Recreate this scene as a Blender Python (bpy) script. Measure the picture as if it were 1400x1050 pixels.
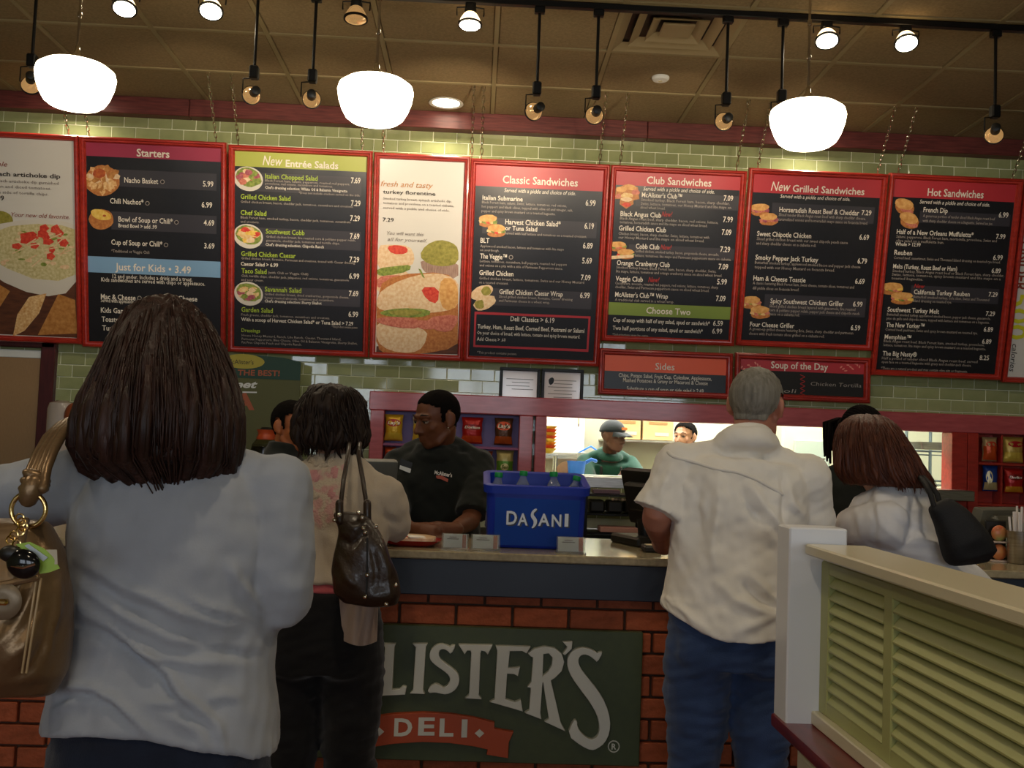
import bpy, bmesh, math, random
import numpy as np
from mathutils import Vector, Matrix, Euler
random.seed(7); RNG = np.random.RandomState(7)
PI = math.pi
for o in list(bpy.data.objects): bpy.data.objects.remove(o)
SC = bpy.context.scene
COL = SC.collection

# ------------------------------------------------------------------ camera
FPX = 1400.0
CAM = np.array([0.0, 0.0, 1.45])
_psi, _th, _ro = math.radians(1.92), math.radians(3.35), math.atan(.038)
_d = np.array([math.sin(_psi)*math.cos(_th), math.cos(_psi)*math.cos(_th), math.sin(_th)])
_r0 = np.array([math.cos(_psi), -math.sin(_psi), 0.0]); _u0 = np.cross(_r0, _d)
_R = _r0*math.cos(_ro) + _u0*math.sin(_ro); _U = _u0*math.cos(_ro) - _r0*math.sin(_ro)
cd = bpy.data.cameras.new('camera'); cd.sensor_width = 36; cd.lens = 36*FPX/1400; cd.clip_start = .02; cd.clip_end = 200
cam = bpy.data.objects.new('camera', cd); COL.objects.link(cam)
mw = Matrix.Identity(4)
for i in range(3): mw[i][0], mw[i][1], mw[i][2], mw[i][3] = _R[i], _U[i], -_d[i], CAM[i]
cam.matrix_world = mw
SC.camera = cam

def ray(x, y): return _d*FPX + _R*(x-700) - _U*(y-525)
def pt(x, y, Y): v = ray(x, y); return CAM + v*(Y/v[1])          # pixel on the plane y = Y
def ptz(x, y, Z): v = ray(x, y); return CAM + v*((Z-CAM[2])/v[2])
def ptx(x, y, X): v = ray(x, y); return CAM + v*(X/v[0])
def proj(P):
    q = np.asarray(P) - CAM; w = q@_d
    return np.stack([700 + FPX*(q@_R)/w, 525 - FPX*(q@_U)/w], -1)

# ------------------------------------------------------------------ world, big lights, exposure
SC.view_settings.view_transform = 'Standard'; SC.view_settings.look = 'None'
SC.view_settings.gamma = 1; SC.view_settings.use_curve_mapping = False
SC.view_settings.exposure = 0.5
W = bpy.data.worlds.new('sky'); SC.world = W; W.use_nodes = True
nt = W.node_tree; nt.nodes.clear()
wo = nt.nodes.new('ShaderNodeOutputWorld'); wb = nt.nodes.new('ShaderNodeBackground')
wb.inputs[0].default_value = (.62, .78, 1, 1); wb.inputs[1].default_value = 1.0
nt.links.new(wb.outputs[0], wo.inputs[0])

def area(name, loc, size, target, power, color, sy=None, spread=PI):
    l = bpy.data.lights.new(name, 'AREA'); l.energy = power; l.color = color; l.size = size; l.spread = spread
    if sy: l.shape = 'RECTANGLE'; l.size_y = sy
    o = bpy.data.objects.new(name, l); COL.objects.link(o); o.location = loc
    o.rotation_euler = (Vector(target)-Vector(loc)).to_track_quat('-Z', 'Y').to_euler()
    return o
def spot(name, loc, target, power, color, ang=60, blend=.6, size=.03):
    l = bpy.data.lights.new(name, 'SPOT'); l.energy = power; l.color = color; l.spot_size = math.radians(ang); l.spot_blend = blend; l.shadow_soft_size = size
    o = bpy.data.objects.new(name, l); COL.objects.link(o); o.location = loc
    o.rotation_euler = (Vector(target)-Vector(loc)).to_track_quat('-Z', 'Y').to_euler()
    return o
YW, ZC = 6.55, 3.56                     # tiled wall and ceiling
XL, XR, YR = -4.3, 4.7, -5.2            # side walls and window wall
WARM = (1, .74, .42); DAY = (.86, .93, 1.0)
# daylight coming in through the three windows of the wall behind the camera
WINX = (-2.7, 0.0, 2.7)
for wx in WINX:
    area('window_daylight', (wx, YR-.12, 1.9), 2.0, (wx, 0, 1.6), 34, DAY, 1.5)

# ------------------------------------------------------------------ helpers
def lin(c):
    if isinstance(c, str):
        c = c.lstrip('#'); c = [int(c[i:i+2], 16)/255 for i in (0, 2, 4)]
        return tuple(x/12.92 if x <= .04045 else ((x+.055)/1.055)**2.4 for x in c)
    return tuple(c)
_M = {}
def M(name, col, rough=.5, metal=0, spec=.5, var=None, bump=None, rand=0, emit=None, trans=0, alpha=1, coat=0, ior=1.45, sheen=0, aniso=None, coords='Object'):
    if name in _M: return _M[name]
    m = bpy.data.materials.new(name); m.use_nodes = True; N = m.node_tree.nodes; Lk = m.node_tree.links
    b = N['Principled BSDF']; c = lin(col)
    b.inputs['Base Color'].default_value = (*c, 1); b.inputs['Roughness'].default_value = rough
    b.inputs['Metallic'].default_value = metal; b.inputs['Specular IOR Level'].default_value = spec
    b.inputs['IOR'].default_value = ior
    if trans: b.inputs['Transmission Weight'].default_value = trans
    if alpha < 1: b.inputs['Alpha'].default_value = alpha
    if coat: b.inputs['Coat Weight'].default_value = coat; b.inputs['Coat Roughness'].default_value = .1
    if sheen: b.inputs['Sheen Weight'].default_value = sheen; b.inputs['Sheen Roughness'].default_value = .5
    tc = N.new('ShaderNodeTexCoord'); last = None
    if var:                                            # (second colour, scale, stretch xyz[, detail, contrast])
        mp = N.new('ShaderNodeMapping'); Lk.new(tc.outputs[coords], mp.inputs[0]); mp.inputs['Scale'].default_value = var[2]
        nz = N.new('ShaderNodeTexNoise'); Lk.new(mp.outputs[0], nz.inputs[0]); nz.inputs['Scale'].default_value = var[1]
        nz.inputs['Detail'].default_value = var[3] if len(var) > 3 else 3
        rp = N.new('ShaderNodeValToRGB'); Lk.new(nz.outputs[0], rp.inputs[0])
        k = var[4] if len(var) > 4 else .2
        rp.color_ramp.elements[0].position = .5-k; rp.color_ramp.elements[1].position = .5+k
        rp.color_ramp.elements[0].color = (*c, 1); rp.color_ramp.elements[1].color = (*lin(var[0]), 1); last = rp.outputs[0]
    if rand:
        oi = N.new('ShaderNodeObjectInfo'); hs = N.new('ShaderNodeHueSaturation')
        mr = N.new('ShaderNodeMapRange'); Lk.new(oi.outputs['Random'], mr.inputs[0]); mr.inputs[3].default_value = 1-rand; mr.inputs[4].default_value = 1+rand
        Lk.new(mr.outputs[0], hs.inputs['Value'])
        if last: Lk.new(last, hs.inputs['Color'])
        else: hs.inputs['Color'].default_value = (*c, 1)
        last = hs.outputs[0]
    if last: Lk.new(last, b.inputs['Base Color'])
    if bump:                                           # (scale, strength[, stretch])
        mp = N.new('ShaderNodeMapping'); Lk.new(tc.outputs[coords], mp.inputs[0])
        if len(bump) > 2: mp.inputs['Scale'].default_value = bump[2]
        nz = N.new('ShaderNodeTexNoise'); Lk.new(mp.outputs[0], nz.inputs[0]); nz.inputs['Scale'].default_value = bump[0]; nz.inputs['Detail'].default_value = 4
        bp = N.new('ShaderNodeBump'); bp.inputs['Strength'].default_value = bump[1]; bp.inputs['Distance'].default_value = .01
        Lk.new(nz.outputs[0], bp.inputs['Height']); Lk.new(bp.outputs[0], b.inputs['Normal'])
    if emit:
        b.inputs['Emission Color'].default_value = (*lin(emit[0]), 1); b.inputs['Emission Strength'].default_value = emit[1]
    _M[name] = m
    return m

def worigin(o):
    p = np.zeros(3)
    while o is not None: p = p + np.array(o.location); o = o.parent
    return p
def mkobj(name, me, mat=None, parent=None):
    o = bpy.data.objects.new(name, me); COL.objects.link(o)
    if mat is not None and not me.materials:
        for m_ in (mat if isinstance(mat, (list, tuple)) else [mat]): me.materials.append(m_)
    if parent is not None: o.parent = parent
    return o
def tag(o, label, cat, group=None, kind=None):
    if label: o['label'] = label
    if cat: o['category'] = cat
    if group: o['group'] = group
    if kind: o['kind'] = kind
    return o
def thing(name, label, cat, loc=(0, 0, 0), group=None):
    o = bpy.data.objects.new(name, None); COL.objects.link(o); o.location = tuple(float(x) for x in loc); o.empty_display_size = .1
    return tag(o, label, cat, group)
def dup(root, loc=None, rot=None, label=None):
    def cp(o, par):
        c = o.copy(); COL.objects.link(c); c.parent = par
        for ch in o.children: cp(ch, c)
        return c
    r = cp(root, None)
    if loc is not None: r.location = tuple(float(x) for x in loc)
    if rot is not None: r.rotation_euler = rot
    if label: r['label'] = label
    return r

def frame(d, up=(0, 0, 1)):
    d = np.asarray(d, float); d = d/np.linalg.norm(d)
    u = np.asarray(up, float)
    if abs(d@u) > .95: u = np.array([0, 1., 0]) if abs(d[1]) < .9 else np.array([1., 0, 0])
    a = np.cross(d, u); a /= np.linalg.norm(a); b = np.cross(a, d)
    return a, b, d
class MB:
    def __init__(s): s.v = []; s.f = []
    def add(s, v, f):
        n = len(s.v); s.v += [tuple(map(float, p)) for p in v]; s.f += [tuple(i+n for i in q) for q in f]; return s
    def box(s, a, b):
        (x0, y0, z0), (x1, y1, z1) = a, b
        return s.add([(x0,y0,z0),(x1,y0,z0),(x1,y1,z0),(x0,y1,z0),(x0,y0,z1),(x1,y0,z1),(x1,y1,z1),(x0,y1,z1)],
                     [(0,3,2,1),(4,5,6,7),(0,1,5,4),(1,2,6,5),(2,3,7,6),(3,0,4,7)])
    def rbox(s, c, size, bev=.004, rot=None, seg=1):
        bm = bmesh.new(); bmesh.ops.create_cube(bm, size=1)
        for v in bm.verts: v.co = Vector((v.co.x*size[0], v.co.y*size[1], v.co.z*size[2]))
        if bev: bmesh.ops.bevel(bm, geom=bm.edges[:], offset=bev, segments=seg, affect='EDGES', profile=.6)
        if rot is not None: bmesh.ops.rotate(bm, verts=bm.verts, matrix=Euler(rot).to_matrix())
        bm.verts.index_update()
        s.add([v.co+Vector(c) for v in bm.verts], [[v.index for v in f.verts] for f in bm.faces]); bm.free(); return s
    def ringloft(s, rings, cap=True, closed=False):
        n = len(rings[0]); V = [p for r in rings for p in r]; F = []
        R_ = len(rings)
        for i in range(R_ if closed else R_-1):
            for j in range(n):
                F.append((i*n+j, i*n+(j+1) % n, ((i+1) % R_)*n+(j+1) % n, ((i+1) % R_)*n+j))
        if cap and not closed:
            for i, rev in ((0, True), (R_-1, False)):
                c = np.mean(np.array(rings[i], float), 0); V.append(c); k = len(V)-1
                for j in range(n):
                    a, b = i*n+j, i*n+(j+1) % n
                    F.append((b, a, k) if rev else (a, b, k))
        return s.add(V, F)
    def tube(s, pts, rad, seg=8, round_=False, cap=True, sq=None, closed=False):
        P = [np.asarray(p, float) for p in pts]; n = len(P)
        if not hasattr(rad, '__len__'): rad = [rad]*n
        rad = list(rad)
        T = [P[(i+1) % n]-P[i-1] if closed else P[min(i+1, n-1)]-P[max(i-1, 0)] for i in range(n)]
        a, b, _ = frame(T[0]); rings = []
        A = [(a, b)]
        for i in range(1, n):
            t = T[i]/np.linalg.norm(T[i]); a = a-t*(a@t); a /= np.linalg.norm(a); b = np.cross(t, a)*-1
            b = np.cross(a, t)*-1 if False else np.cross(t, a); A.append((a, b))
        a0, b0 = A[0]; t0 = T[0]/np.linalg.norm(T[0]); A[0] = (a0, np.cross(t0, a0))
        st = []
        if round_ and not closed:
            for k in (0, 1, 2):
                th = PI/2*(1-k/3.); st.append((P[0]-t0*rad[0]*math.sin(th), rad[0]*max(math.cos(th), .05), A[0]))
        for i in range(n): st.append((P[i], rad[i], A[i]))
        if round_ and not closed:
            tn = T[-1]/np.linalg.norm(T[-1])
            for k in (2, 1, 0):
                th = PI/2*(1-k/3.); st.append((P[-1]+tn*rad[-1]*math.sin(th), rad[-1]*max(math.cos(th), .05), A[-1]))
        k1, k2 = sq or (1, 1)
        for c, r, (a, b) in st:
            rings.append([c + a*r*k1*math.cos(2*PI*j/seg) + b*r*k2*math.sin(2*PI*j/seg) for j in range(seg)])
        return s.ringloft(rings, cap, closed)
    def lathe(s, prof, c=(0, 0, 0), seg=24, axis=None, cap=True):
        a, b, d = (np.array([1., 0, 0]), np.array([0, 1., 0]), np.array([0, 0, 1.])) if axis is None else frame(axis)
        c = np.asarray(c, float)
        rings = [[c + d*z + r*(a*math.cos(2*PI*j/seg)+b*math.sin(2*PI*j/seg)) for j in range(seg)] for r, z in prof]
        return s.ringloft(rings, cap)
    def ell(s, c, r, rot=None, seg=16, rows=10):
        c = np.asarray(c, float); Rm = np.array(Euler(rot).to_matrix()) if rot is not None and not isinstance(rot, np.ndarray) else (rot if rot is not None else np.eye(3))
        rings = []
        for i in range(1, rows):
            th = PI*i/rows - PI/2
            rings.append([c + Rm@np.array([r[0]*math.cos(th)*math.cos(2*PI*j/seg), r[1]*math.cos(th)*math.sin(2*PI*j/seg), r[2]*math.sin(th)]) for j in range(seg)])
        n0 = len(s.v); s.ringloft(rings)
        s.v[-2] = tuple(c + Rm@np.array([0, 0, -r[2]])); s.v[-1] = tuple(c + Rm@np.array([0, 0, r[2]]))
        return s
    def prism(s, poly, t, to3):                       # poly 2D; to3(u, v, w)
        n = len(poly); V = [to3(u, v, 0) for u, v in poly] + [to3(u, v, t) for u, v in poly]
        F = [tuple(range(n)), tuple(range(2*n-1, n-1, -1))] + [(j, (j+1) % n, n+(j+1) % n, n+j) for j in range(n)]
        return s.add(V, F)
    def mesh(s, name='m', off=None, smooth=None, fix=True):
        v = np.array(s.v, float).reshape(-1, 3)
        if off is not None: v = v-off
        me = bpy.data.meshes.new(name); me.from_pydata(v.tolist(), [], s.f)
        if fix:
            bm = bmesh.new(); bm.from_mesh(me); bmesh.ops.recalc_face_normals(bm, faces=bm.faces); bm.to_mesh(me); bm.free()
        if smooth is not None:
            me.polygons.foreach_set('use_smooth', [True]*len(me.polygons))
            if smooth < 180: me.set_sharp_from_angle(angle=math.radians(smooth))
        me.update(); return me
    def build(s, name, mat, parent=None, smooth=35, fix=True):
        return mkobj(name, s.mesh(name, worigin(parent) if parent is not None else None, smooth, fix), mat, parent)
def single(name, mb, mat, label, cat, group=None, smooth=35):  # a thing that is one mesh, origin at its base centre
    v = np.array(mb.v); c = (v.min(0)+v.max(0))/2; c[2] = v[:, 2].min()
    o = mkobj(name, mb.mesh(name, c, smooth), mat); o.location = c.tolist(); return tag(o, label, cat, group)
def struct(name, mb, mat, smooth=30):
    o = mb.build(name, mat, None, smooth); o['kind'] = 'structure'; return o

# text -> flat mesh in units of its size
_T = {}
def text2d(s, bold=0, shear=0, res=2):
    k = (s, bold, shear, res)
    if k in _T: return _T[k]
    cu = bpy.data.curves.new('t', 'FONT'); cu.body = s; cu.offset = bold; cu.shear = shear; cu.resolution_u = res; cu.fill_mode = 'FRONT'
    o = bpy.data.objects.new('t', cu); me = bpy.data.meshes.new_from_object(o)
    v = np.array([p.co[:2] for p in me.vertices]).reshape(-1, 2); f = [tuple(p.vertices) for p in me.polygons]
    bpy.data.objects.remove(o); bpy.data.curves.remove(cu); bpy.data.meshes.remove(me)
    _T[k] = (v, f); return _T[k]
CAPH = text2d('H')[0][:, 1].max()
def outline(polys, ext, bev, name='c'):               # closed 2D outlines (holes allowed) -> raised solid mesh
    cu = bpy.data.curves.new(name, 'CURVE'); cu.dimensions = '2D'; cu.fill_mode = 'BOTH'; cu.extrude = ext; cu.bevel_depth = bev; cu.bevel_resolution = 1
    for P in polys:
        sp = cu.splines.new('POLY'); sp.points.add(len(P)-1); sp.use_cyclic_u = True
        for q, (x, y) in zip(sp.points, P): q.co = (x, y, 0, 1)
    o = bpy.data.objects.new(name, cu); me = bpy.data.meshes.new_from_object(o)
    v = np.array([p.co[:] for p in me.vertices]).reshape(-1, 3); f = [tuple(p.vertices) for p in me.polygons]
    bpy.data.objects.remove(o); bpy.data.curves.remove(cu); bpy.data.meshes.remove(me)
    return v, f
def smoothpoly(P, it=2):
    P = [np.array(p, float) for p in P]
    for _ in range(it):
        Q = []
        for i in range(len(P)):
            a, b = P[i], P[(i+1) % len(P)]; Q += [a*.75+b*.25, a*.25+b*.75]
        P = Q
    return [tuple(p) for p in P]
def snoise(P, seed=0, freq=6., n=18, stretch=(1, 1, 1)):   # smooth pseudo-noise, about -1..1
    r = np.random.RandomState(seed); P = np.asarray(P)*np.array(stretch); out = np.zeros(len(P))
    for i in range(n):
        k = r.randn(3)*freq*(1+.8*r.rand()); out += np.sin(P@k + r.rand()*6.28)
    return out/math.sqrt(n)
def remesh(mbs, voxel, smooth=3, sf=.5):
    me = mbs.mesh('tmp', None, None); o = bpy.data.objects.new('tmp', me); COL.objects.link(o)
    m = o.modifiers.new('r', 'REMESH'); m.mode = 'VOXEL'; m.voxel_size = voxel; m.use_smooth_shade = True
    if smooth: k = o.modifiers.new('s', 'SMOOTH'); k.factor = sf; k.iterations = smooth
    dg = bpy.context.evaluated_depsgraph_get(); out = bpy.data.meshes.new_from_object(o.evaluated_get(dg), depsgraph=dg)
    bpy.data.objects.remove(o); bpy.data.meshes.remove(me)
    return out
def mv(me): a = np.empty(len(me.vertices)*3); me.vertices.foreach_get('co', a); return a.reshape(-1, 3)
def mn(me): a = np.empty(len(me.vertices)*3); me.vertices.foreach_get('normal', a); return a.reshape(-1, 3)
def setv(me, v): me.vertices.foreach_set('co', np.asarray(v, float).ravel()); me.update()
# ------------------------------------------------------------------ materials of the setting
m_tile = M('glazed_green_tile', '#949a70', .06, spec=.8, rand=.12, var=('#848c62', 9, (1, 1, 1)))
m_grout = M('pale_grout', '#d8dcc0', .8, bump=(60, .1))
m_plaster = M('olive_painted_wall', '#8c8a5c', .8, bump=(40, .05))
m_ceil = M('ceiling_panel_beige', '#8f7a58', .9, var=('#7d6a4a', 70, (1, 1, 1)), bump=(220, .25), rand=.05)
m_tbar = M('ceiling_grid_beige', '#8b7b58', .6)
m_floor = M('floor_quarry_tile', '#7a4a35', .5, var=('#63382a', 5, (1, 1, 1)))
m_beam = M('dark_rose_stained_beam', '#6b3430', .45, var=('#4a211f', 6, (1.2, 8, 14)))
m_redwood = M('red_stained_wood', '#b53226', .35, var=('#92231a', 9, (1, 5, 5)), coat=.25)
m_daylit_redwood = M('red_trim_daylight_tint', '#bd565a', .38, var=('#a84449', 8, (1, 6, 6)), coat=.4)  # red wood, with the pink of reflected daylight mixed into its colour
m_navy = M('navy_laminate', '#222a37', .45, var=('#222936', 60, (1, 1, 1)))
m_stone = M('tan_countertop', '#a89a7c', .16, var=('#8b7f64', 60, (1, 1, 1)), coat=.3)
m_brick = M('red_brick', '#a04e2c', .75, rand=.14, var=('#87401f', 26, (1, 1, 1.6)), bump=(70, .35))
m_mortar = M('brick_mortar', '#4a3224', .9, bump=(90, .4))
m_white = M('white_paint', '#d8d9d6', .35)
m_steel = M('brushed_steel', '#b9b4ac', .28, 1, var=('#9d988f', 12, (1, 1, 20)))
m_black = M('black_metal', '#0c0b0a', .4, .3)
m_blackplastic = M('black_plastic', '#15130f', .45)
m_kitch = M('kitchen_wall_pale', '#c6c9b4', .5)
m_chrome = M('chrome', '#d6d0c4', .12, 1)
m_gold = M('polished_brass', '#d8b878', .2, 1)

# ------------------------------------------------------------------ room shell
struct('floor', MB().box((XL-.2, YR-.2, -.1), (XR+.2, 9.9, 0)), m_floor)
# wall with the pass-through opening
OX0, OX1, OZ0, OZ1 = .43, float(pt(1303, 600, YW)[0]), 1.27, 1.66
wf = MB()
wf.box((XL, YW, 0), (OX0, YW+.14, ZC)); wf.box((OX1, YW, 0), (XR, YW+.14, ZC))
wf.box((OX0, YW, 0), (OX1, YW+.14, OZ0)); wf.box((OX0, YW, OZ1), (OX1, YW+.14, ZC))
wall_front = struct('wall_front', wf, m_grout)
struct('wall_left', MB().box((XL-.12, YR, 0), (XL, YW+.14, ZC)), m_plaster)
struct('wall_right', MB().box((XR, YR, 0), (XR+.12, YW+.14, ZC)), m_plaster)
wr = MB(); xs = [XL] + [v for w in WINX for v in (w-1.05, w+1.05)] + [XR]
for i in range(0, len(xs), 2): wr.box((xs[i], YR-.15, 0), (xs[i+1], YR, ZC))
for w in WINX: wr.box((w-1.05, YR-.15, 0), (w+1.05, YR, 1.1)); wr.box((w-1.05, YR-.15, 2.7), (w+1.05, YR, ZC))
struct('wall_rear', wr, m_plaster)
m_glass = bpy.data.materials.new('window_glass'); m_glass.use_nodes = True
_n = m_glass.node_tree.nodes; _l = m_glass.node_tree.links; _n.clear()
_o = _n.new('ShaderNodeOutputMaterial'); _mx = _n.new('ShaderNodeMixShader'); _t = _n.new('ShaderNodeBsdfTransparent'); _g = _n.new('ShaderNodeBsdfGlossy')
_g.inputs['Roughness'].default_value = .03; _mx.inputs[0].default_value = .08
_l.new(_t.outputs[0], _mx.inputs[1]); _l.new(_g.outputs[0], _mx.inputs[2]); _l.new(_mx.outputs[0], _o.inputs[0])
for i, w in enumerate(WINX):
    fr = MB()
    for a, b in (((w-1.05, 1.1), (w-1.0, 2.7)), ((w+1.0, 1.1), (w+1.05, 2.7)), ((w-.025, 1.15), (w+.025, 2.65)), ((w-1, 1.1), (w+1, 1.15)), ((w-1, 2.65), (w+1, 2.7)), ((w-1, 1.9), (w+1, 1.94))):
        fr.box((a[0], YR-.1, a[1]), (b[0], YR-.04, b[1]))
    wn = struct('window_%d' % (i+1), fr, m_beam)
    for a, b in ((-1, -.025), (.025, 1)):
        MB().box((w+a, YR-.075, 1.15), (w+b, YR-.07, 2.65)).build('pane', m_glass, wn)

# glazed tiles: the ones in view are objects, the rest one joined part
TW, TH = .1524, .0770
def tilemesh():
    return MB().rbox((0, 0, 0), (TW-.005, .012, TH-.005), .0022).mesh('tile', None, 30)
tm = tilemesh(); tm.materials.append(m_tile)
cand, rest = [], MB()
Z0t = 3.46
for r in range(46):
    z = Z0t - TH*(r+.5)
    if z < .05: break
    for c in range(-28, 31):
        x = .03 + TW*c + (TW/2 if r % 2 else 0)
        if x < XL+.08 or x > XR-.08: continue
        if x+TW/2 > OX0 and x-TW/2 < OX1 and z+TH/2 > OZ0 and z-TH/2 < OZ1: continue
        p = proj([x, YW, z]); vis = -10 < p[0] < 1410 and (z > 3.17 or (1.72 < z < 2.0 and x > -2.66) or (1.72 < z < 2.16 and .6 < x < 2.5) or (1.4 < z < 1.75 and (-2.66 < x < -2.3 or -1.3 < x < -.6)))
        if vis and len(cand) < 300: cand.append((x, z))
        elif 1.0 < z: rest.box((x-TW/2+.0025, YW-.0045, z-TH/2+.0025), (x+TW/2-.0025, YW+.002, z+TH/2-.0025))
for x, z in cand:
    o = mkobj('tile', tm, None, wall_front); o.location = (x, YW+.0015, z)
    o.rotation_euler = (random.gauss(0, .018), 0, random.gauss(0, .018))
rs = rest.build('tiles_behind_boards', m_tile, wall_front); rs['kind'] = 'stuff'

# dark stained beam between tiles and ceiling, laid in lengths
for i, (a, b) in enumerate(((XL, -1.9), (-1.9, 1.03), (1.03, XR))):
    struct('trim_%d' % (i+1), MB().rbox(((a+b)/2, YW-.045, ZC-.056), (b-a-.003, .09, .112), .004), m_beam)

# suspended ceiling: every panel a piece, the metal grid a part
ceiling = struct('ceiling', MB().box((XL, YR, ZC+.06), (XR, YW+.14, ZC+.1)), m_plaster)
GP = .604; gx = [.025+GP*k for k in range(-8, 9)]; gy = [YW-.61*k for k in range(0, 21)]
pmesh = MB().rbox((0, 0, 0), (GP-.024, .61-.024, .02), .006).mesh('ceiling_panel', None, 30); pmesh.materials.append(m_ceil)
LITS = []
HV = (int((1.0-.025)//GP), 2)
for i in range(len(gx)-1):
    for j in range(len(gy)-1):
        cx, cy = (gx[i]+gx[i+1])/2, (gy[j]+gy[j+1])/2
        if abs(cx-.93) < .3 and abs(cy-5.02) < .31: VENT = (cx, cy); continue
        o = mkobj('ceiling_panel', pmesh, None, ceiling); o.location = (cx, cy, ZC+.012)
gb = MB()
for x in gx: gb.box((x-.012, YR, ZC-.004), (x+.012, YW, ZC+.02))
for y in gy[1:]: gb.box((XL, y-.012, ZC-.0035), (XR, y+.012, ZC+.02))
gb.build('grid', m_tbar, ceiling)

# door with a maroon frame at the left end of the tiled wall
fx = -2.655
df = MB(); df.rbox((fx-.045, YW-.02, 1.0), (.09, .06, 2.0), .006); df.rbox((fx-1.13, YW-.02, 1.0), (.09, .06, 2.0), .006); df.rbox((fx-.59, YW-.02, 1.985), (1.17, .06, .09), .006)
door = struct('door_1', df, M('maroon_door_frame', '#511b20', .4, var=('#401418', 8, (8, 8, 1))))
MB().rbox((fx-.59, YW-.004, .95), (.99, .03, 1.88), .003).build('door_panel', M('beige_laminate', '#a3835f', .35, var=('#957756', 30, (20, 1, 1))), door)
MB().rbox((fx-.59, YW-.02, 1.9), (.99, .012, .05), .003).build('top_rail', M('strip_reflection_white', '#dfe3e2', .1, coat=.6), door)  # white base colour stands in for the bright reflection on the metal strip

# ------------------------------------------------------------------ kitchen behind the pass-through
struct('wall_kitchen_rear', MB().box((-1.2, 9.6, 0), (XR, 9.72, 3.0)), m_kitch)
struct('wall_kitchen_left', MB().box((-1.32, YW+.14, 0), (-1.2, 9.72, 3.0)), m_kitch)
struct('wall_kitchen_right', MB().box((XR, YW+.14, 0), (XR+.12, 9.72, 3.0)), m_kitch)
struct('ceiling_kitchen', MB().box((-1.32, YW+.14, 3.0), (XR+.12, 9.72, 3.1)), m_white)
m_fluo = M('fluorescent_diffuser', '#ffffff', .6, emit=('#fffaf0', 46))
for i, x in enumerate((.9, 2.6)):
    t = thing('kitchen_ceiling_light', 'rectangular fluorescent kitchen light above the %s half of the pass-through' % ('left', 'right')[i], 'light', (x, 8.0, 2.94), 'kitchen ceiling lights')
    MB().rbox((x, 8.0, 2.97), (1.22, .62, .06), .006).build('housing', m_white, t)
    MB().box((x-.57, 7.73, 2.935), (x+.57, 8.27, 2.942)).build('diffuser', m_fluo, t)

# ------------------------------------------------------------------ counter
YC = 3.5; XC0, XC1 = -4.1, 4.2
t = thing('countertop', 'long tan countertop with navy front edge above the brick', 'countertop', (0, YC, .93))
MB().rbox(((XC0+XC1)/2, YC+.335, 1.066), (XC1-XC0, .69, .028), .004).build('slab', m_stone, t)
MB().rbox(((XC0+XC1)/2, YC+.03, .991), (XC1-XC0, .05, .121), .003).build('front_edge', m_navy, t)
YB = YC+.055
t = thing('counter_base', 'red brick counter front under the navy edged countertop', 'counter', (0, YB+.2, 0))
MB().box((XC0, YB+.012, 0), (XC1, YB+.5, .93)).build('core', m_mortar, t)
BL, BH = .1935, .0737
bmsh = MB().rbox((0, 0, 0), (BL-.010, .03, BH-.009), .003).mesh('brick', None, 30); bmsh.materials.append(m_brick)
low = MB(); zt = float(pt(890, 864, YB)[2])
x890 = float(pt(891, 880, YB)[0]); nb = 0
for r in range(-1, 12):
    z = zt - BH*(r+.5)
    for c in range(-22, 20):
        x = x890 + BL*(c+.5) + (BL*.5 if r % 2 else 0)
        if x < XC0+.1 or x > XC1-.1 or z < .03 or z+BH/2 > .945: continue
        p = proj([x, YB, z])
        if -60 < p[0] < 1150 and p[1] < 1085 and nb < 300:
            o = mkobj('brick', bmsh, None, t); o.location = (x, YB-(YB+.2)+random.uniform(.003, .006), z); nb += 1
            o.rotation_euler = (random.gauss(0, .004), 0, random.gauss(0, .004))
        else: low.box((x-BL/2+.005, YB-.01, z-BH/2+.0045), (x+BL/2-.005, YB+.015, z+BH/2-.0045))
low = low.build('bricks_near_floor', m_brick, t); low['kind'] = 'stuff'
top = MB()
for c in range(-22, 20):
    x = x890 + BL*(c+.5)
    zz = zt+BH*1
    if zz+.005 < .93 and XC0 < x < XC1: top.box((x-BL/2+.005, YB-.008, zz+.004), (x+BL/2-.005, YB+.015, .93))
o = top.build('cut_brick_course', m_brick, t); o['kind'] = 'stuff'

# ------------------------------------------------------------------ louvred half wall on the right
XH = .81; PY = 2.5
m_cream = M('cream_paint', '#cfc6a8', .3, coat=.2); m_sage = M('sage_green_paint', '#a7a96c', .42)
m_offw = M('offwhite_paint', '#d9dade', .32, coat=.2)
t = thing('half_wall', 'low dividing wall with sage louvre panels, white post and red rail', 'divider', (.88, 1.6, 0))
po = MB().rbox((.85, PY+.05, 1.03), (.144, .10, .485), .004).build('end_post', m_offw, t)
hx = .885
MB().rbox((hx, (PY-.4)/2-.02, 1.2225), (.15, PY+.4, .026), .004).build('cap_rail', m_cream, t)
MB().rbox((.87, PY/2-.2, .816), (.06, PY+.4, .032), .003).build('sill', m_cream, t)
rr = MB(); rr.rbox((.85, PY/2-.16, .784), (.16, PY+.52, .032), .008, seg=2); rr.rbox((.86, PY/2-.16, .758), (.135, PY+.5, .022), .006); rr.build('red_rail', M('dark_red_rail', '#7c1f18', .35, var=('#5e1410', 9, (5, 1, 5)), coat=.25), t)
cw = MB().rbox((.875, PY/2-.17, .3735), (.095, PY+.46, .747), .003).build('wainscot', m_cream, t)
for k in range(14):
    y = PY+.04-.2*k
    MB().rbox((.824, y-.1, .37), (.01, .185, .70), .004).build('wainscot_board', m_cream, t)
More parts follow.
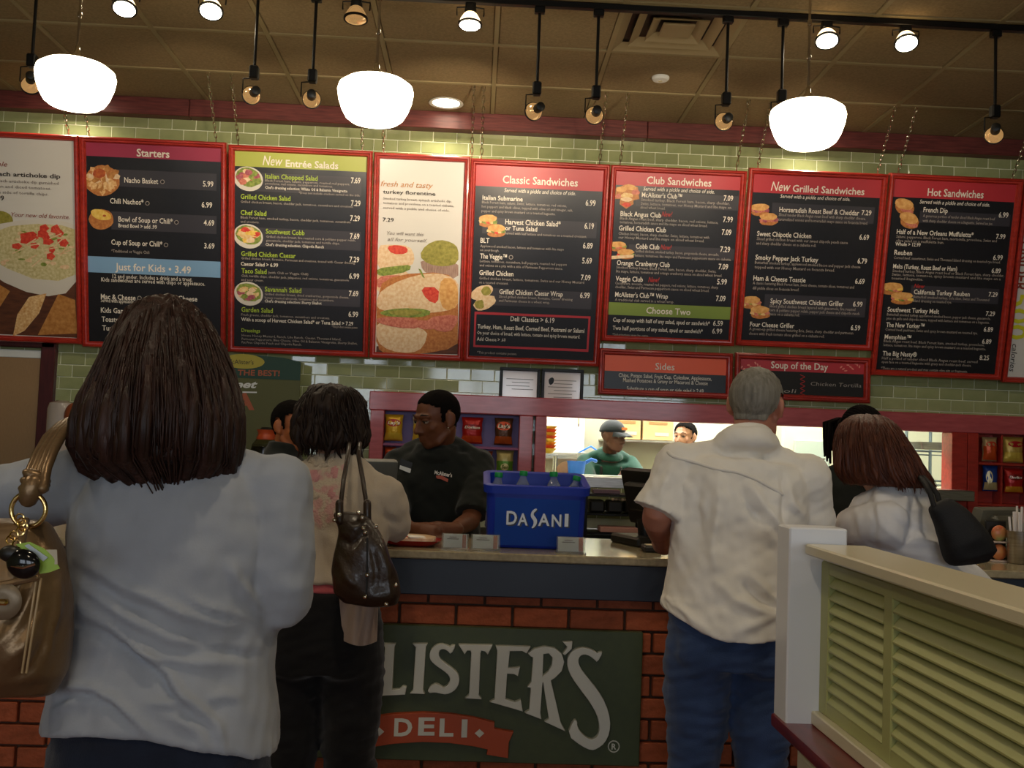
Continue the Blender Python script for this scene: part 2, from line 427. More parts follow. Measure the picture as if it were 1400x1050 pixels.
# stiles and slats
sx = .862
ys = [PY]; 
pan = [(PY-.055, PY-.385), (PY-.43, PY-1.0), (PY-1.05, PY-1.62), (PY-1.67, PY-2.3)]
edges = [PY] + [v for a, b in pan for v in (a, b)] + [PY-2.4]
for i in range(0, len(edges), 2):
    a, b = edges[i], edges[i+1]
    MB().rbox((sx+.012, (a+b)/2, 1.012), (.032, a-b, .362), .003).build('stile', m_sage, t)
MB().rbox((sx+.012, PY/2-.2, 1.18), (.031, PY+.39, .032), .003).build('top_frame', m_sage, t)
MB().rbox((sx+.012, PY/2-.2, .848), (.031, PY+.39, .034), .003).build('bottom_frame', m_sage, t)
MB().box((sx+.04, .0, .832), (sx+.046, PY-.01, 1.195)).build('backing', m_sage, t)
for a, b in pan:
    for k in range(10):
        z = .877+.0305*k
        MB().rbox((sx+.008, (a+b)/2, z), (.007, a-b-.002, .036), .0025, (0, math.radians(40), 0)).build('slat', m_sage, t)
# ------------------------------------------------------------------ lamps
m_opal = M('lit_opal_glass', '#fff8e8', .3, emit=('#fff0cf', 9))
m_bulb = M('lit_bulb_face', '#fff8e8', .3, emit=('#ffefcf', 40))
m_refl = M('lamp_reflector_glass', '#d9b98a', .15, .9, emit=('#ffc37a', .25))
def pendant(label, px, py):
    c = pt(px, py, 4.0); x, y, z = c
    t = thing('pendant_lamp', label, 'lamp', (x, y, z-.11), 'opal glass pendant lamps over the counter')
    R_ = .158
    prof = [(.02, .108), (.075, .106), (.125, .095), (.152, .072), (.158, .045), (.152, .0), (.137, -.05), (.12, -.085), (.10, -.103), (.06, -.112), (.01, -.115)]
    MB().lathe([(r*.95, z*.80) for r, z in prof], c, 36).build('shade', m_opal, t, 60)
    MB().lathe([(.028, .083), (.034, .09), (.03, .11), (.012, .13), (.008, .155)], c, 20).build('cap', m_chrome, t)
    MB().tube([(x, y, z+.15), (x, y, ZC-.02)], .0055, 10).build('rod', m_chrome, t)
    for zz in (.28, .42): MB().lathe([(.008, zz-.012), (.0095, zz), (.008, zz+.012)], c, 12).build('rod_joint', m_chrome, t)
    MB().lathe([(.06, ZC-.03-z), (.065, ZC-.012-z), (.062, ZC-z)], c, 24).build('canopy', m_chrome, t)
    l = bpy.data.lights.new('pendant_glow', 'POINT'); l.energy = 3; l.color = (1, .82, .55); l.shadow_soft_size = .1
    return t
pendant('opal glass pendant lamp hanging above the woman in the grey top, leftmost', 103, 116)
pendant('opal glass pendant lamp hanging in front of the salad menu, middle one', 513, 138)
pendant('opal glass pendant lamp hanging in front of the grilled sandwich menu, rightmost', 1104, 171)

YT = 4.75
t = thing('lighting_track', 'long black lighting track fixed under the ceiling panels', 'lighting track', (0, YT, ZC-.03))
MB().rbox((.2, YT, ZC-.019), (7.2, .036, .028), .003).build('rail', m_black, t)
MB().rbox((-3.42, YT, ZC-.02), (.1, .05, .034), .004).build('end_cap', m_black, t)
def track_head(label, px, py, aim, stem=True, lit=False, power=23, ang=70):
    g = 1.0 if stem else 1.28
    GS = lambda pr: [(r*g, z*g) for r, z in pr]
    c = pt(px, py, YT); x, z = c[0], c[2]
    t = thing('track_spotlight', label, 'spotlight', (x, YT, z-.06), 'black track spotlights')
    zt_ = z+.075 if stem else ZC-.07
    MB().rbox((x, YT, ZC-.049), (.05, .034, .032), .004).build('track_adapter', m_black, t)
    if stem:
        MB().tube([(x, YT, ZC-.05), (x, YT, zt_+.05)], .0075, 10).build('stem', m_black, t)
        MB().rbox((x, YT, zt_+.025), (.042, .042, .062), .006).build('swivel_block', m_black, t)
    pc = np.array([x, YT, z]); d = np.array(aim, float)-pc; d /= np.linalg.norm(d)
    a, b, _ = frame(d)
    # yoke from block to both sides of the lamp
    y0 = zt_ if stem else ZC-.05
    yk = MB(); w = .05*g
    yk.tube([(x-.002, YT, y0), (x-w, YT, y0-.006), (x-w, YT, z+.01), pc-d*.0+np.array([-w, 0, 0])*.98], .0035, 6)
    if not stem: yk.tube([(x+.002, YT, y0), (x+w, YT, y0-.006), (x+w, YT, z+.01), pc+np.array([w, 0, 0])*.98], .0035, 6)
    yk.build('yoke', m_black, t)
    MB().lathe(GS([(.012, -.062 if stem else -.04), (.021, -.058 if stem else -.036), (.022, -.015), (.019, -.006)]), pc, 18, d).build('socket', m_blackplastic, t)
    MB().lathe(GS([(.018, -.012), (.026, -.004), (.036, .014), (.0415, .030), (.042, .034)]), pc, 24, d, cap=False).build('bulb', m_refl if not lit else M('lit_bulb_side', '#fff0d8', .2, emit=('#ffd9a0', 3)), t, 60)
    MB().lathe(GS([(.0425, .030), (.045, .031), (.045, .038), (.0425, .038)]), pc, 24, d).build('gimbal_ring', m_black, t)
    MB().lathe(GS([(.0425, .034), (.036, .040), (.02, .045), (.004, .047)]), pc, 24, d).build('bulb_face', m_bulb if lit or power else m_refl, t, 60)
    if power:
        s = spot('spot_beam', pc+d*.075, aim, power, (1, .80, .55), ang, .7, .03); s.parent = t; s.location = tuple(pc+d*.075-worigin(t))
    return t
bt = lambda px, py: tuple(pt(px, py, 6.3))
track_head('black stem spotlight half hidden behind the leftmost pendant', 42, 112, bt(40, 330), power=10)
track_head('black stem spotlight above the starters menu', 346, 128, bt(250, 230))
track_head('black stem spotlight above the salad menu', 426, 133, bt(430, 240))
track_head('left one of the two stem spotlights above the classic sandwiches menu', 733, 150, bt(590, 250), power=58)
track_head('right one of the two stem spotlights above the classic sandwiches menu', 814, 155, bt(760, 260))
track_head('black stem spotlight above the club sandwiches menu', 992, 164, bt(900, 250))
track_head('black stem spotlight hidden at its foot by the rightmost pendant', 1068, 160, bt(1100, 280))
track_head('rightmost black stem spotlight, above the hot sandwiches menu', 1360, 181, bt(1320, 350), power=9)
for lab, px, py, aim, on in (('lit short spotlight at the top left corner, above the leftmost pendant', 172, 2, (-1.6, 3.6, .6), True),
                             ('lit short spotlight right beside the one in the top left corner', 290, 6, (-1.2, 3.4, .6), True),
                             ('short spotlight that is switched off, above the middle pendant', 487, 14, (-.6, 4.4, .5), False),
                             ('lit short spotlight pointing straight down, right of the middle pendant', 643, 22, (-.1, 4.4, .5), True),
                             ('lit short spotlight right beside the rod of the rightmost pendant', 1130, 46, (1.45, 3.6, .6), True),
                             ('lit short spotlight second right of the rightmost pendant rod', 1238, 50, (1.8, 3.4, .6), True)):
    track_head(lab, px, py, aim, stem=False, lit=on, power=5 if on else 0, ang=80)

# recessed lamp, detector, air diffuser
def downlight(label, c, on=14):
    t = thing('recessed_downlight', label, 'light', (c[0], c[1], ZC-.012), 'recessed ceiling downlights')
    MB().lathe([(.085, 0), (.105, -.004), (.108, -.010), (.10, -.012), (.085, -.008)], (c[0], c[1], ZC+.002), 32, cap=False).build('ring', m_white, t)
    MB().lathe([(.085, -.006), (.04, -.008), (.003, -.009)], (c[0], c[1], ZC+.002), 28).build('lens', M('downlight_lens', '#ffffff', .4, emit=('#fff3d6', 16)), t)
    s = spot('downlight_beam', (c[0], c[1], ZC-.03), (c[0], c[1]+.01, 0), on, (1, .83, .58), 140, .5, .07); s.parent = t; s.location = (0, 0, -.02)
    return t
downlight('lit round downlight in the ceiling right of the middle pendant', ptz(610, 140, ZC), 14)
for i, (x, y) in enumerate(((-2.6, 6.28), (2.05, 6.28), (-2.7, 2.0), (-.3, 1.2), (2.1, 2.0), (-2.7, -1.6), (-.3, -1.6), (2.1, -1.6))):  # unseen downlights, added to light the room warmly
    downlight(('unseen round downlight above the tiles behind the leftmost pendant', 'unseen round downlight above the tiles behind the rightmost pendant', 'unseen added ceiling downlight near the left wall, in front of the counter', 'unseen added ceiling downlight over the middle of the dining room', 'unseen added ceiling downlight near the right wall, in front of the counter', 'unseen added ceiling downlight near the window wall, left', 'unseen added ceiling downlight near the window wall, middle', 'unseen added ceiling downlight near the window wall, right')[i], (x, y), 14 if i < 2 else 30)
c = ptz(903, 106, ZC)
t = thing('smoke_detector', 'small round white detector on the ceiling panel', 'detector', (c[0], c[1], ZC-.02))
MB().lathe([(.05, 0), (.05, -.010), (.042, -.02), (.01, -.024)], (c[0], c[1], ZC+.003), 28).build('body', m_white, t)
MB().lathe([(.012, -.022), (.012, -.027), (.003, -.028)], (c[0], c[1], ZC+.003), 16).build('sensor_dome', m_cream, t)
vx, vy = VENT
t = thing('air_diffuser', 'square beige ceiling air diffuser with nested louvres', 'air vent', (vx, vy, ZC-.02))
m_vent = M('vent_beige', '#8f7c5a', .5)
for k, s_ in enumerate((.29, .215, .14)):
    q = MB(); h = .0; w2 = s_-.045
    ring = lambda s, z: [(vx-s, vy-s, z), (vx+s, vy-s, z), (vx+s, vy+s, z), (vx-s, vy+s, z)]
    q.ringloft([ring(s_, ZC+.004), ring(s_, ZC-.004), ring(w2, ZC+.03), ring(w2-.004, ZC+.03), ring(s_-.012, ZC+.006)], cap=False)
    q.build('louvre', m_vent, t)
MB().rbox((vx, vy, ZC+.004), (.16, .16, .012), .003).build('centre_plate', m_vent, t)
MB().box((vx-.3, vy-.3, ZC+.035), (vx+.3, vy+.3, ZC+.05)).build('plenum', m_black, t)

# ------------------------------------------------------------------ menu boards
m_panel = M('menu_panel_black', '#1b1b22', .32, var=('#17171d', 30, (1, 1, 1)))
m_chalk = M('chalkboard', '#191614', .6)
m_hl = M('menu_row_grey', '#34323a', .4)
m_txt = M('menu_print_white', '#e9e2d6', .5)
m_fine = M('menu_print_grey', '#a79d95', .5)
m_green = M('menu_print_green', '#a9c23c', .5)
m_redp = M('menu_print_red', '#b02a26', .5)
BTILT = math.radians(11.8); BY, BZ = 6.485, 1.973            # foot of the tilted plane the boards hang in
class Board:
    def __init__(s, label, inner, flat=False, yflat=6.47, fw=.0355, ext=None, name='menu_board', cat='menu board'):
        s.flat = flat; s.tilt = 0 if flat else BTILT
        s.n = np.array([0, math.cos(s.tilt), math.sin(s.tilt)]); s.up = np.array([0, -math.sin(s.tilt), math.cos(s.tilt)])
        s.o = np.array([0, yflat if flat else BY-.012, BZ])
        uv = np.array([s.uv(*p) for p in inner]); tl, tr, br, bl = uv
        s.u0, s.u1 = (tl[0]+bl[0])/2, (tr[0]+br[0])/2; s.v1, s.v0 = (tl[1]+tr[1])/2, (bl[1]+br[1])/2
        if ext: s.u0, s.u1 = ext[0] if ext[0] is not None else s.u0, ext[1] if ext[1] is not None else s.u1
        s.fw = fw; s.cu = (s.u0+s.u1)/2
        s.root = thing(name, label, cat, (0, 0, 0), 'framed menu boards'); s.mb = {}
        s.base = s.v0-fw; s.pic = None; s.cnt = 0; s.objs = []
        # frame swept round the panel
        prof = [(0, .012), (0, -.022), (.008, -.032), (.018, -.034), (.024, -.024), (.034, -.022), (.043, -.008), (.043, .012)]
        q = MB(); rings = []
        for d, y in prof:
            k = d*fw/.043
            a0, a1, b0, b1 = s.u0-fw+k-s.cu, s.u1+fw-k-s.cu, 0+k, s.v1+fw-k-s.base
            rings.append([(a0, y, b0), (a1, y, b0), (a1, y, b1), (a0, y, b1)])
        q.ringloft(rings, cap=False, closed=True); q.build('frame', m_redwood, s.root, 25)
    def fin(s):
        for (nm, mat, _), q in s.mb.items(): q.build(nm, mat, s.root, None, fix=False)
        s.newpic()
        s.root.location = tuple(s.o + np.array([s.cu, 0, 0]) + s.up*s.base); s.root.rotation_euler = (s.tilt, 0, 0)
    def uv(s, px, py):
        r = ray(px, py); k = ((s.o-CAM)@s.n)/(r@s.n); p = CAM+r*k
        return p[0], (p-s.o)@s.up
    def m(s, nm, mat): s.cnt += 1; return s.mb.setdefault((nm, mat, s.cnt), MB())     # every line of print is a part
    def newpic(s):                                      # close the printed picture in work, a mesh with several inks
        if s.pic:
            q, idx, mats = s.pic; me = q.mesh('food_picture', None, None, False)
            for m_ in mats: me.materials.append(m_)
            me.polygons.foreach_set('material_index', idx); mkobj('food_picture', me, None, s.root)
        s.pic = None
    def P(s, u, v, y): return (u-s.cu, y, v-s.base)
    def rect(s, nm, mat, u0, v0, u1, v1, y=-.001):
        s.m(nm, mat).add([s.P(u0, v0, y), s.P(u1, v0, y), s.P(u1, v1, y), s.P(u0, v1, y)], [(0, 1, 2, 3)])
    def poly(s, nm, mat, pts, y=-.002):                 # polygon given in photo pixels
        V = [s.P(*s.uv(*p), y) for p in pts]; V = V + [tuple(np.mean(np.array(V), 0))]; n = len(pts)
        Fc = [((j+1) % n, j, n) for j in range(n)]
        if nm == 'food_picture':
            if not s.pic: s.pic = (MB(), [], [])
            q, idx, mats = s.pic
            if mat not in mats: mats.append(mat)
            q.add(V, Fc); idx += [mats.index(mat)]*n
        else: s.m(nm, mat).add(V, Fc)
    def text(s, nm, mat, txt, x, y, x2, h, bold=.012, shear=0, d=-.0045, res=2, slope=.046):
        u, v = s.uv(x, y); u2, _ = s.uv(x2, y+slope*(x2-x)); hm = h*6.35/1400
        V, F = text2d(txt, bold, shear, res)
        if not len(V): return
        sx = (u2-u)/(V[:, 0].max()-V[:, 0].min()); sz = hm/CAPH; x0 = V[:, 0].min()
        s.m(nm, mat).add([s.P(u+(a-x0)*sx, v+b*sz, d) for a, b in V], F)
    def panel(s, mat): MB().box((s.u0-.003-s.cu, 0, s.v0-.003-s.base), (s.u1+.003-s.cu, .008, s.v1+.003-s.base)).build('panel', mat, s.root, None)
    def band(s, mat, ytop, ybot, x, nm='heading_band', y=-.001):       # band between two pixel rows measured at column x (None = panel edge)
        v1 = s.v1 if ytop is None else s.uv(x, ytop)[1]; s.rect(nm, mat, s.u0, s.uv(x, ybot)[1], s.u1, v1, y)
    def chains(s, px):
        for x in px:
            u = x; z0 = s.v1+s.fw-s.base; p0 = np.array(s.P(u, s.v1+s.fw, -.005)); up = s.up
            w0 = s.o + np.array([u, 0, 0]) + s.up*(s.v1+s.fw)
            w1 = np.array([u, 5.95, ZC]); n = 14
            q = MB()
            for k in range(n):
                a, b = k/n, (k+1)/n
                A, B = w0+(w1-w0)*(a-.012), w0+(w1-w0)*(b+.012); d = B-A; L = np.linalg.norm(d); d /= L
                e = np.array([1., 0, 0]) if k % 2 else np.cross(d, [1., 0, 0])
                r_ = .008; ring = []
                for j in range(10):
                    th = 2*PI*j/10; cy = math.copysign(1, math.sin(th))*(L/2-r_) if abs(math.sin(th)) > .01 else 0
                    ring.append((A+B)/2 + e*r_*math.cos(th) + d*(cy+r_*math.sin(th)))
                q.tube(ring, .0019, 4, closed=True)
            # into board-local coordinates
            loc = s.o + np.array([s.cu, 0, 0]) + s.up*s.base
            q.v = [((np.array(p)-loc)[0], (np.array(p)-loc)@s.n, (np.array(p)-loc)@s.up) for p in q.v]
            q.build('chain', m_chrome, s.root, 60)
def crop(ox, oy, sc): return lambda x, y: (ox+x/sc, oy+y/sc)
def T(b, C, sc, nm, mat, rows, **kw):
    for r in rows:
        txt, x, y, x2, h = r[:5]; a = C(x, y); c = C(x2, y); b.text(nm, mat, txt, a[0], a[1], c[0], h/sc, **kw)
def fine(b, C, sc, rows, h=22, mat=None, **kw): T(b, C, sc, 'description', mat or m_fine, [(t_, x, y, x2, h) for t_, x, y, x2 in rows], bold=.006, res=1, **kw)
def hl(b, x0, y0, x1, y1): # grey row band in pixels
    u0, v1 = b.uv(x0, y0); u1, v0 = b.uv(x1, y1); b.rect('row_band', m_hl, u0, v0, u1, v1, -.0012)
def blob(cx, cy, rx, ry, n=22, jit=0, seed=1, rot=0):
    r = random.Random(seed); out = []
    for k in range(n):
        a = 2*PI*k/n; q = 1+jit*(r.random()-.5); x, y = rx*q*math.cos(a), ry*q*math.sin(a)
        out.append((cx+x*math.cos(rot)-y*math.sin(rot), cy+x*math.sin(rot)+y*math.cos(rot)))
    return out
FOOD = dict(bun=M('print_bun', '#c98a45', .45, var=('#e6b670', 40, (1, 1, 1))), crust=M('print_crust', '#a85f2c', .45, var=('#c98848', 60, (1, 1, 1))), meat=M('print_meat', '#b5584a', .45, var=('#d98a72', 70, (1, 1, 1))),
            leaf=M('print_leaf', '#5f7428', .45, var=('#9aa84a', 60, (1, 1, 1))), china=M('print_china', '#d5d0c6', .4), tom=M('print_tomato', '#c2241c', .45, var=('#e0563c', 60, (1, 1, 1))),
            chick=M('print_chicken', '#d6a55c', .45, var=('#e8d09a', 60, (1, 1, 1))), onion=M('print_radish', '#8e2f48', .45, var=('#b96a72', 60, (1, 1, 1))), nacho=M('print_nacho', '#cf9350', .45, var=('#f0cf98', 70, (1, 1, 1))),
            chili=M('print_chili', '#9c3d1c', .45, var=('#c4672c', 60, (1, 1, 1))), bread=M('print_pale_bread', '#d9b184', .45, var=('#ecd6b4', 50, (1, 1, 1))), cream=M('print_dip', '#b7ab72', .45, var=('#dcd2a6', 60, (1, 1, 1))),
            wood=M('print_dark_wood', '#4a2a1c', .45, var=('#6b3d26', 12, (1, 1, 4))), chip=M('print_chip', '#a5692c', .45, var=('#c88f4e', 40, (1, 1, 1))), pickle=M('print_pickle', '#7d7a2c', .45, var=('#a9a04a', 50, (1, 1, 1))),
            steelp=M('print_steel_cup', '#8e6f62', .4, var=('#b79a8c', 20, (8, 1, 1))), yel=M('print_corn', '#e0b13c', .45, var=('#f0d070', 60, (1, 1, 1))))
def bowl(b, cx, cy, w, h, mix, seed=1):
    b.newpic()
    b.poly('food_picture', FOOD['china'], blob(cx, cy, w/2, h/2, 26, 0, 1, .3), -.002)
    b.poly('food_picture', FOOD['leaf'], blob(cx+.5, cy-h*.06, w*.44, h*.38, 22, .1, seed, .3), -.0026)
    r = random.Random(seed)
    for k in range(22):
        a = r.random()*6.28; q = r.random()**.5
        b.poly('food_picture', FOOD[mix[k % len(mix)]], blob(cx+w*.3*q*math.cos(a), cy-h*.06+h*.24*q*math.sin(a), w*.13, h*.11, 9, .5, seed*7+k), -.003-.00006*k)
def sandwich(b, cx, cy, w, h, seed=1, top='bun', fill=('meat', 'leaf', 'tom'), n=2):
    r = random.Random(seed); b.newpic()
    for i in range(n):
        ox = cx+(i-.5*(n-1))*w*.34; oy = cy+(i-.5*(n-1))*h*.42; hw, hh = w*.36, h*.27; y = -.002-.0012*i
        b.poly('food_picture', FOOD['crust'], blob(ox, oy+hh*.5, hw, hh*.55, 16, .12, seed+i), y)
        for k in range(5): b.poly('food_picture', FOOD[fill[k % len(fill)]], blob(ox+(k-2)*hw*.38, oy+hh*.12+r.uniform(-.1, .2)*hh, hw*.3, hh*.32, 9, .5, seed*3+k+i), y-.0002-.00005*k)
        b.poly('food_picture', FOOD[top], blob(ox, oy-hh*.38, hw, hh*.6, 18, .12, seed+9+i), y-.0006)
SV = 'Served with a pickle and choice of side.'
def header(b, mat, ybot, x): b.band(mat, None, ybot, x)
hm_red = M('menu_band_red', '#b5303a', .4); hm_rose = M('menu_band_rose', '#9c2c4a', .4); hm_green = M('menu_band_lime', '#a8b04a', .4)
hm_blue = M('menu_band_blue', '#7fa8cf', .4); hm_green2 = M('menu_band_green', '#7e9440', .4); hm_or = M('menu_band_orange', '#f0603a', .4)
m_poster = M('poster_white', '#d7d5d0', .3, spec=.5); m_ink = M('poster_ink', '#2c2624', .6); m_ink2 = M('poster_grey_ink', '#7a716c', .6); m_ink3 = M('poster_brown_ink', '#8a3a2a', .6)

# --- left poster: artichoke dip
b = Board('leftmost poster with a bowl of spinach artichoke dip, cut by the picture edge', [(-52, 186), (100, 193), (107, 463), (-38, 456)], name='food_poster', cat='poster')
b.panel(m_poster); C = crop(0, 200, 8.075); s = 8.075
T(b, C, s, 'poster_lettering', m_ink, [('hot spinach artichoke dip', -330, 310, 670, 44)], bold=.02, slope=.06)
T(b, C, s, 'poster_script', m_ink3, [('irresistible', -330, 205, 85, 50)], shear=.3, bold=0)
fine(b, C, s, [('A creamy spinach artichoke dip garnished', -330, 380, 650), ('with Parmesan and diced tomatoes.', -330, 440, 570), ('Served with a side of tortilla chips.', -330, 505, 540)], 30, m_ink2, slope=.06)
T(b, C, s, 'poster_lettering', m_ink, [('6.99', -90, 590, 50, 48)], bold=.02)
T(b, C, s, 'poster_script', m_ink3, [('Your new old favorite.', 130, 775, 770, 46)], shear=.3, bold=0, slope=-.05)
pw = [(-52+15, 405), (106, 412), (107.5, 463), (-38, 456)]
b.poly('food_picture', FOOD['wood'], [(-36, 372), (104.5, 374), (106.5, 462), (-37, 455)], -.001)
b.poly('food_picture', FOOD['pickle'], blob(-2, 302, 20, 14, 20), -.0015)
b.poly('food_picture', FOOD['china'], [(-35, 352), (-20, 318), (0, 306), (30, 301), (60, 300), (90, 303), (103.5, 308), (105, 384), (90, 401), (66, 405), (36, 399), (6, 386), (-18, 370)], -.002)
b.poly('food_picture', FOOD['cream'], [(-28, 340), (-10, 318), (15, 309), (50, 306), (85, 308), (103.5, 314), (104.5, 375), (80, 384), (45, 381), (10, 367), (-16, 352)], -.0026)
r_ = random.Random(3)
for k in range(26):
    q = blob(r_.uniform(0, 102), r_.uniform(316, 366), r_.uniform(3, 6), r_.uniform(1.2, 3), 7, .5, k); b.poly('food_picture', FOOD['leaf' if k % 3 == 0 else 'bread'], q, -.003-.00004*k)
for k in range(17):
    cx = r_.uniform(22, 92); cy = r_.uniform(312, 352); b.poly('food_picture', FOOD['tom'], blob(cx, cy, r_.uniform(5, 9), r_.uniform(4, 7), 5, .3, k+50), -.0045-.00004*k)
for k in range(16):
    cx, cy, a = r_.uniform(20, 95), r_.uniform(314, 362), r_.uniform(-1, 1); dx, dy = 9*math.cos(a), 9*math.sin(a)
    b.poly('food_picture', FOOD['bread'], [(cx-dx, cy-dy), (cx+dx, cy+dy), (cx+dx+1, cy+dy+1.2), (cx-dx+1, cy-dy+1.2)], -.0055)
b.poly('food_picture', FOOD['chip'], [(52, 458), (80, 402), (103, 410), (106, 456)], -.0032)
b.poly('food_picture', FOOD['nacho'], [(18, 460), (24, 430), (40, 406), (64, 401), (54, 428), (34, 452)], -.0036)
b.poly('food_picture', FOOD['chip'], [(-36, 410), (-8, 384), (14, 398), (0, 420), (-36, 440)], -.0034)
b.chains([b.u1-.03]); b.fin()

# --- starters
b = Board('starters menu board with a blue just-for-kids band, above the woman in grey', [(115.7, 194), (300, 203), (304, 474), (124, 466)])
b.panel(m_panel); C = crop(0, 180, 3.5); s = 3.5
header(b, hm_rose, 180+130/3.5, 210)
T(b, C, s, 'heading_lettering', m_txt, [('Starters', 655, 118, 812, 34)], bold=.02)
hl(b, 152, 231, 296, 261); hl(b, 152, 289, 296, 320)
T(b, C, s, 'item_name', m_txt, [('Nacho Basket', 596, 243, 758, 24), ('Chili Nachos*', 528, 343, 688, 24), ('Bowl of Soup or Chili*', 568, 430, 828, 24), ('Cup of Soup or Chili*', 534, 540, 778, 24), ('Mac & Cheese', 484, 800, 650, 24), ('Grilled Cheese', 760, 805, 945, 24),
   ('Kids Garden Salad', 484, 865, 700, 24), ('Toasted Sandwich', 488, 908, 700, 24), ('Turkey or Ham', 490, 950, 690, 24)])
T(b, C, s, 'price', m_txt, [('5.99', 972, 262, 1022, 25), ('6.99', 966, 362, 1016, 25), ('4.69', 976, 448, 1026, 25), ('3.69', 978, 558, 1027, 25)])
T(b, C, s, 'item_name', m_txt, [('Bread Bowl > add .99', 568, 457, 752, 17)])
fine(b, C, s, [('*Traditional or Veggie Chili', 534, 577, 716)], 14)
b.band(hm_blue, 180+595/3.5, 180+672/3.5, 121, 'kids_band')
T(b, C, s, 'heading_lettering', m_txt, [('Just for Kids', 553, 662, 792, 33), ('\u2022 3.49', 808, 674, 915, 33)], bold=.015)
fine(b, C, s, [('12 and under. Includes a drink and a treat.', 540, 700, 922), ('Kids sandwiches are served with chips or applesauce.', 486, 716, 982), ('Served with applesauce or chips', 484, 815, 700)], 19, m_txt)
for (x, y) in ((778, 240), (706, 343), (845, 434), (795, 542), (668, 796)):
    p = C(x, y); b.poly('symbol', m_fine, blob(p[0], p[1], 3, 3, 12), -.003); b.poly('symbol', m_panel, blob(p[0], p[1], 2.2, 2.2, 12), -.0034)
cx, cy = 141, 244
b.poly('food_picture', FOOD['crust'], blob(cx-1, cy+3, 24, 21, 24, .05), -.002)
for k in range(34):
    a, q = r_.random()*6.28, r_.random()**.5; b.poly('food_picture', FOOD[('nacho', 'chip', 'bread', 'nacho')[k % 4]], blob(cx+21*q*math.cos(a), cy+18*q*math.sin(a), 6, 4, 5, .6, k, a), -.0024-.00004*k)
b.poly('food_picture', FOOD['chili'], blob(cx-5, cy-7, 9, 6.5, 16, .1), -.0045)
b.newpic(); b.poly('food_picture', FOOD['crust'], blob(138.5, 300, 17, 14, 20, .05), -.002); b.poly('food_picture', FOOD['yel'], blob(138, 293.5, 14, 7, 16, .1, 2, .3), -.0028); b.poly('food_picture', FOOD['chili'], blob(143, 295, 2.5, 1.6, 8), -.0034)
b.chains([b.u0+.02, b.u1-.03]); b.fin()

# --- entree salads
b = Board('entree salads menu board with lime heading and three salad bowls', [(319.7, 204.8), (501, 216), (496.5, 480.7), (321.8, 473)])
b.panel(m_panel); C = crop(310, 190, 7); D = crop(310, 340, 7); s = 7
header(b, hm_green, 190+258/7, 321)
T(b, C, s, 'heading_script', m_txt, [('New', 345, 250, 535, 88)], shear=.25, bold=.004)
T(b, C, s, 'heading_lettering', m_txt, [('Entrée Salads', 565, 265, 1068, 62)], bold=.02)
hl(b, 330, 235, 494, 268); hl(b, 330, 310, 493, 343); hl(b, 330, 390, 492, 420)
T(b, C, s, 'item_name', m_green, [('Italian Chopped Salad', 370, 378, 870, 44), ('Grilled Chicken Salad', 135, 572, 610, 44), ('Chef Salad', 135, 725, 380, 44), ('Southwest Cobb', 375, 905, 745, 44)])
T(b, D, s, 'item_name', m_green, [('Grilled Chicken Caesar', 140, 68, 660, 44), ('Taco Salad', 142, 232, 382, 44), ('Savannah Salad', 365, 408, 714, 44), ('Garden Salad', 142, 602, 442, 44), ('Dressings', 142, 795, 320, 34)])
T(b, C, s, 'price', m_txt, [('7.69', 1190, 422, 1280, 52), ('7.29', 1190, 640, 1280, 52), ('7.29', 1182, 783, 1274, 52), ('7.69', 1180, 955, 1270, 52)])
T(b, D, s, 'price', m_txt, [('7.29', 1176, 126, 1268, 50), ('6.99', 1172, 285, 1268, 50), ('7.69', 1170, 452, 1260, 50), ('6.99', 1166, 650, 1258, 50)])
T(b, D, s, 'item_name', m_txt, [('Caesar Salad > 6.99', 137, 160, 492, 34), ('With a scoop of Harvest Chicken Salad* or Tuna Salad > 7.29', 140, 690, 1210, 34)])
fine(b, C, s, [('Black Forest ham, salami, pepperoni, roasted red peppers,', 370, 407, 1180), ('provolone, red onions, cucumbers and tomatoes.', 370, 436, 1015), ('*Does not include crackers served on the side.', 690, 525, 1278), ('Grilled chicken breast, bacon, cheddar jack, tomatoes, cucumbers and croutons.', 135, 610, 1212), ('Black Forest ham, smoked turkey, bacon, cheddar jack, tomatoes, cucumbers', 135, 760, 1185), ('and croutons.', 135, 800, 312), ('Grilled chicken breast, fire roasted corn & poblano pepper relish,', 378, 944, 1235), ('guacamole, cheddar jack, tomatoes and tortilla chips.', 378, 980, 1082)])
T(b, C, s, 'description', m_txt, [("Chef's dressing selection: White Oil & Balsamic Vinaigrette", 368, 476, 1155, 26), ("Chef's dressing selection: Chipotle Ranch", 372, 1022, 930, 26)], bold=.01, res=1)
T(b, D, s, 'description', m_txt, [("Chef's dressing selection: Sherry Shallot", 364, 512, 908, 26)], bold=.01, res=1)
fine(b, D, s, [('Grilled chicken breast, Romaine, Parmesan and croutons, tossed with Caesar dressing.', 140, 100, 1232), ('(with Chili or Veggie Chili)', 398, 238, 782), ('Chili, tortilla chips, cheddar jack, jalapenos, red onions, tomatoes, guacamole', 140, 268, 1170), ('and sour cream.', 140, 306, 355), ('Grilled chicken breast, dried cranberries, gorgonzola cheese,', 365, 443, 1170), ('honey roasted almonds, tomatoes and cucumbers.', 365, 478, 1028), ('Fresh greens, cheddar jack, tomatoes, cucumbers and croutons.', 140, 640, 988), ('*This product contains pecans.', 1005, 755, 1255), ("House Honey Mustard, Ranch, Lite Ranch, Caesar, Thousand Island,", 145, 838, 1095), ('Parmesan Peppercorn, Bleu Cheese, Olive Oil & Balsamic Vinaigrette, Sherry Shallot,', 145, 872, 1250), ('Fat Free Chipotle Peach and Chipotle Ranch.', 145, 905, 718)])
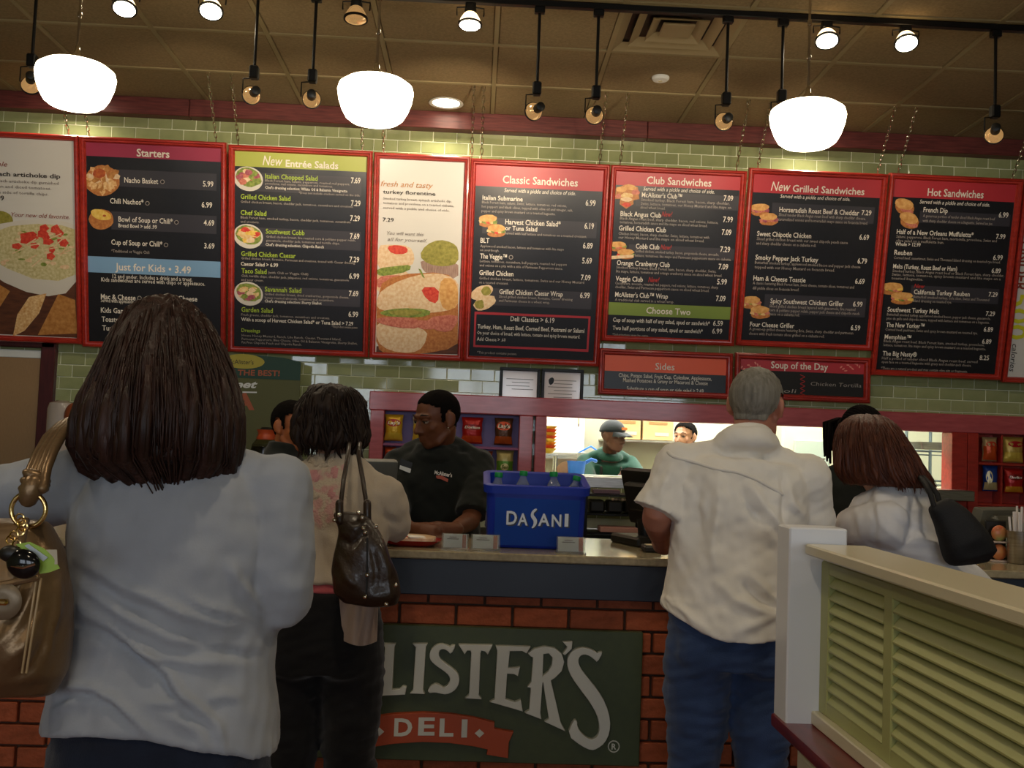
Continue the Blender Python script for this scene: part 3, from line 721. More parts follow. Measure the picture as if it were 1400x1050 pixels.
bowl(b, 339.5, 244.5, 41, 33, ('onion', 'meat', 'leaf', 'bread'), 2); bowl(b, 339.5, 323, 41, 33, ('yel', 'chick', 'bread', 'tom'), 5); bowl(b, 340, 401.5, 40, 32, ('chick', 'bread', 'leaf', 'onion'), 8)
b.chains([b.u0+.02, b.u1-.03]); b.fin()

# --- turkey florentine poster
b = Board('white poster with a large turkey sandwich under a blank top, between two menus', [(519, 216.6), (634.7, 222.5), (626, 485), (513.7, 482)], name='food_poster', cat='poster')
b.panel(m_poster); C = crop(500, 200, 7.5); s = 7.5
T(b, C, s, 'poster_script', FOOD['chip'], [('fresh and tasty', 155, 408, 690, 55)], shear=.3, bold=0)
T(b, C, s, 'poster_lettering', m_ink, [('turkey florentine', 178, 482, 715, 36)], bold=.01)
fine(b, C, s, [('Smoked turkey breast, spinach artichoke dip,', 180, 545, 880), ('tomatoes and provolone on a toasted ciabatta,', 180, 590, 905), ('served with a pickle and choice of side.', 180, 640, 860)], 24, m_ink2)
T(b, C, s, 'poster_lettering', m_ink, [('7.29', 175, 770, 288, 38)], bold=.01)
T(b, C, s, 'poster_script', m_ink2, [('You will want this', 220, 905, 595, 34), ('all for yourself.', 225, 968, 630, 34)], shear=.3, bold=0, slope=.02)
P = lambda pts: [(310+x/3.388, 190+y/3.388) for x, y in pts]
def grow(pts, k=1.13):
    c = np.mean(np.array(pts), 0); return [(min(1074-(y-480)*.008, max(698-(y-480)*.012, c[0]+(x-c[0])*k)), min(1000, c[1]+(y-c[1])*k)) for x, y in pts]
F = lambda k, pts, y, sm=1: b.poly('food_picture', FOOD[k], smoothpoly(P(grow(pts)), sm) if sm else P(pts), y)
F('crust', [(698, 700), (800, 650), (1000, 640), (1070, 690), (1068, 880), (1064, 950), (880, 990), (760, 990), (694, 950)], -.0016); F('bread', [(700, 610), (800, 600), (850, 640), (800, 690), (700, 720)], -.0010)
F('bread', [(700, 500), (760, 495), (840, 500), (862, 545), (850, 585), (760, 600), (702, 595)], -.0012); F('tom', [(745, 500), (790, 492), (835, 505), (830, 530), (770, 532)], -.0016); F('leaf', [(702, 600), (790, 590), (845, 585), (838, 612), (740, 632), (702, 628)], -.0018)
F('meat', [(700, 640), (780, 632), (830, 640), (800, 660), (740, 672), (700, 690)], -.0014)
F('steelp', [(905, 560), (1075, 565), (1070, 650), (960, 630), (915, 610)], -.0014); F('pickle', [(903, 540), (930, 495), (985, 472), (1040, 485), (1080, 510), (1078, 570), (1010, 585), (940, 575)], -.0018)
F('wood', [(694, 960), (1074, 930), (1070, 998), (692, 990)], -.0012, 0)
F('crust', [(695, 890), (760, 850), (900, 850), (1050, 890), (1070, 935), (960, 950), (870, 988), (760, 985), (694, 950)], -.0020); F('bread', [(697, 850), (800, 860), (920, 885), (900, 960), (850, 985), (760, 975), (694, 935)], -.0024)
F('bread', [(698, 740), (740, 700), (830, 655), (930, 632), (1010, 640), (1060, 670), (1078, 710), (1070, 770), (1000, 790), (880, 800), (760, 790), (700, 775)], -.0030); F('bun', [(1000, 650), (1050, 655), (1078, 700), (1075, 770), (1010, 790), (985, 720)], -.0034); F('tom', [(900, 690), (980, 690), (975, 760), (930, 745)], -.0036)
F('leaf', [(720, 800), (800, 785), (930, 790), (925, 820), (810, 826), (730, 815)], -.0040); F('pickle', [(740, 800), (850, 790), (915, 805), (820, 822)], -.0042)
for i, q in enumerate(([(702, 830), (800, 825), (890, 838), (885, 875), (790, 872), (705, 850)], [(870, 838), (1000, 850), (965, 880), (890, 878)], [(930, 830), (1062, 815), (1066, 850), (1030, 892), (960, 880)])): F('meat', q, -.0044-.0003*i)
F('leaf', [(888, 600), (900, 605), (918, 645), (908, 640)], -.005, 0)
b.chains([b.u0+.02]); b.fin()

# --- classic sandwiches
b = Board('classic sandwiches menu board with a red outlined box at its foot', [(650.7, 225), (826.7, 233), (810, 492.7), (641.7, 486.7)])
b.panel(m_panel); C = crop(640, 220, 7); D = crop(640, 360, 7); s = 7
header(b, hm_red, 220+238/7, 651.5)
T(b, C, s, 'heading_lettering', m_txt, [('Classic Sandwiches', 330, 212, 1048, 70)], bold=.015)
T(b, C, s, 'heading_script', m_txt, [(SV, 345, 298, 1028, 36)], shear=.2, bold=.004)
hl(b, 660, 297, 815, 326); hl(b, 652, 393, 808, 423)
T(b, C, s, 'item_name', m_txt, [('Italian Submarine', 137, 370, 522, 42), ('Harvest Chicken Salad*', 355, 605, 884, 48), ('or Tuna Salad', 355, 662, 660, 42), ('BLT', 118, 782, 202, 46), ('The Veggie\u2122', 115, 932, 370, 46)])
T(b, D, s, 'item_name', m_txt, [('Grilled Chicken', 107, 110, 432, 46), ('Grilled Chicken Caesar Wrap', 298, 292, 905, 46), ('Deli Classics > 6.19', 405, 552, 825, 46)])
T(b, C, s, 'price', m_txt, [('6.99', 1123, 428, 1218, 54), ('6.19', 1112, 648, 1202, 54), ('6.89', 1098, 836, 1190, 54), ('5.69', 1090, 980, 1182, 54)])
T(b, D, s, 'price', m_txt, [('7.09', 1078, 160, 1170, 52), ('6.99', 1070, 330, 1162, 52)])
fine(b, C, s, [('Black Forest ham, salami, Swiss, lettuce, tomatoes, red onions,', 132, 405, 942), ('hot peppers and black olives, topped with olive oil and vinegar, salt,', 130, 446, 1000), ('pepper and spicy brown mustard on a toasted baguette.', 128, 488, 835), ('Served with leaf lettuce and tomatoes on a toasted croissant.', 350, 702, 1135), ('Applewood smoked bacon, lettuce and tomatoes with lite mayo', 116, 824, 916), ('on sourdough.', 114, 862, 298), ('Lettuce, tomatoes, cucumbers, bell peppers, roasted red peppers', 112, 968, 942), ('and onions on a pita with a side of Parmesan Peppercorn sauce.', 110, 1008, 905)], 24)
fine(b, D, s, [("Grilled chicken breast, lettuce, tomatoes, Swiss and our Honey Mustard", 105, 152, 1108), ('on a toasted croissant.', 103, 192, 385), ('Sliced grilled chicken breast, Romaine, Caesar dressing', 296, 328, 998), ('and Parmesan cheese in a wheat wrap.', 294, 366, 782), ('*This product contains pecans.', 85, 862, 465)], 24)
T(b, D, s, 'item_name', m_txt, [('Turkey, Ham, Roast Beef, Corned Beef, Pastrami or Salami', 90, 622, 1110, 40)]); fine(b, D, s, [('On your choice of bread, with lettuce, tomato and spicy brown mustard.', 86, 678, 1070), ('Add Cheese > .60', 84, 738, 358)], 34, m_txt)
p = C(410, 922); b.poly('symbol', m_fine, blob(p[0], p[1], 3, 3, 12), -.003); b.poly('symbol', m_panel, blob(p[0], p[1], 2.2, 2.2, 12), -.0034)
o_ = [D(62, 462), D(1172, 508), D(1150, 848), D(50, 800)]; i_ = [D(80, 487), D(1152, 528), D(1133, 822), D(68, 782)]
for k in range(4):
    A = [o_[k], o_[(k+1) % 4], i_[(k+1) % 4], i_[k]]; b.poly('outline_side', hm_red, A, -.002)
sandwich(b, 673, 308.5, 34, 32, 3, fill=('chick', 'leaf', 'tom'))
b.newpic()
for i, (x, y) in enumerate(((658.5, 400), (662.5, 414))): b.poly('food_picture', FOOD['bread'], blob(x, y, 16, 9, 18, .1, i, -.4), -.002-.001*i); b.poly('food_picture', FOOD['pickle'], blob(x+(6 if i == 0 else -7), y+(-2 if i == 0 else 2), 6.5, 6.5, 12, .3, i), -.0025-.001*i)
b.chains([b.u0+.03, b.u1-.03, b.u0-.03]); b.fin()

# --- club sandwiches
b = Board('club sandwiches menu board with a green choose-two band near its foot', [(842.5, 233), (1014, 243), (994, 465), (830, 458)])
b.panel(m_panel); C = crop(820, 230, 7); D = crop(820, 360, 7); s = 7
header(b, hm_red, 230+158/7, 841)
T(b, C, s, 'heading_lettering', m_txt, [('Club Sandwiches', 447, 148, 1065, 68)], bold=.015)
T(b, C, s, 'heading_script', m_txt, [(SV, 415, 212, 1095, 36)], shear=.2, bold=.004)
hl(b, 870, 262, 1009, 288); hl(b, 860, 334, 1003, 356)
T(b, C, s, 'item_name', m_txt, [("McAlister's Club\u2122", 400, 276, 785, 44), ('Black Angus Club', 196, 456, 585, 46), ('Grilled Chicken Club', 182, 594, 632, 46), ('Cobb Club', 343, 768, 568, 46), ('Orange Cranberry Club', 162, 925, 668, 46)])
T(b, D, s, 'item_name', m_txt, [('Veggie Club', 150, 166, 410, 46), ("McAlister's Club\u2122 Wrap", 145, 318, 650, 46)])
T(b, C, s, 'new_mark', m_redp, [('New!', 590, 462, 692, 48), ('New!', 578, 778, 685, 48)], shear=.3, bold=.01); T(b, D, s, 'new_mark', m_redp, [('New!', 462, 178, 568, 48)], shear=.3, bold=.01)
T(b, C, s, 'price', m_txt, [('7.09', 1183, 310, 1273, 50), ('7.99', 1178, 515, 1270, 52), ('7.09', 1165, 636, 1256, 52), ('7.29', 1150, 800, 1244, 52), ('7.09', 1134, 966, 1225, 52)]); T(b, D, s, 'price', m_txt, [('5.99', 1120, 200, 1213, 52), ('7.09', 1110, 360, 1200, 52)])
fine(b, C, s, [('Smoked turkey, Black Forest ham, bacon, sharp cheddar,', 395, 312, 1240), ('Swiss, lettuce, tomatoes, our Honey Mustard and lite mayo on', 392, 350, 1255), ('sliced wheat bread.', 388, 386, 625), ('Black Angus roast beef, sharp cheddar, bacon, red onions, lettuce,', 192, 490, 1132), ('tomatoes, horseradish sauce and lite mayo on sliced wheat bread.', 190, 526, 1028), ('Chicken breast, bacon, sharp cheddar, Swiss, lettuce, tomatoes with', 178, 636, 1045), ("our Honey Mustard and lite mayo on sliced wheat bread.", 176, 672, 998), ('Grilled chicken, smoked turkey, bacon, gorgonzola cheese, avocado,', 340, 804, 1138), ('lettuce, tomatoes, lite mayo and Parmesan peppercorn sauce on ciabatta.', 336, 846, 1255), ('Smoked turkey breast, Black Forest ham, bacon, sharp cheddar, Swiss,', 158, 958, 1112), ('lite mayo, lettuce, tomatoes and orange cranberry sauce on sliced wheat bread.', 155, 996, 1168)], 26)
fine(b, D, s, [('Cucumbers, avocado, roasted red peppers, red onions, lettuce, tomatoes, sharp', 146, 200, 1130), ('cheddar, Swiss and Parmesan peppercorn sauce on sliced wheat bread.', 146, 236, 1045), ("A traditional club served in a wheat wrap.", 144, 358, 710), ('*Substitutions may be extra.', 120, 692, 468)], 26)
b.band(hm_green2, 360+370/7, 360+490/7, 831, 'choose_two_band')
T(b, D, s, 'heading_lettering', m_txt, [('Choose Two', 443, 478, 865, 60)], bold=.015)
T(b, D, s, 'item_name', m_txt, [('Cup of soup with half of any salad, spud or sandwich*', 125, 556, 1050, 38), ('Two half portions of any salad, spud or sandwich*', 122, 634, 982, 38)]); T(b, D, s, 'price', m_txt, [('6.59', 1082, 596, 1175, 48), ('6.99', 1073, 670, 1168, 48)])
b.poly('food_picture', FOOD['crust'], [(842, 258), (855, 252), (872, 256), (874, 272), (866, 274), (866, 279), (856, 285.5), (847, 279), (848, 272), (841, 272)], -.002)
for k, (x, y, w, h, kk) in enumerate(((849, 259, 7, 4, 'bun'), (862, 256, 9, 4, 'bun'), (869, 263, 5, 4, 'meat'), (857, 267, 10, 3.4, 'chick'), (857, 273, 9, 3, 'bread'), (845, 268, 4, 3, 'meat'), (856, 280, 6, 3, 'tom'))): b.poly('food_picture', FOOD[kk], blob(x, y, w, h, 10, .4, k), -.0026-.0002*k)
sandwich(b, 850, 342, 32, 25, 12, fill=('tom', 'leaf', 'meat')); b.poly('food_picture', FOOD['bread'], [(834.5, 350), (866, 348), (866, 352), (834.2, 354.5)], -.006)
b.chains([b.u0+.02, b.u1-.03]); CL = b; b.fin()

# --- grilled sandwiches
b = Board('new grilled sandwiches menu board above the man in the white shirt', [(1031, 238), (1206, 246), (1183, 470), (1013, 466)])
b.panel(m_panel); C = crop(1010, 235, 7); D = crop(1010, 350, 7); s = 7
header(b, hm_red, 235+195/7, 1031.5)
T(b, C, s, 'heading_script', m_txt, [('New', 305, 178, 490, 85)], shear=.25, bold=.004)
T(b, C, s, 'heading_lettering', m_txt, [('Grilled Sandwiches', 512, 190, 1198, 64)], bold=.015); T(b, C, s, 'heading_script', m_txt, [(SV, 395, 248, 1062, 34)], shear=.2, bold=.004)
hl(b, 1056, 277, 1194, 306); hl(b, 1046, 402, 1182, 434)
T(b, C, s, 'item_name', m_txt, [('Horseradish Roast Beef & Cheddar', 385, 382, 1148, 46), ('Sweet Chipotle Chicken', 172, 612, 690, 46), ('Smoky Pepper Jack Turkey', 157, 838, 757, 46)]); T(b, D, s, 'item_name', m_txt, [('Ham & Cheese Toastie', 137, 232, 636, 46), ('Spicy Southwest Chicken Griller', 300, 450, 998, 46), ('Four Cheese Griller', 104, 672, 528, 44)])
T(b, C, s, 'price', m_txt, [('7.29', 1172, 412, 1265, 46), ('6.69', 1150, 648, 1242, 50), ('6.79', 1133, 876, 1223, 50)]); T(b, D, s, 'price', m_txt, [('6.69', 1110, 264, 1200, 50), ('6.99', 1090, 482, 1180, 48), ('6.59', 1068, 708, 1158, 48)])
fine(b, C, s, [('Sliced tender Black Angus roast beef with sharp cheddar cheese,', 380, 422, 1210), ('caramelized onions and horseradish mayo sauce on focaccia bread.', 374, 466, 1232), ('Sliced grilled chicken breast with our sweet chipotle peach sauce', 170, 652, 1040), ('and sharp cheddar cheese on a ciabatta roll.', 165, 694, 738), ('Butterball smoked turkey, applewood smoked bacon and pepper jack cheese', 152, 878, 1160), ('topped with our Honey Mustard on focaccia bread.', 150, 922, 915)], 28)
fine(b, D, s, [('A classic featuring Black Forest ham, Swiss cheese, tomato slices, tomatoes and', 132, 270, 1100), ('dill pickle slices on focaccia bread.', 130, 318, 575), ('Sliced grilled chicken breast layered with guacamole, fire roasted', 292, 490, 1112), ('corn & poblano pepper relish, pepper jack cheese and chipotle ranch', 290, 528, 1152), ('sauce on a ciabatta roll.', 288, 566, 580), ('A grown-up grilled cheese featuring Brie, Swiss, sharp cheddar and parmesan', 98, 708, 1092), ('cheese with fresh tomato slices grilled on a ciabatta roll.', 95, 752, 818)], 28)
sandwich(b, 1045, 293, 34, 31, 21, fill=('meat', 'onion', 'meat')); sandwich(b, 1033, 420, 36, 32, 22, fill=('chick', 'meat', 'leaf'))
b.chains([b.u0+.02, b.u1-.03]); b.fin()

# --- hot sandwiches
b = Board('hot sandwiches menu board, the tall one at the right', [(1223, 244), (1391, 253.6), (1358, 510.6), (1197, 506)])
b.panel(m_panel); C = crop(1200, 235, 7); D = crop(1190, 375, 7); s = 7
header(b, hm_red, 235+238/7, 1223)
T(b, C, s, 'heading_lettering', m_txt, [('Hot Sandwiches', 472, 228, 1008, 70)], bold=.015); T(b, C, s, 'heading_script', m_txt, [(SV, 398, 302, 1068, 36)], shear=.2, bold=.004)
hl(b, 1258, 288, 1380, 310); hl(b, 1246, 390, 1364, 416)
T(b, C, s, 'item_name', m_txt, [('French Dip', 433, 384, 665, 46), ('Half of a New Orleans Muffuletta*', 178, 592, 912, 44), ('Reuben', 155, 792, 325, 46), ('Melts (Turkey, Roast Beef or Ham)', 143, 922, 755, 42), ('Whole > 12.99', 165, 705, 405, 34)])
T(b, D, s, 'item_name', m_txt, [('California Turkey Reuben', 412, 188, 945, 44), ('Southwest Turkey Melt', 160, 356, 652, 44), ('The New Yorker\u2122', 147, 502, 512, 44), ('Memphian\u2122', 132, 616, 385, 42), ('The Big Nasty\u00ae', 113, 776, 440, 44)])
T(b, D, s, 'new_mark', m_redp, [('New', 412, 130, 515, 40)], shear=.3, bold=.01)
T(b, C, s, 'price', m_txt, [('6.99', 1153, 436, 1245, 50), ('7.99', 1128, 640, 1216, 46), ('6.99', 1100, 842, 1190, 48), ('6.89', 1085, 966, 1172, 44)]); T(b, D, s, 'price', m_txt, [('7.29', 1126, 212, 1212, 44), ('7.29', 1100, 396, 1187, 44), ('6.89', 1080, 548, 1168, 46), ('6.89', 1064, 662, 1152, 44), ('8.25', 1040, 818, 1130, 46)])
fine(b, C, s, [('A generous portion of tender sliced Black Angus roast beef', 430, 432, 1118), ('with sharp cheddar cheese on a baguette. Served au jus.', 426, 478, 1098), ('Salami, pepperoni, Black Forest ham, mortadella, provolone, Swiss and', 175, 630, 1135), ('olive salad on a muffuletta bun.', 172, 668, 630), ('Corned beef, sauerkraut, Swiss and Thousand Island dressing on toasted rye bread.', 150, 832, 1170), ('Smoked turkey, Black Angus roast beef or Black Forest ham, sharp cheddar,', 138, 958, 1205), ('Swiss, lettuce, tomatoes, spicy brown mustard and lite mayo on a', 133, 992, 1172), ('toasted baguette.', 128, 1028, 430)], 26)
fine(b, D, s, [('Butterball smoked turkey, cole slaw, Swiss and Thousand', 408, 226, 1132), ('Island dressing on toasted rye.', 402, 264, 775), ('Butterball smoked turkey, applewood smoked bacon, pepper jack cheese, guacamole,', 155, 394, 1145), ('pico de gallo and chipotle sauce, topped with lettuce and tomatoes on a baguette.', 152, 432, 1135), ('Corned beef, pastrami, Swiss and spicy brown mustard on toasted rye.', 140, 538, 1022), ('Black Angus roast beef, Black Forest ham, smoked turkey, provolone,', 124, 648, 1088), ('lettuce, tomatoes, lite mayo and spicy brown mustard on a toasted baguette.', 122, 686, 1100), ('Half a pound of tender sliced Black Angus roast beef, served', 106, 812, 1020), ('open face on a toasted baguette with gravy and cheddar-jack cheese.', 103, 848, 962), ('*These are a natural product and may contain olive pits or fragments.', 98, 908, 925)], 26)
for i, (x, y) in enumerate(((1236.5, 281), (1243, 300))): b.poly('food_picture', FOOD['crust'], blob(x, y+3, 13, 9.5, 18, .1, i, .3), -.002-.001*i); b.poly('food_picture', FOOD['meat'], blob(x+3, y+7, 9, 3.5, 12, .2, i, .3), -.0025-.001*i); b.poly('food_picture', FOOD['bun'], blob(x-.5, y-2, 13, 7.5, 18, .1, i+4, .3), -.0028-.001*i)
sandwich(b, 1226, 401, 42, 31, 31, fill=('meat', 'yel', 'leaf'))
b.chains([b.u0+.02, b.u1-.03]); b.fin()

# --- right poster
b = Board('pale poster with yellow 500 calories lettering at the right picture edge', [(1408, 255), (1562, 263), (1528, 522), (1375.5, 514)], name='food_poster', cat='poster')
b.panel(m_poster)
def vtext(b, nm, mat, txt, x0, y0, x1, y1, h, bold, shear=0):        # lettering that runs down the panel
    u, v = b.uv(x0, y0); u2, v2 = b.uv(x1, y1); V, F = text2d(txt, bold, shear); k = (v-v2)/(V[:, 0].max()-V[:, 0].min()); hz = h*6.35/1400/CAPH
    b.m(nm, mat).add([b.P(u+q*hz, v-(p-V[:, 0].min())*k, -.003) for p, q in V], F)
vtext(b, 'poster_lettering', m_ink3, 'UNDER', 1392, 330, 1392, 398, 20, .01)
vtext(b, 'poster_numerals', M('poster_yellow', '#d3d12a', .5), '500', 1384, 400, 1382, 464, 26, .015)
vtext(b, 'poster_script', m_ink, 'calories', 1384, 470, 1382, 508, 8, .0, .2)
b.chains([b.u0+.03]); b.fin()

# --- sides and soup of the day, hung below
b = Board('small sides board with bright orange heading below the club menu', [(826.7, 485), (993, 491), (992, 539), (826, 530)], flat=True, fw=.038)
b.panel(m_panel); C = crop(630, 210, 3); s = 3
b.band(hm_or, None, 210+890/3, 827)
T(b, C, s, 'heading_lettering', m_txt, [('Sides', 797, 886, 876, 28)], bold=.008)
T(b, C, s, 'item_name', m_txt, [('Chips, Potato Salad, Fruit Cup, Coleslaw, Applesauce,', 647, 916, 1028, 16), ('Mashed Potatoes & Gravy or Macaroni & Cheese', 665, 936, 1012, 16), ('Substitute a cup of soup or side salad > 2.69', 680, 970, 995, 16)], bold=.006)
b.fin()
b = Board('soup of the day chalkboard with red heading behind the grey-haired man', [(1012, 490), (1181, 498), (1180, 544), (1012, 536)], flat=True, fw=.038)
b.panel(m_chalk); C = crop(980, 480, 6.364); s = 6.364
b.band(hm_red, None, 480+160/6.364, 1013)
T(b, C, s, 'heading_lettering', m_txt, [('Soup of the Day', 470, 148, 965, 60)], bold=.012)
T(b, C, s, 'chalk_writing', m_fine, [('Chicken Tortilla', 815, 300, 1255, 34), ('Broccoli', 300, 350, 690, 34)], shear=.1, bold=-.006)
zz = [C(745+(22 if k % 2 else -22), 205+k*20) for k in range(10)]
for k in range(9): (x0, y0), (x1, y1) = zz[k], zz[k+1]; b.poly('zigzag_stroke', m_redp, [(x0, y0-.5), (x1, y1-.5), (x1, y1+.5), (x0, y0+.5)], -.003)
for cx0 in (215, 1080):
    for k in range(9):
        x, y = C(cx0+k*20, 140-6*k+ (k % 3)*22); b.poly('flourish_stroke', M('menu_flourish', '#e08a7c', .5), blob(x, y, 2.2, 1.1, 8, .3, k, -.8+k*.3), -.003)
b.fin()
# ------------------------------------------------------------------ raised logo sign on the brick
YS = YB-.026
t = thing('logo_sign', 'dark green sign with raised white serif letters and orange ribbon on the brick', 'sign', (-.12, YS, .47))
sTR, sBR = pt(878, 863, YS), pt(873, 1046, YS)
sx1 = (sTR[0]+sBR[0])/2; sx0 = -.84; sz1 = sTR[2]; sz0 = sBR[2]
MB().rbox(((sx0+sx1)/2, YS-.006, (sz0+sz1)/2), (sx1-sx0, .026, sz1-sz0), .003).build('panel', M('dark_green_sign_paint', '#414a2c', .45, var=('#3b4428', 40, (1, 1, 1))), t)
YL = YS-.019
def sgn(x, y): p = pt(480+x/3.3333, 840+y/3.3333, YL); return (p[0], p[2])
def raised(nm, mat, polys, ext=.011, bev=.002, y=YL, smo=0, conv=sgn, parent=t):
    polys = [[conv(*q) for q in (smoothpoly(P_, smo) if smo else P_)] for P_ in polys]
    v, f = outline(polys, ext, bev); q = MB(); q.add([(a, y-ext-bev-c, b) for a, b, c in v], f); return q.build(nm, mat, parent, 30)
m_let = M('sign_letter_white', '#c9c8bc', .4); m_rib = M('sign_ribbon_orange', '#a8451f', .45)
LET = dict(
 L=[[(155,130),(202,130),(197,145),(187,338),(222,336),(240,322),(252,325),(246,355),(136,361),(148,348),(160,146)]],
 I=[[(288,130),(346,130),(340,142),(327,340),(333,352),(276,350),(287,338),(299,142)]],
 T=[[(495,134),(640,136),(622,172),(612,160),(592,155),(587,170),(580,360),(590,376),(526,372),(540,360),(550,170),(547,156),(528,155),(518,170)]],
 E=[[(662,140),(812,143),(797,168),(780,158),(720,158),(712,240),(745,240),(765,236),(757,270),(742,262),(708,260),(700,380),(745,395),(770,385),(778,430),(638,390),(655,380),(668,160)]],
 R=[[(808,172),(835,152),(880,142),(925,150),(955,175),(966,210),(955,250),(925,280),(905,292),(935,420),(950,485),(968,518),(885,480),(902,470),(875,300),(868,300),(858,440),(862,465),(796,440),(812,430),(820,325),(806,322),(822,300),(830,188),(818,182)], [(872,172),(900,168),(918,190),(915,225),(898,255),(868,280)]],
 A=[[(42,135),(76,135),(88,255),(105,262),(103,282),(92,280),(99,350),(107,366),(50,376),(62,362),(56,285),(12,290),(-4,372),(8,386),(-40,394),(-28,380)], [(38,178),(54,262),(18,264)]],
 M=[[(-420,250),(-370,235),(-310,470),(-255,205),(-205,190),(-200,205),(-188,440),(-180,455),(-240,475),(-232,460),(-240,270),(-300,560),(-315,565),(-372,315),(-380,560),(-365,590),(-420,610),(-410,590),(-398,270)]])
for ch, P_ in LET.items(): raised('letter', m_let, P_)
S1 = [(475,138),(455,172),(445,160),(425,148),(405,152),(398,170),(402,195),(425,215),(460,240),(485,262),(493,290),(485,320),(465,342),(435,355),(405,350),(385,345),(352,348),(362,322),(385,310),(405,318),(420,330),(440,320),(455,295),(450,270),(425,248),(390,225),(368,205),(360,185),(365,158),(385,137),(412,130),(438,137),(452,145),(460,136)]
S2 = [(1140,168),(1118,208),(1108,198),(1085,180),(1060,172),(1038,180),(1028,205),(1040,240),(1075,285),(1120,340),(1155,400),(1175,470),(1172,530),(1150,575),(1118,600),(1092,608),(1050,590),(985,540),(1012,475),(1025,478),(1025,500),(1040,530),(1075,560),(1100,565),(1125,545),(1132,505),(1120,450),(1090,395),(1045,335),(1005,280),(985,235),(985,195),(1000,168),(1030,150),(1065,148),(1100,158),(1118,175),(1128,168)]
raised('letter', m_let, [S1], smo=1); raised('letter', m_let, [S2], smo=1)
raised('letter', m_let, [[(-105,190),(-90,180),(-80,215),(-95,215),(-115,205),(-135,220),(-140,250),(-128,285),(-105,285),(-85,270),(-85,285),(-105,302),(-135,300),(-160,270),(-162,230),(-145,195),(-120,183)]], smo=1)
raised('apostrophe', m_let, [[(968,122),(1003,120),(1000,150),(972,176),(966,172),(982,150),(985,140)]])
rib = [(95,462),(200,448),(330,442),(450,448),(560,465),(650,487),(650,515),(735,530),(715,575),(712,643),(620,628),(625,605),(560,590),(450,575),(330,570),(200,578),(105,592),(100,618),(22,628),(38,570),(42,512),(92,505)]
ribbon = raised('ribbon', m_rib, [rib], ext=.010)
YL2 = YL-.024
def flat_letter(nm, mat, txt, x0, y0, x1, h, parent, Yp, d=.004, bold=.03, shear=0, conv=None, slope=0):
    V, F = text2d(txt, bold, shear, 3); conv = conv or (lambda x, y: pt(480+x/3.3333, 840+y/3.3333, Yp))
    a, b_ = conv(x0, y0), conv(x1, y0+slope*(x1-x0)); c = conv(x0, y0-h); sx = (b_[0]-a[0])/(V[:, 0].max()-V[:, 0].min()); sz = (c[2]-a[2])/CAPH; dz = (b_[2]-a[2])/(b_[0]-a[0])
    q = MB(); n = len(V); X = [(a[0]+(p-V[:, 0].min())*sx, a[2]+r*sz+dz*(p-V[:, 0].min())*sx) for p, r in V]
    q.add([(p, Yp-d, r) for p, r in X], F); return q.build(nm, mat, parent, None, fix=False)
for ch, x0, x1, y0 in (('D', 195, 277, 552), ('E', 305, 380, 548), ('L', 402, 466, 553), ('I', 502, 528, 557)): flat_letter('ribbon_letter', m_let, ch, x0, y0, x1, 76, ribbon, YL2, .002)
for x, y in ((132, 525), (585, 532)): raised('diamond', m_let, [[(x-20, y), (x, y-18), (x+20, y), (x, y+18)]], .001, .0008, YL2, parent=ribbon)
cc = sgn(1197, 602)
q = MB(); q.lathe([(.0165, 0), (.0175, .003), (.0195, .003), (.0205, 0)], (cc[0], YL, cc[1]), 28, (0, -1, 0), cap=False); q.build('trademark_ring', m_let, t)
flat_letter('trademark_letter', m_let, 'R', 1186, 614, 1208, 25, t, YL, .002)

# ------------------------------------------------------------------ chip racks and trims of the back wall
YRk = 6.40
struct('trim_10', MB().rbox(((pt(505, 545, YRk)[0]+XR)/2, YRk+.075, 1.688), (XR-pt(505, 545, YRk)[0], .15, .117), .006), m_daylit_redwood)
m_rackback = M('rack_violet_back', '#77659a', .5); m_rackshelf = M('rack_mauve_shelf', '#94507a', .45)  # violet back lightened, its reflection is put into the colour
def rack(label, x0, x1, z0, z1, zs, fl, fr, back, shelf, frame_m, cols):
    t = thing('chip_rack', label, 'shelf', ((x0+x1)/2, YRk+.1, z0-.1))
    MB().rbox((x0+fl/2, YRk+.075, (z0+z1)/2-.05), (fl, .15, z1-z0+.1), .004).build('upright', frame_m, t)
    MB().rbox((x1-fr/2, YRk+.075, (z0+z1)/2-.05), (fr, .15, z1-z0+.1), .004).build('upright', frame_m, t)
    MB().box((x0+fl, YRk+.135, z0), (x1-fr, YRk+.148, z1)).build('back', back, t)
    for z in zs: MB().rbox(((x0+fl+x1-fr)/2, YRk+.075, z), (x1-fr-x0-fl, .125, .016), .002).build('shelf', shelf, t)
    for c_ in cols: MB().rbox((c_, YRk+.08, (z0+z1)/2), (.012, .11, z1-z0), .002).build('partition', shelf, t)
    MB().rbox(((x0+x1)/2, YRk+.075, z0-.05), (x1-x0, .148, .1), .004).build('bottom_rail', frame_m, t)
    return t
rx0, rx1 = pt(505, 600, YRk)[0], pt(728, 600, YRk)[0]
rack('rose chip rack with violet back behind the man in the black polo', rx0, rx1, 1.17, 1.63, [float(pt(600, 610, YRk+.06)[2]), 1.18], .085, .085, m_rackback, m_rackshelf, m_daylit_redwood, [])
struct('trim_11', MB().rbox((float(pt(738, 600, YRk)[0])+.006, YRk+.075, 1.40), (.07, .15, .46), .004), m_daylit_redwood)
r0 = float(pt(1302, 600, YRk)[0])
struct('trim_12', MB().rbox((r0+.05, YRk+.075, 1.36), (.1, .15, .54), .004), m_redwood)
q0, q1 = float(pt(1324, 600, YRk)[0]), float(pt(1418, 600, YRk)[0])
rack('red chip rack at the right edge of the picture', q0, q1, 1.17, 1.63, [float(pt(1350, 634, YRk+.06)[2]), 1.18], .068, .04, m_redwood, m_redwood, m_redwood, [float(pt(1373, 600, YRk)[0])])

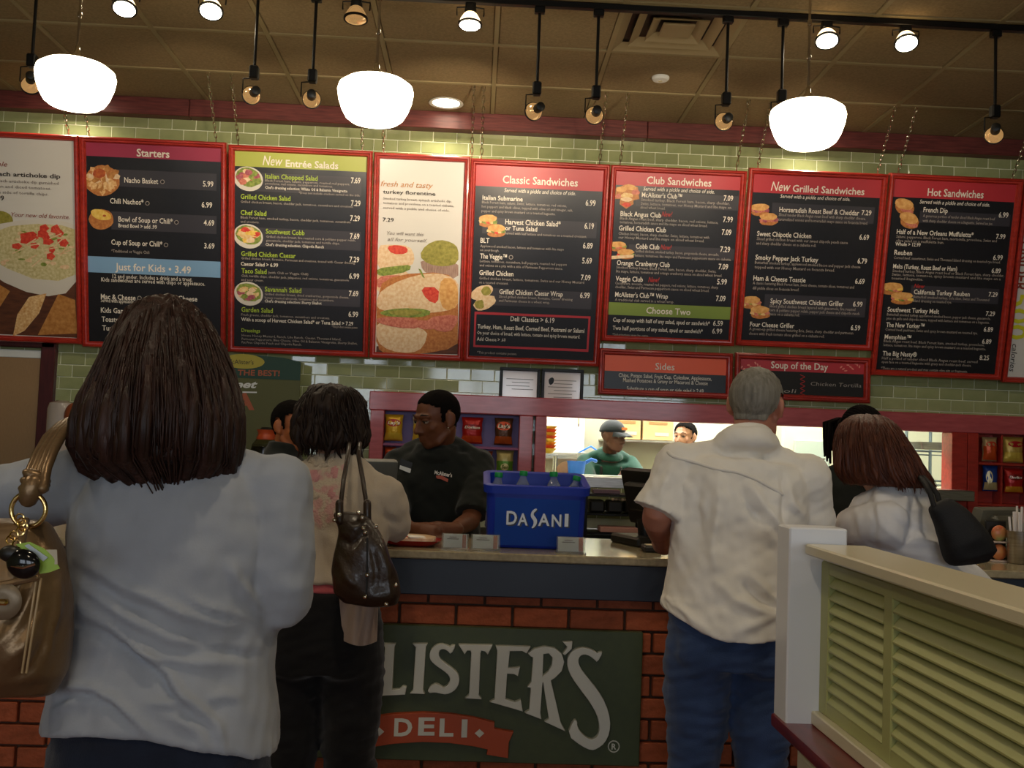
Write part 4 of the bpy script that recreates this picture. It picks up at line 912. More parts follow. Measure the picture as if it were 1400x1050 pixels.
def chipbag(label, x0, y0, x1, y1, base, low, low_f, logo, lcol, txt, tcol, parentY=YRk+.06):
    a, b_ = pt(x0, y1, parentY), pt(x1, y0, parentY); w, h = b_[0]-a[0], b_[2]-a[2]; cx, cz = (a[0]+b_[0])/2, a[2]
    t = thing('chip_bag', label, 'chip bag', (cx, parentY, cz), 'bags of chips in the racks')
    nu, nv = 13, 15
    def S(u, v, off=0):       # front surface
        e = max(0, 1-abs(2*v-1)**2.2); g = max(0, 1-abs(2*u-1)**2.5); bul = .034*math.sqrt(e*g) + .0015*math.sin(u*23+v*9)*e
        return (cx+(u-.5)*w*(1-.10*e+.03*math.sin(v*14)*e), parentY-bul-off, cz+v*h)
    def sheet(u0, u1, v0, v1, off, nm, mat, both=False, par=t):
        q = MB(); V = [S(u0+(u1-u0)*i/(nu-1), v0+(v1-v0)*j/(nv-1), off) for j in range(nv) for i in range(nu)]
        F_ = [(j*nu+i, j*nu+i+1, (j+1)*nu+i+1, (j+1)*nu+i) for j in range(nv-1) for i in range(nu-1)]
        q.add(V, F_)
        if both:
            q.add([(p[0], 2*parentY+.001-p[1], p[2]) for p in V], [f[::-1] for f in F_])
        return q.build(nm, mat, par, 60)
    fm = lambda c: M('foil_'+c.strip('#'), c, .28, .25, var=(c, 10, (1, 1, 1)), bump=(55, .3))
    body = sheet(0, 1, 0, 1, 0, 'body', fm(base), True)
    if low: sheet(.02, .98, .05, low_f, .0012, 'print_band', fm(low))
    if logo:
        lx, lz, lw, lh = logo; q = MB(); V = []; n = 20
        c = S(lx, lz, .002); V.append(c)
        for k in range(n): V.append(S(min(1, max(0, lx+lw*math.cos(2*PI*k/n))), lz+lh*math.sin(2*PI*k/n), .002))
        q.add(V, [(0, 1+k, 1+(k+1) % n) for k in range(n)]); q.build('logo_patch', fm(lcol), t, 60)
        if txt:
            V2, F2 = text2d(txt, .03, .15); W2 = V2[:, 0].max()
            q = MB(); q.add([S(min(1, max(0, lx+(p/W2-.5)*lw*1.75)), lz+(r-.35)*lh*1.2, .0035) for p, r in V2], F2); q.build('lettering', fm(tcol), t, None, fix=False)
    return t
GL = .5
chipbag('yellow chip bag with red logo at the top left of the rose rack', 525, 567, 552, 602, '#d9a92a', '#d8b23c', .3, (.5, .68, .42, .14), '#a8281e', "Lay's", '#f0e2c8')
chipbag('yellow and cream chip bag beside the head of the man in black polo', 563, 571, 588, 604, '#c9bf9a', '#dcb53a', .72, (.5, .5, .36, .12), '#c23a28', "Lay's", '#f0e2c8')
chipbag('red chip bag right of the head of the man in black polo', 630, 571, 661, 606, '#b3201c', '#c8461c', .3, (.5, .62, .44, .11), '#7a1410', 'Doritos', '#e8dccb')
chipbag('brown chip bag with glossy red logo at the top right of the rose rack', 675, 572, 702, 608, '#5d3a24', '#b0501e', .32, (.5, .7, .42, .16), '#d04a20', "Lay's", '#f3e6d0')
chipbag('orange chip bag in the lower left of the rose rack', 524, 611, 542, 646, '#c04a1c', '#c8661c', .3, (.5, .7, .4, .12), '#8c1c14', '', '#fff')
chipbag('orange cracker bag with clear front in the lower rose rack', 648, 617, 674, 649, '#b4512a', '#c9784a', .55, (.5, .72, .42, .12), '#2c2c46', '', '#fff')
chipbag('green and tan chip bag in the lower right of the rose rack', 677, 616, 703, 650, '#b8a566', '#5f8f2e', .58, (.5, .35, .25, .14), '#d8c98a', 'Sun', '#5b6d26')
chipbag('orange chip bag at the top left of the red rack', 1342, 598, 1363, 630, '#b99a6a', '#cc4f1e', .62, (.5, .7, .38, .12), '#c83a20', '', '#fff')
chipbag('yellow popcorn bag with red banner at the top right of the red rack', 1370, 598, 1399, 632, '#c2a04c', '#d8b84a', .4, (.55, .72, .4, .12), '#b01c24', '', '#fff')
chipbag('blue and cream chip bag in the lower left of the red rack', 1343, 637, 1364, 671, '#23408c', '#c2ab78', .35, (.3, .55, .22, .25), '#d9c89a', '', '#fff')
chipbag('red chip bag in the lower right of the red rack', 1372, 641, 1399, 674, '#b3201c', '#d08a22', .28, (.5, .65, .4, .12), '#7a1410', 'Doritos', '#e8dccb')

# steel ledge of the pass-through
t = thing('pass_through_ledge', 'brushed steel ledge below the kitchen pass-through', 'ledge', (1.7, 6.5, 1.2))
lx0, lx1 = float(pt(742, 650, 6.25)[0]), float(pt(1331, 665, 6.25)[0])
MB().rbox(((lx0+lx1)/2, 6.32, 1.252), (lx1-lx0, .15, .034), .006, seg=2).build('top', m_steel, t)
MB().rbox(((lx0+lx1)/2, 6.238, 1.235), (lx1-lx0, .012, .062), .003).build('apron', m_steel, t)
for x in (lx0+.04, lx0+1.1, lx0+2.0): MB().tube([(x, 6.30, 1.235), (x, 6.50, 1.0)], .012, 8).build('bracket', m_steel, t)
# framed notices on the tiles
for i, (x0, y0, x1, y1) in enumerate(((684, 506, 737, 550), (741, 508, 796, 552))):
    a, b_ = pt(x0, y1, YW-.03), pt(x1, y0, YW-.03); cx, cz = (a[0]+b_[0])/2, (a[2]+b_[2])/2; w, h = b_[0]-a[0], b_[2]-a[2]
    t = thing('framed_notice', ('black framed notice on the tiles, left one of two', 'black framed certificate with a dark crest, right one of two')[i], 'frame', (cx, YW-.03, a[2]), 'framed notices above the trim')
    for dx, dz, ww, hh in ((0, h/2, w+.02, .02), (0, -h/2, w+.02, .02), (-w/2, 0, .02, h), (w/2, 0, .02, h)): MB().rbox((cx+dx, YW-.03, cz+dz), (ww, .03, hh), .003).build('frame_rail', m_black, t)
    MB().box((cx-w/2, YW-.026, cz-h/2), (cx+w/2, YW-.02, cz+h/2)).build('paper', M('notice_paper', '#ece2e0', .06, coat=.6), t)
    for k in range(7 if i else 4): MB().box((cx-w*.36+(w*.15 if k % 2 else 0), YW-.0275, cz+h*.2-k*h*.1), (cx+w*.36-(w*.1 if k % 3 else 0), YW-.0265, cz+h*.2-k*h*.1+.004)).build('print_line', m_ink2, t)
    if i: MB().prism(blob(cx-w*.28, cz+h*.18, .018, .024, 10, .3), .001, lambda u, v, w_: (u, YW-.0275-w_, v)).build('crest', m_black, t)

# sweet tea poster board standing behind the counter
YP = 6.32
t = thing('tea_poster', 'tall olive poster board with dark green top and orange lettering', 'poster', tuple(pt(360, 700, YP)*[1, 1, 0]+[0, 0, .92]))
ptl = lambda x, y: (pt(310+x/11.667, 480+y/11.667, YP)[0], pt(310+x/11.667, 480+y/11.667, YP)[2])
xL, xR = ptl(-700, 100)[0], ptl(1172, 400)[0]; zM = ptl(600, 440)[1]
V = [(xL, .922), (xR, .922), (xR, ptl(1185, 175)[1]), (ptl(900, 105)[0], ptl(900, 105)[1]), (ptl(500, 70)[0], ptl(500, 70)[1]), (ptl(100, 60)[0], ptl(100, 60)[1]), (xL, ptl(-300, 120)[1])]
MB().prism(V, .012, lambda u, v, w: (u, YP+w, v)).build('board', M('poster_olive', '#595a33', .6), t)
V = [(xL, zM), (xR, zM-.002)] + V[2:]
MB().prism(V, .002, lambda u, v, w: (u, YP-.003+w, v)).build('top_band', M('poster_dark_green', '#24443a', .6), t)
c = ptl(270, 165); MB().prism(blob(c[0], c[1], .128, .045, 28), .001, lambda u, v, w: (u, YP-.005+w, v)).build('oval_logo', M('poster_oval_yellow', '#b0a23e', .6), t)
pc = lambda x, y: pt(310+x/11.667, 480+y/11.667, YP)
m_por = M('poster_orange', '#a85a3c', .6)
flat_letter('logo_lettering', m_ink, "McAlister's", 20, 200, 430, 70, t, YP, .0065, .0, .0, pc, .04)
flat_letter('slogan', m_por, 'SIMPLY THE BEST!', -330, 375, 845, 85, t, YP, .005, .02, 0, pc, .02)
flat_letter('script', m_white, 'Sweet', -180, 575, 490, 110, t, YP, .003, .03, .3, pc, .02); flat_letter('script_underline', m_white, '-', 250, 690, 480, 110, t, YP, .003, .02, 0, pc, .02)
flat_letter('word', m_por, 'TEA', -330, 910, 445, 235, t, YP, .003, .05, 0, pc, .02)
# ------------------------------------------------------------------ things on and behind the counter
ZT = 1.08
def rring(cx, cy, hx, hy, r, z, n=6):
    out = []
    for k, (sx, sy) in enumerate(((1, 1), (-1, 1), (-1, -1), (1, -1))):
        for j in range(n+1):
            a = PI/2*k + PI/2*j/n; out.append((cx+sx*(hx-r)+r*math.cos(a), cy+sy*(hy-r)+r*math.sin(a), z))
    return out
# blue bucket of bottled water
bl, br = pt(663, 749, 3.66), pt(800, 753, 3.66); cx = (bl[0]+br[0])/2; hw = (br[0]-bl[0])/2; cy = 3.66+.13; zt2 = float(pt(730, 665, 3.65)[2])
t = thing('drink_bucket', 'blue plastic bucket with white water brand lettering on the counter', 'bucket', (cx, cy, ZT))
m_blue = M('blue_plastic', '#16309a', .4, spec=.3); 
H_ = zt2-ZT
rg = [rring(cx, cy, hw-.012, .118, .03, ZT+.002), rring(cx, cy, hw-.006, .124, .03, ZT+.01), rring(cx, cy, hw, .13, .03, ZT+H_-.03), rring(cx, cy, hw+.012, .142, .035, ZT+H_-.028), rring(cx, cy, hw+.014, .144, .035, ZT+H_), rring(cx, cy, hw+.006, .136, .03, ZT+H_+.004), rring(cx, cy, hw-.012, .118, .025, ZT+H_), rring(cx, cy, hw-.02, .11, .025, ZT+.03)]
rg = [[(x, y, z+(.04*(y-cy+.13)/.26 if z > ZT+.06 else 0)) for x, y, z in r] for r in rg]
MB().ringloft(rg).build('tub', m_blue, t, 40)
fy = cy-.1265
fp = [(pt(677, 694, fy)[0], ZT+.012), (pt(790, 694, fy)[0], ZT+.012), (pt(793, 694, fy)[0], ZT+H_*.80), (pt(677, 694, fy)[0], ZT+H_*.80)]
MB().prism(fp, .0015, lambda u, v, w: (u, fy-.004-w, v)).build('front_label', M('bucket_label_blue', '#0f3f96', .5, spec=.15, var=('#0c3284', 4, (1, 1, 1))), t)
pb = lambda x, y: pt(640+x/3.5, 480+y/3.5, fy)
m_dl = M('bucket_lettering_silver', '#c9cfd6', .35); m_ds = M('bucket_lettering_shadow', '#0d1a3a', .4)
for ch, x0, x1, y0, h in (('D', 182, 232, 828, 62), ('A', 236, 284, 832, 55), ('A', 334, 388, 834, 55), ('N', 398, 444, 838, 55), ('I', 460, 478, 838, 58)):
    flat_letter('letter', m_ds, ch, x0+7, y0+6, x1+7, h, t, fy, .0062, .03, 0, pb); flat_letter('letter', m_dl, ch, x0, y0, x1, h, t, fy, .0075, .02, 0, pb)
Sp = [(330, 756), (322, 752), (305, 765), (298, 785), (304, 800), (314, 812), (312, 832), (302, 846), (312, 846), (326, 830), (330, 810), (322, 795), (312, 784), (314, 772), (324, 764)]
for dx, yy, mt in ((5, .005, m_ds), (0, .0065, m_dl)):
    P3 = [pb(x+dx, y+dx) for x, y in smoothpoly(Sp, 1)]; v, f = outline([[(p[0], p[2]) for p in P3]], .0004, .0003); q = MB(); q.add([(a, fy-yy-c, b_) for a, b_, c in v], f); q.build('letter', mt, t, None)
m_pet = M('clear_plastic', '#dfe8ec', .08, trans=.85, ior=1.2); m_capg = M('green_bottle_cap', '#0f8a43', .4)
for i, (px, py, dy, tilt, lab) in enumerate(((682, 648, .05, 4, 'at the left end of the blue bucket'), (716, 646, .02, 2, 'second from the left in the blue bucket'), (757, 647, 0, -2, 'third from the left in the blue bucket'), (789, 653, .05, 12, 'leaning at the right end of the blue bucket'))):
    c = pt(px, py, cy+dy-.03)
    t = thing('water_bottle', 'clear water bottle with green cap ' + lab, 'bottle', (0, 0, 0), 'water bottles in the blue bucket')
    MB().lathe([(.028, 0), (.032, .006), (.032, .12), (.03, .135), (.022, .16), (.013, .178), (.012, .19)], (0, 0, 0), 20).build('body', m_pet, t, 50)
    MB().lathe([(.0325, .06), (.0327, .061), (.0327, .115), (.0325, .116)], (0, 0, 0), 20, cap=False).build('wrap_label', M('bottle_label_blue', '#3c7fb4', .4), t, 50)
    MB().lathe([(.0145, .188), (.0150, .189), (.0150, .203), (.0135, .206), (.003, .2065)], (0, 0, 0), 18).build('cap', m_capg, t, 50)
    a = math.radians(tilt); t.rotation_euler = (0, a, 0); t.location = (float(c[0]-.2*math.sin(a)), float(c[1]), float(c[2]-.2*math.cos(a)))
# clear card holders
def card(label, x0, y0, x1, y1, Y=3.56):
    a, b_ = pt(x0, y1, Y), pt(x1, y0, Y); cx = (a[0]+b_[0])/2; w = b_[0]-a[0]; h = max(.04, b_[2]-a[2])
    t = thing('card_holder', label, 'card holder', (cx, Y, ZT), 'clear card holders on the counter')
    ac = M('clear_acrylic', '#e8ecea', .05, trans=.9, ior=1.3)
    MB().rbox((cx, Y+.012, ZT+.003), (w+.014, .06, .006), .002).build('foot', ac, t)
    MB().rbox((cx, Y+.004, ZT+.006+h/2), (w+.01, .003, h+.006), .001, (math.radians(-12), 0, 0)).build('front_plate', ac, t)
    MB().rbox((cx, Y+.009, ZT+.006+h/2), (w, .0015, h), .0005, (math.radians(-12), 0, 0)).build('card', M('card_white', '#dcd8d0', .5), t)
    MB().rbox((cx+w*.38, Y+.0075, ZT+.006+h/2), (w*.16, .0015, h*.98), .0004, (math.radians(-12), 0, 0)).build('card_stripe', M('card_orange', '#b8532a', .5), t)
    for k in range(3): MB().rbox((cx-w*.1, Y+.0055+.009*(.3*k), ZT+.006+h*(.78-.14*k)), (w*(.5 if k else .3), .001, .003), 0, (math.radians(-12), 0, 0)).build('print_line', m_ink2, t)
card('clear card holder nearest the red tray', 606, 727, 639, 744); card('clear card holder between the red tray and the blue bucket', 646, 730, 682, 747); card('clear card holder in front of the right corner of the blue bucket', 763, 733, 799, 751)
# tray with wrapped food
a = pt(562, 744, 3.66); cx, cy = a[0], 3.66
t = thing('serving_tray', 'red oval serving tray with wrapped food beside the shoulder bag', 'tray', (cx, cy, ZT))
rg = [rring(cx, cy, .075, .07, .05, ZT+.001), rring(cx, cy, .10, .085, .06, ZT+.012), rring(cx, cy, .108, .092, .06, ZT+.022), rring(cx, cy, .104, .088, .06, ZT+.022), rring(cx, cy, .09, .076, .05, ZT+.010)]
MB().ringloft(rg).build('tray_body', M('red_tray_plastic', '#8e1616', .25, coat=.4), t, 40)
o = MB().ringloft([rring(cx, cy, .088, .074, .05, ZT+.012), rring(cx, cy, .086, .072, .05, ZT+.030), rring(cx+.01, cy, .05, .04, .03, ZT+.036)]); 
o.build('wrapped_food', M('food_wrap', '#c49a70', .3, var=('#d8bfa0', 40, (1, 1, 1)), bump=(60, .5)), t, 40)
MB().rbox((cx+.02, cy-.05, ZT+.034), (.06, .04, .006), .002, (.1, .05, .3)).build('receipt', M('paper_white', '#ddd6cc', .6), t)
MB().rbox((cx-.03, cy-.04, ZT+.034), (.05, .03, .008), .003, (0, .1, -.2)).build('red_packet', M('packet_red', '#a8241c', .4), t)
# cash registers
def register(label, cx, cy, zb, rz, w=.3, h=.3, mat=None):
    t = thing('cash_register', label, 'cash register', (0, 0, 0), 'cash registers behind the counter'); mat = mat or M('register_grey', '#4b4d49', .45)
    MB().rbox((0, .05, .018), (.22, .2, .036), .008).build('base', mat, t); MB().tube([(0, .05, .03), (0, .06, .10)], .03, 12).build('stand', mat, t)
    MB().rbox((0, .05, .075+h/2), (w, .05, h), .015, (math.radians(-14), 0, 0), 2).build('screen_housing', mat, t)
    MB().rbox((0, .016, .075+h/2), (w-.04, .012, h-.05), .003, (math.radians(-14), 0, 0)).build('screen', M('screen_dark', '#0d1012', .1), t)
    MB().rbox((0, .085, .075+h/2), (w*.6, .04, h*.5), .01, (math.radians(-14), 0, 0)).build('rear_cover', mat, t)
    t.location = (cx, cy, zb); t.rotation_euler = (0, 0, rz); return t
c = pt(540, 650, 4.0); register('grey cash register between the brown bag and the man in black polo', float(c[0])-.145, 4.0, ZT, PI+.3, .28, .22)
c = pt(893, 690, 4.0); register('black cash register right of the blue bucket, beside the white shirt', float(c[0])+.02, 4.0, ZT, PI-1.2, .28, .22, m_blackplastic)
c = pt(1345, 715, 4.02); register('grey cash register behind the black tote bag', float(c[0]), 4.02, ZT, PI+.5, .26, .12, M('register_taupe', '#5a574c', .45))
# back counter with equipment under the pass-through
t = thing('back_counter', 'black back counter along the tiled wall', 'counter', (0, 6.2, 0))
MB().rbox((.6, 6.21, .90), (7.3, .58, .04), .004).build('top', m_blackplastic, t); MB().rbox((.6, 6.25, .44), (7.2, .5, .88), .004).build('cabinet', M('dark_cabinet', '#1d1714', .5), t)
for k in range(9): MB().rbox((-2.6+.8*k, 5.99, .44), (.76, .02, .8), .004).build('cabinet_door', M('dark_cabinet_door', '#231b17', .45), t)
bk = pt(840, 700, 6.0)
t = thing('equipment_rack', 'black rack with bins under the steel ledge, right of the blue bucket', 'rack', (float(bk[0]), 6.1, .92))
x0, x1 = float(pt(800, 700, 6.0)[0]), float(pt(882, 700, 6.0)[0])
for x in (x0, x1):
    for y in (5.98, 6.28): MB().rbox((x, y, 1.05), (.02, .02, .26), .002).build('post', m_black, t)
for z in (.95, 1.06, 1.17): MB().rbox(((x0+x1)/2, 6.13, z), (x1-x0, .3, .012), .002).build('shelf', m_black, t)
for k in range(3):
    xx = x0+.07+k*(x1-x0-.1)/2.4; MB().rbox((xx, 6.07, 1.105), (.09, .16, .07), .01).build('bin', m_blackplastic, t)
for k in range(7): MB().ell((x0+.16+.02*k, 6.0+.008*(k % 3), 1.15), (.012, .012, .01), None, 8, 6).build('packet', M('packet_cream', '#b8a488', .5), t)
MB().rbox(((x0+x1)/2+.02, 6.02, .975), (.22, .14, .03), .003).build('paper_pile', M('pink_paper', '#b98a80', .6), t)
MB().rbox((x0+.13, 6.1, 1.189), (.16, .1, .024), .004).build('printer', M('printer_mauve', '#6d5560', .5), t)
# coffee decanter
YK = 6.08; c = pt(364, 597, YK); zb = float(pt(364, 625, YK)[2])
t = thing('coffee_decanter', 'glass coffee pot with orange collar and handle, half full', 'coffee pot', (float(c[0]), YK, zb-.02))
cc = (c[0], YK, zb-.02); k_ = 1.0
MB().lathe([(u*1.24, w*1.24) for u, w in [(.05, 0), (.066, .008), (.07, .04), (.064, .075), (.045, .10), (.04, .11)]], cc, 28, cap=False).build('glass_body', M('decanter_glass', '#e8e8e8', .03, trans=1, ior=1.25), t, 60)
MB().lathe([(u*1.24, w*1.24) for u, w in [(.048, .003), (.064, .01), (.067, .04), (.063, .066), (.005, .067)]], cc, 28).build('coffee', M('black_coffee', '#120805', .1), t, 60)
m_org = M('decanter_orange', '#c0502a', .35)
MB().lathe([(u*1.24, w*1.24) for u, w in [(.044, .098), (.046, .105), (.04, .118), (.038, .128), (.046, .146), (.042, .146), (.034, .13), (.036, .1)]], cc, 28).build('collar', m_org, t, 60)
MB().tube([(c[0]+.045, YK, zb+.13), (c[0]+.09, YK, zb+.145), (c[0]+.118, YK, zb+.125), (c[0]+.125, YK, zb+.065), (c[0]+.13, YK, zb+.04)], [.012, .013, .013, .011, .009], 10, True).build('handle', m_org, t, 60)
MB().lathe([(u*1.24, w*1.24) for u, w in [(.03, .146), (.025, .156), (.004, .158)]], cc, 20).build('lid', m_blackplastic, t, 60)
t = thing('brewer', 'black coffee brewer stand below the coffee pot', 'coffee maker', (float(c[0]), YK, .92))
MB().rbox((c[0], YK, (zb-.022+.922)/2), (.2, .24, zb-.022-.922), .012).build('body', m_blackplastic, t); MB().lathe([(.07, zb-.024), (.07, zb-.0215), (.02, zb-.0215)], (c[0], YK, 0), 24).build('warmer_plate', m_steel, t)
# tea urn at far left
c = pt(84, 575, 6.1); zt_ = float(pt(84, 548, 6.1)[2])
t = thing('drink_urn', 'pale rounded drink urn beside the maroon door frame', 'urn', (float(c[0]), 6.1, .92))
MB().lathe([(.075, .0), (.08, .01), (.08, zt_-.97), (.07, zt_-.935), (.03, zt_-.92)], (c[0], 6.1, .922), 28).build('body', M('urn_cream', '#b9aca2', .2, coat=.5), t, 50)
MB().ell((c[0]+.085, 6.05, zt_-.09), (.05, .05, .08)).build('side_lid', M('urn_copper_brown', '#8c4526', .4), t, 60)
MB().tube([(c[0]+.01, 6.02, 1.1), (c[0]+.01, 5.97, 1.09), (c[0]+.01, 5.965, 1.06)], .01, 8).build('tap', m_blackplastic, t)
# right end: straws, display of packets, napkin box
c = pt(1393, 720, 3.75)
t = thing('straw_cup', 'steel cup full of white wrapped straws at the right edge', 'cup', (float(c[0]), 3.75, ZT))
MB().lathe([(.034, 0), (.038, .004), (.04, .115), (.041, .12), (.037, .12), (.034, .008)], (c[0], 3.75, ZT), 24).build('cup_body', m_steel, t, 50)
for k in range(12):
    a = k*2.4; r = .022*math.sqrt((k+.5)/12)*1.4; MB().tube([(c[0]+r*math.cos(a)*.7, 3.75+r*math.sin(a)*.7, ZT+.02), (c[0]+r*1.2*math.cos(a), 3.75+r*1.2*math.sin(a), ZT+.17+.02*(k % 3))], .0045, 6).build('straw', M('straw_white', '#d8cfc8', .5), t)
c = pt(1366, 735, 3.8)
t = thing('packet_display', 'small wire display of snack packets beside the straw cup', 'display', (float(c[0]), 3.8, ZT))
MB().rbox((c[0], 3.83, ZT+.075), (.08, .012, .15), .003).build('back_panel', m_blackplastic, t)
for k, (z, col) in enumerate(((.035, '#b98a4a'), (.105, '#8fa05a'))):
    MB().rbox((c[0], 3.80, ZT+z-.032), (.08, .05, .006), .002).build('tray_shelf', M('display_shelf', '#b8a598', .4), t)
    MB().ell((c[0], 3.80, ZT+z), (.03, .016, .03)).build('packet', M('packet_%d' % k, col, .35, var=('#c83a2c', 18, (1, 1, 1))), t, 60)
c = pt(1335, 695, 4.0)
t = thing('paper_stack', 'stack of printed papers on the counter left of the grey register', 'papers', (float(c[0])-.12, 3.95, ZT))
for k in range(4): MB().rbox((c[0]-.12+.004*k, 3.95, ZT+.021+.04*k), (.09-.005*k, .09, .04), .002, (0, 0, .1*k)).build('sheaf', M('paper_white', '#ddd6cc', .6), t)
# stacked dark thing on counter beside the man: card reader
c = pt(890, 745, 3.72)
t = thing('card_reader', 'small dark card reader on the counter beside the man\'s forearm', 'card reader', (float(c[0]), 3.72, ZT))
MB().rbox((c[0], 3.72, ZT+.012), (.06, .10, .022), .005).build('body', m_blackplastic, t); MB().rbox((c[0], 3.72, ZT+.0245), (.04, .05, .003), .001).build('keypad', M('keypad_cream', '#b9a98c', .5), t)

# ------------------------------------------------------------------ kitchen things
t = thing('kitchen_cabinet', 'white wall cabinet in the kitchen above the coloured baskets', 'cabinet', tuple(pt(770, 600, 9.2)))
a, b_ = pt(700, 617, 9.2), pt(801, 540, 9.2)
MB().rbox(((a[0]+b_[0])/2, 9.399, (a[2]+b_[2])/2+.1), (b_[0]-a[0], .4, b_[2]-a[2]+.2), .01).build('body', M('bright_white', '#f2f2ee', .4), t)
MB().rbox(((a[0]+b_[0])/2, 9.349, a[2]-.03), (b_[0]-a[0], .5, .05), .006).build('steel_shelf', m_steel, t)
MB().tube([(b_[0]-.06, 9.19, a[2]+.25), (b_[0]-.06, 9.17, a[2]+.27), (b_[0]-.06, 9.17, a[2]+.36), (b_[0]-.06, 9.19, a[2]+.38)], .008, 8).build('handle', m_chrome, t)
zk = float(pt(800, 652, 7.3)[2])-.02
t = thing('prep_table', 'steel kitchen prep table behind the pass-through', 'table', (1.7, 7.2, 0))
MB().rbox((1.75, 7.12, zk-.02), (3.4, .7, .04), .006).build('top', m_steel, t)
for x in (.1, 1.75, 3.4):
    for y in (6.85, 7.4): MB().tube([(x, y, 0), (x, y, zk-.04)], .02, 10).build('leg', m_steel, t)
cs = ['#d8b23a', '#c23a24', '#e0a02c', '#d9c25a', '#c84a2a', '#d9b03a', '#c23a24', '#e0b840']
bx = pt(748, 605, 7.15); zb0 = float(pt(748, 620, 7.15)[2])
t = thing('basket_shelf', 'small steel stand carrying the stacked food baskets', 'stand', (float(bx[0]), 7.15, zk))
MB().rbox((bx[0]-.03, 7.15, zb0-.008), (.2, .24, .015), .003).build('plate', m_steel, t)
for dx in (-.12, .06):
    for dy in (-.1, .1): MB().tube([(bx[0]+dx, 7.15+dy, zk), (bx[0]+dx, 7.15+dy, zb0-.01)], .008, 8).build('leg', m_steel, t)
for k, cc_ in enumerate(cs):
    nm = ('yellow', 'red', 'amber', 'pale yellow', 'orange red', 'gold', 'dark red', 'light gold')[k]
    q = MB(); z = zb0+.002+k*.022; q.ringloft([rring(bx[0]-.02, 7.15, .055, .07, .04, z), rring(bx[0]-.02, 7.15, .085, .1, .06, z+.034), rring(bx[0]-.02, 7.15, .089, .104, .06, z+.036), rring(bx[0]-.02, 7.15, .08, .095, .055, z+.032), rring(bx[0]-.02, 7.15, .05, .065, .035, z+.004)])
    single('food_basket', q, M('basket_%d' % k, cc_, .45), '%s plastic food basket, number %s from the bottom of the kitchen stack' % (nm, ('one', 'two', 'three', 'four', 'five', 'six', 'seven', 'eight')[k]), 'basket', 'stacked food baskets in the kitchen')
c = pt(788, 640, 6.95); m_bp = M('bright_blue_plastic', '#2f74d8', .35, emit=None)
t = thing('blue_jug', 'bright blue plastic jug on the prep table left of the cook', 'jug', (float(c[0]), 6.95, zk))
MB().lathe([(.045, 0), (.05, .005), (.062, .12), (.066, .135), (.06, .135), (.048, .01)], (c[0], 6.95, zk), 24).build('body', m_bp, t, 50); MB().tube([(c[0]+.05, 6.95, zk+.12), (c[0]+.10, 6.95, zk+.15), (c[0]+.13, 6.95, zk+.14)], .012, 8, True).build('handle', m_bp, t)
c = pt(806, 640, 8.5)
t = thing('white_tub', 'white translucent bucket behind the cook\'s shoulder', 'bucket', (float(c[0]), 8.5, zk))
MB().rbox((c[0], 8.5, zk/2), (.25, .25, zk-.002), .01).build('stand', m_steel, t)
MB().lathe([(.085, 0), (.09, .005), (.105, .18), (.11, .185), (.1, .185), (.088, .01)], (c[0], 8.5, zk), 28).build('tub', M('tub_white', '#dfe8ea', .4), t, 50); MB().tube([(c[0]-.1, 8.5, zk+.18), (c[0], 8.45, zk+.24), (c[0]+.1, 8.5, zk+.18)], .008, 8).build('bail_handle', m_bp, t)
c = pt(774, 636, 7.05)
t = thing('bread_board', 'brown round wooden board on the prep table', 'board', (float(c[0]), 7.0, zk))
MB().lathe([(.06, 0), (.064, .003), (.064, .015), (.06, .018)], (c[0], 7.05, zk+.064), 28, (0, -1, .12)).build('disc', M('board_brown', '#a37c60', .6, var=('#8c6850', 20, (1, 8, 1))), t, 40); MB().rbox((c[0], 7.06, zk+.005), (.08, .06, .01), .002).build('foot', m_steel, t)
# storage shelf with boxes
zs_ = float(pt(870, 601, 9.2)[2])
t = thing('storage_shelf', 'steel wall shelf carrying cardboard boxes in the kitchen', 'shelf', (float(pt(890, 600, 9.3)[0]), 9.35, zs_))
xs0, xs1 = float(pt(825, 600, 9.2)[0]), float(pt(985, 600, 9.2)[0])
MB().rbox(((xs0+xs1)/2, 9.38, zs_-.012), (xs1-xs0, .42, .022), .003).build('board', m_steel, t)
for x in (xs0+.1, xs1-.1): MB().rbox((x, 9.45, zs_-.1), (.02, .28, .15), .003).build('bracket', m_steel, t)
for i, (x0, x1) in enumerate(((838, 876.5), (878, 921))):
    a, b_ = pt(x0, 600, 9.2), pt(x1, 571, 9.2); w = b_[0]-a[0]; h = .3; cx = (a[0]+b_[0])/2
    t = thing('cardboard_box', ('tan cardboard box on the kitchen shelf, above the cook\'s cap', 'tan cardboard box on the kitchen shelf, right of the cook\'s cap')[i], 'box', (cx, 9.36, zs_), 'cardboard boxes on the kitchen shelf')
    MB().rbox((cx, 9.36, zs_+h/2+.001), (w-.005, .34, h), .003).build('carton', M('cardboard', '#bd9f6e', .7, var=('#b09362', 14, (1, 1, 1))), t)
    MB().box((cx-w*.3, 9.186, zs_+.14), (cx+w*.3, 9.188, zs_+.165)).build('printed_line', M('carton_print', '#8f6d40', .7), t); MB().box((cx-w*.1, 9.186, zs_+.04), (cx+w*.35, 9.188, zs_+.07)).build('printed_label', m_fine, t)
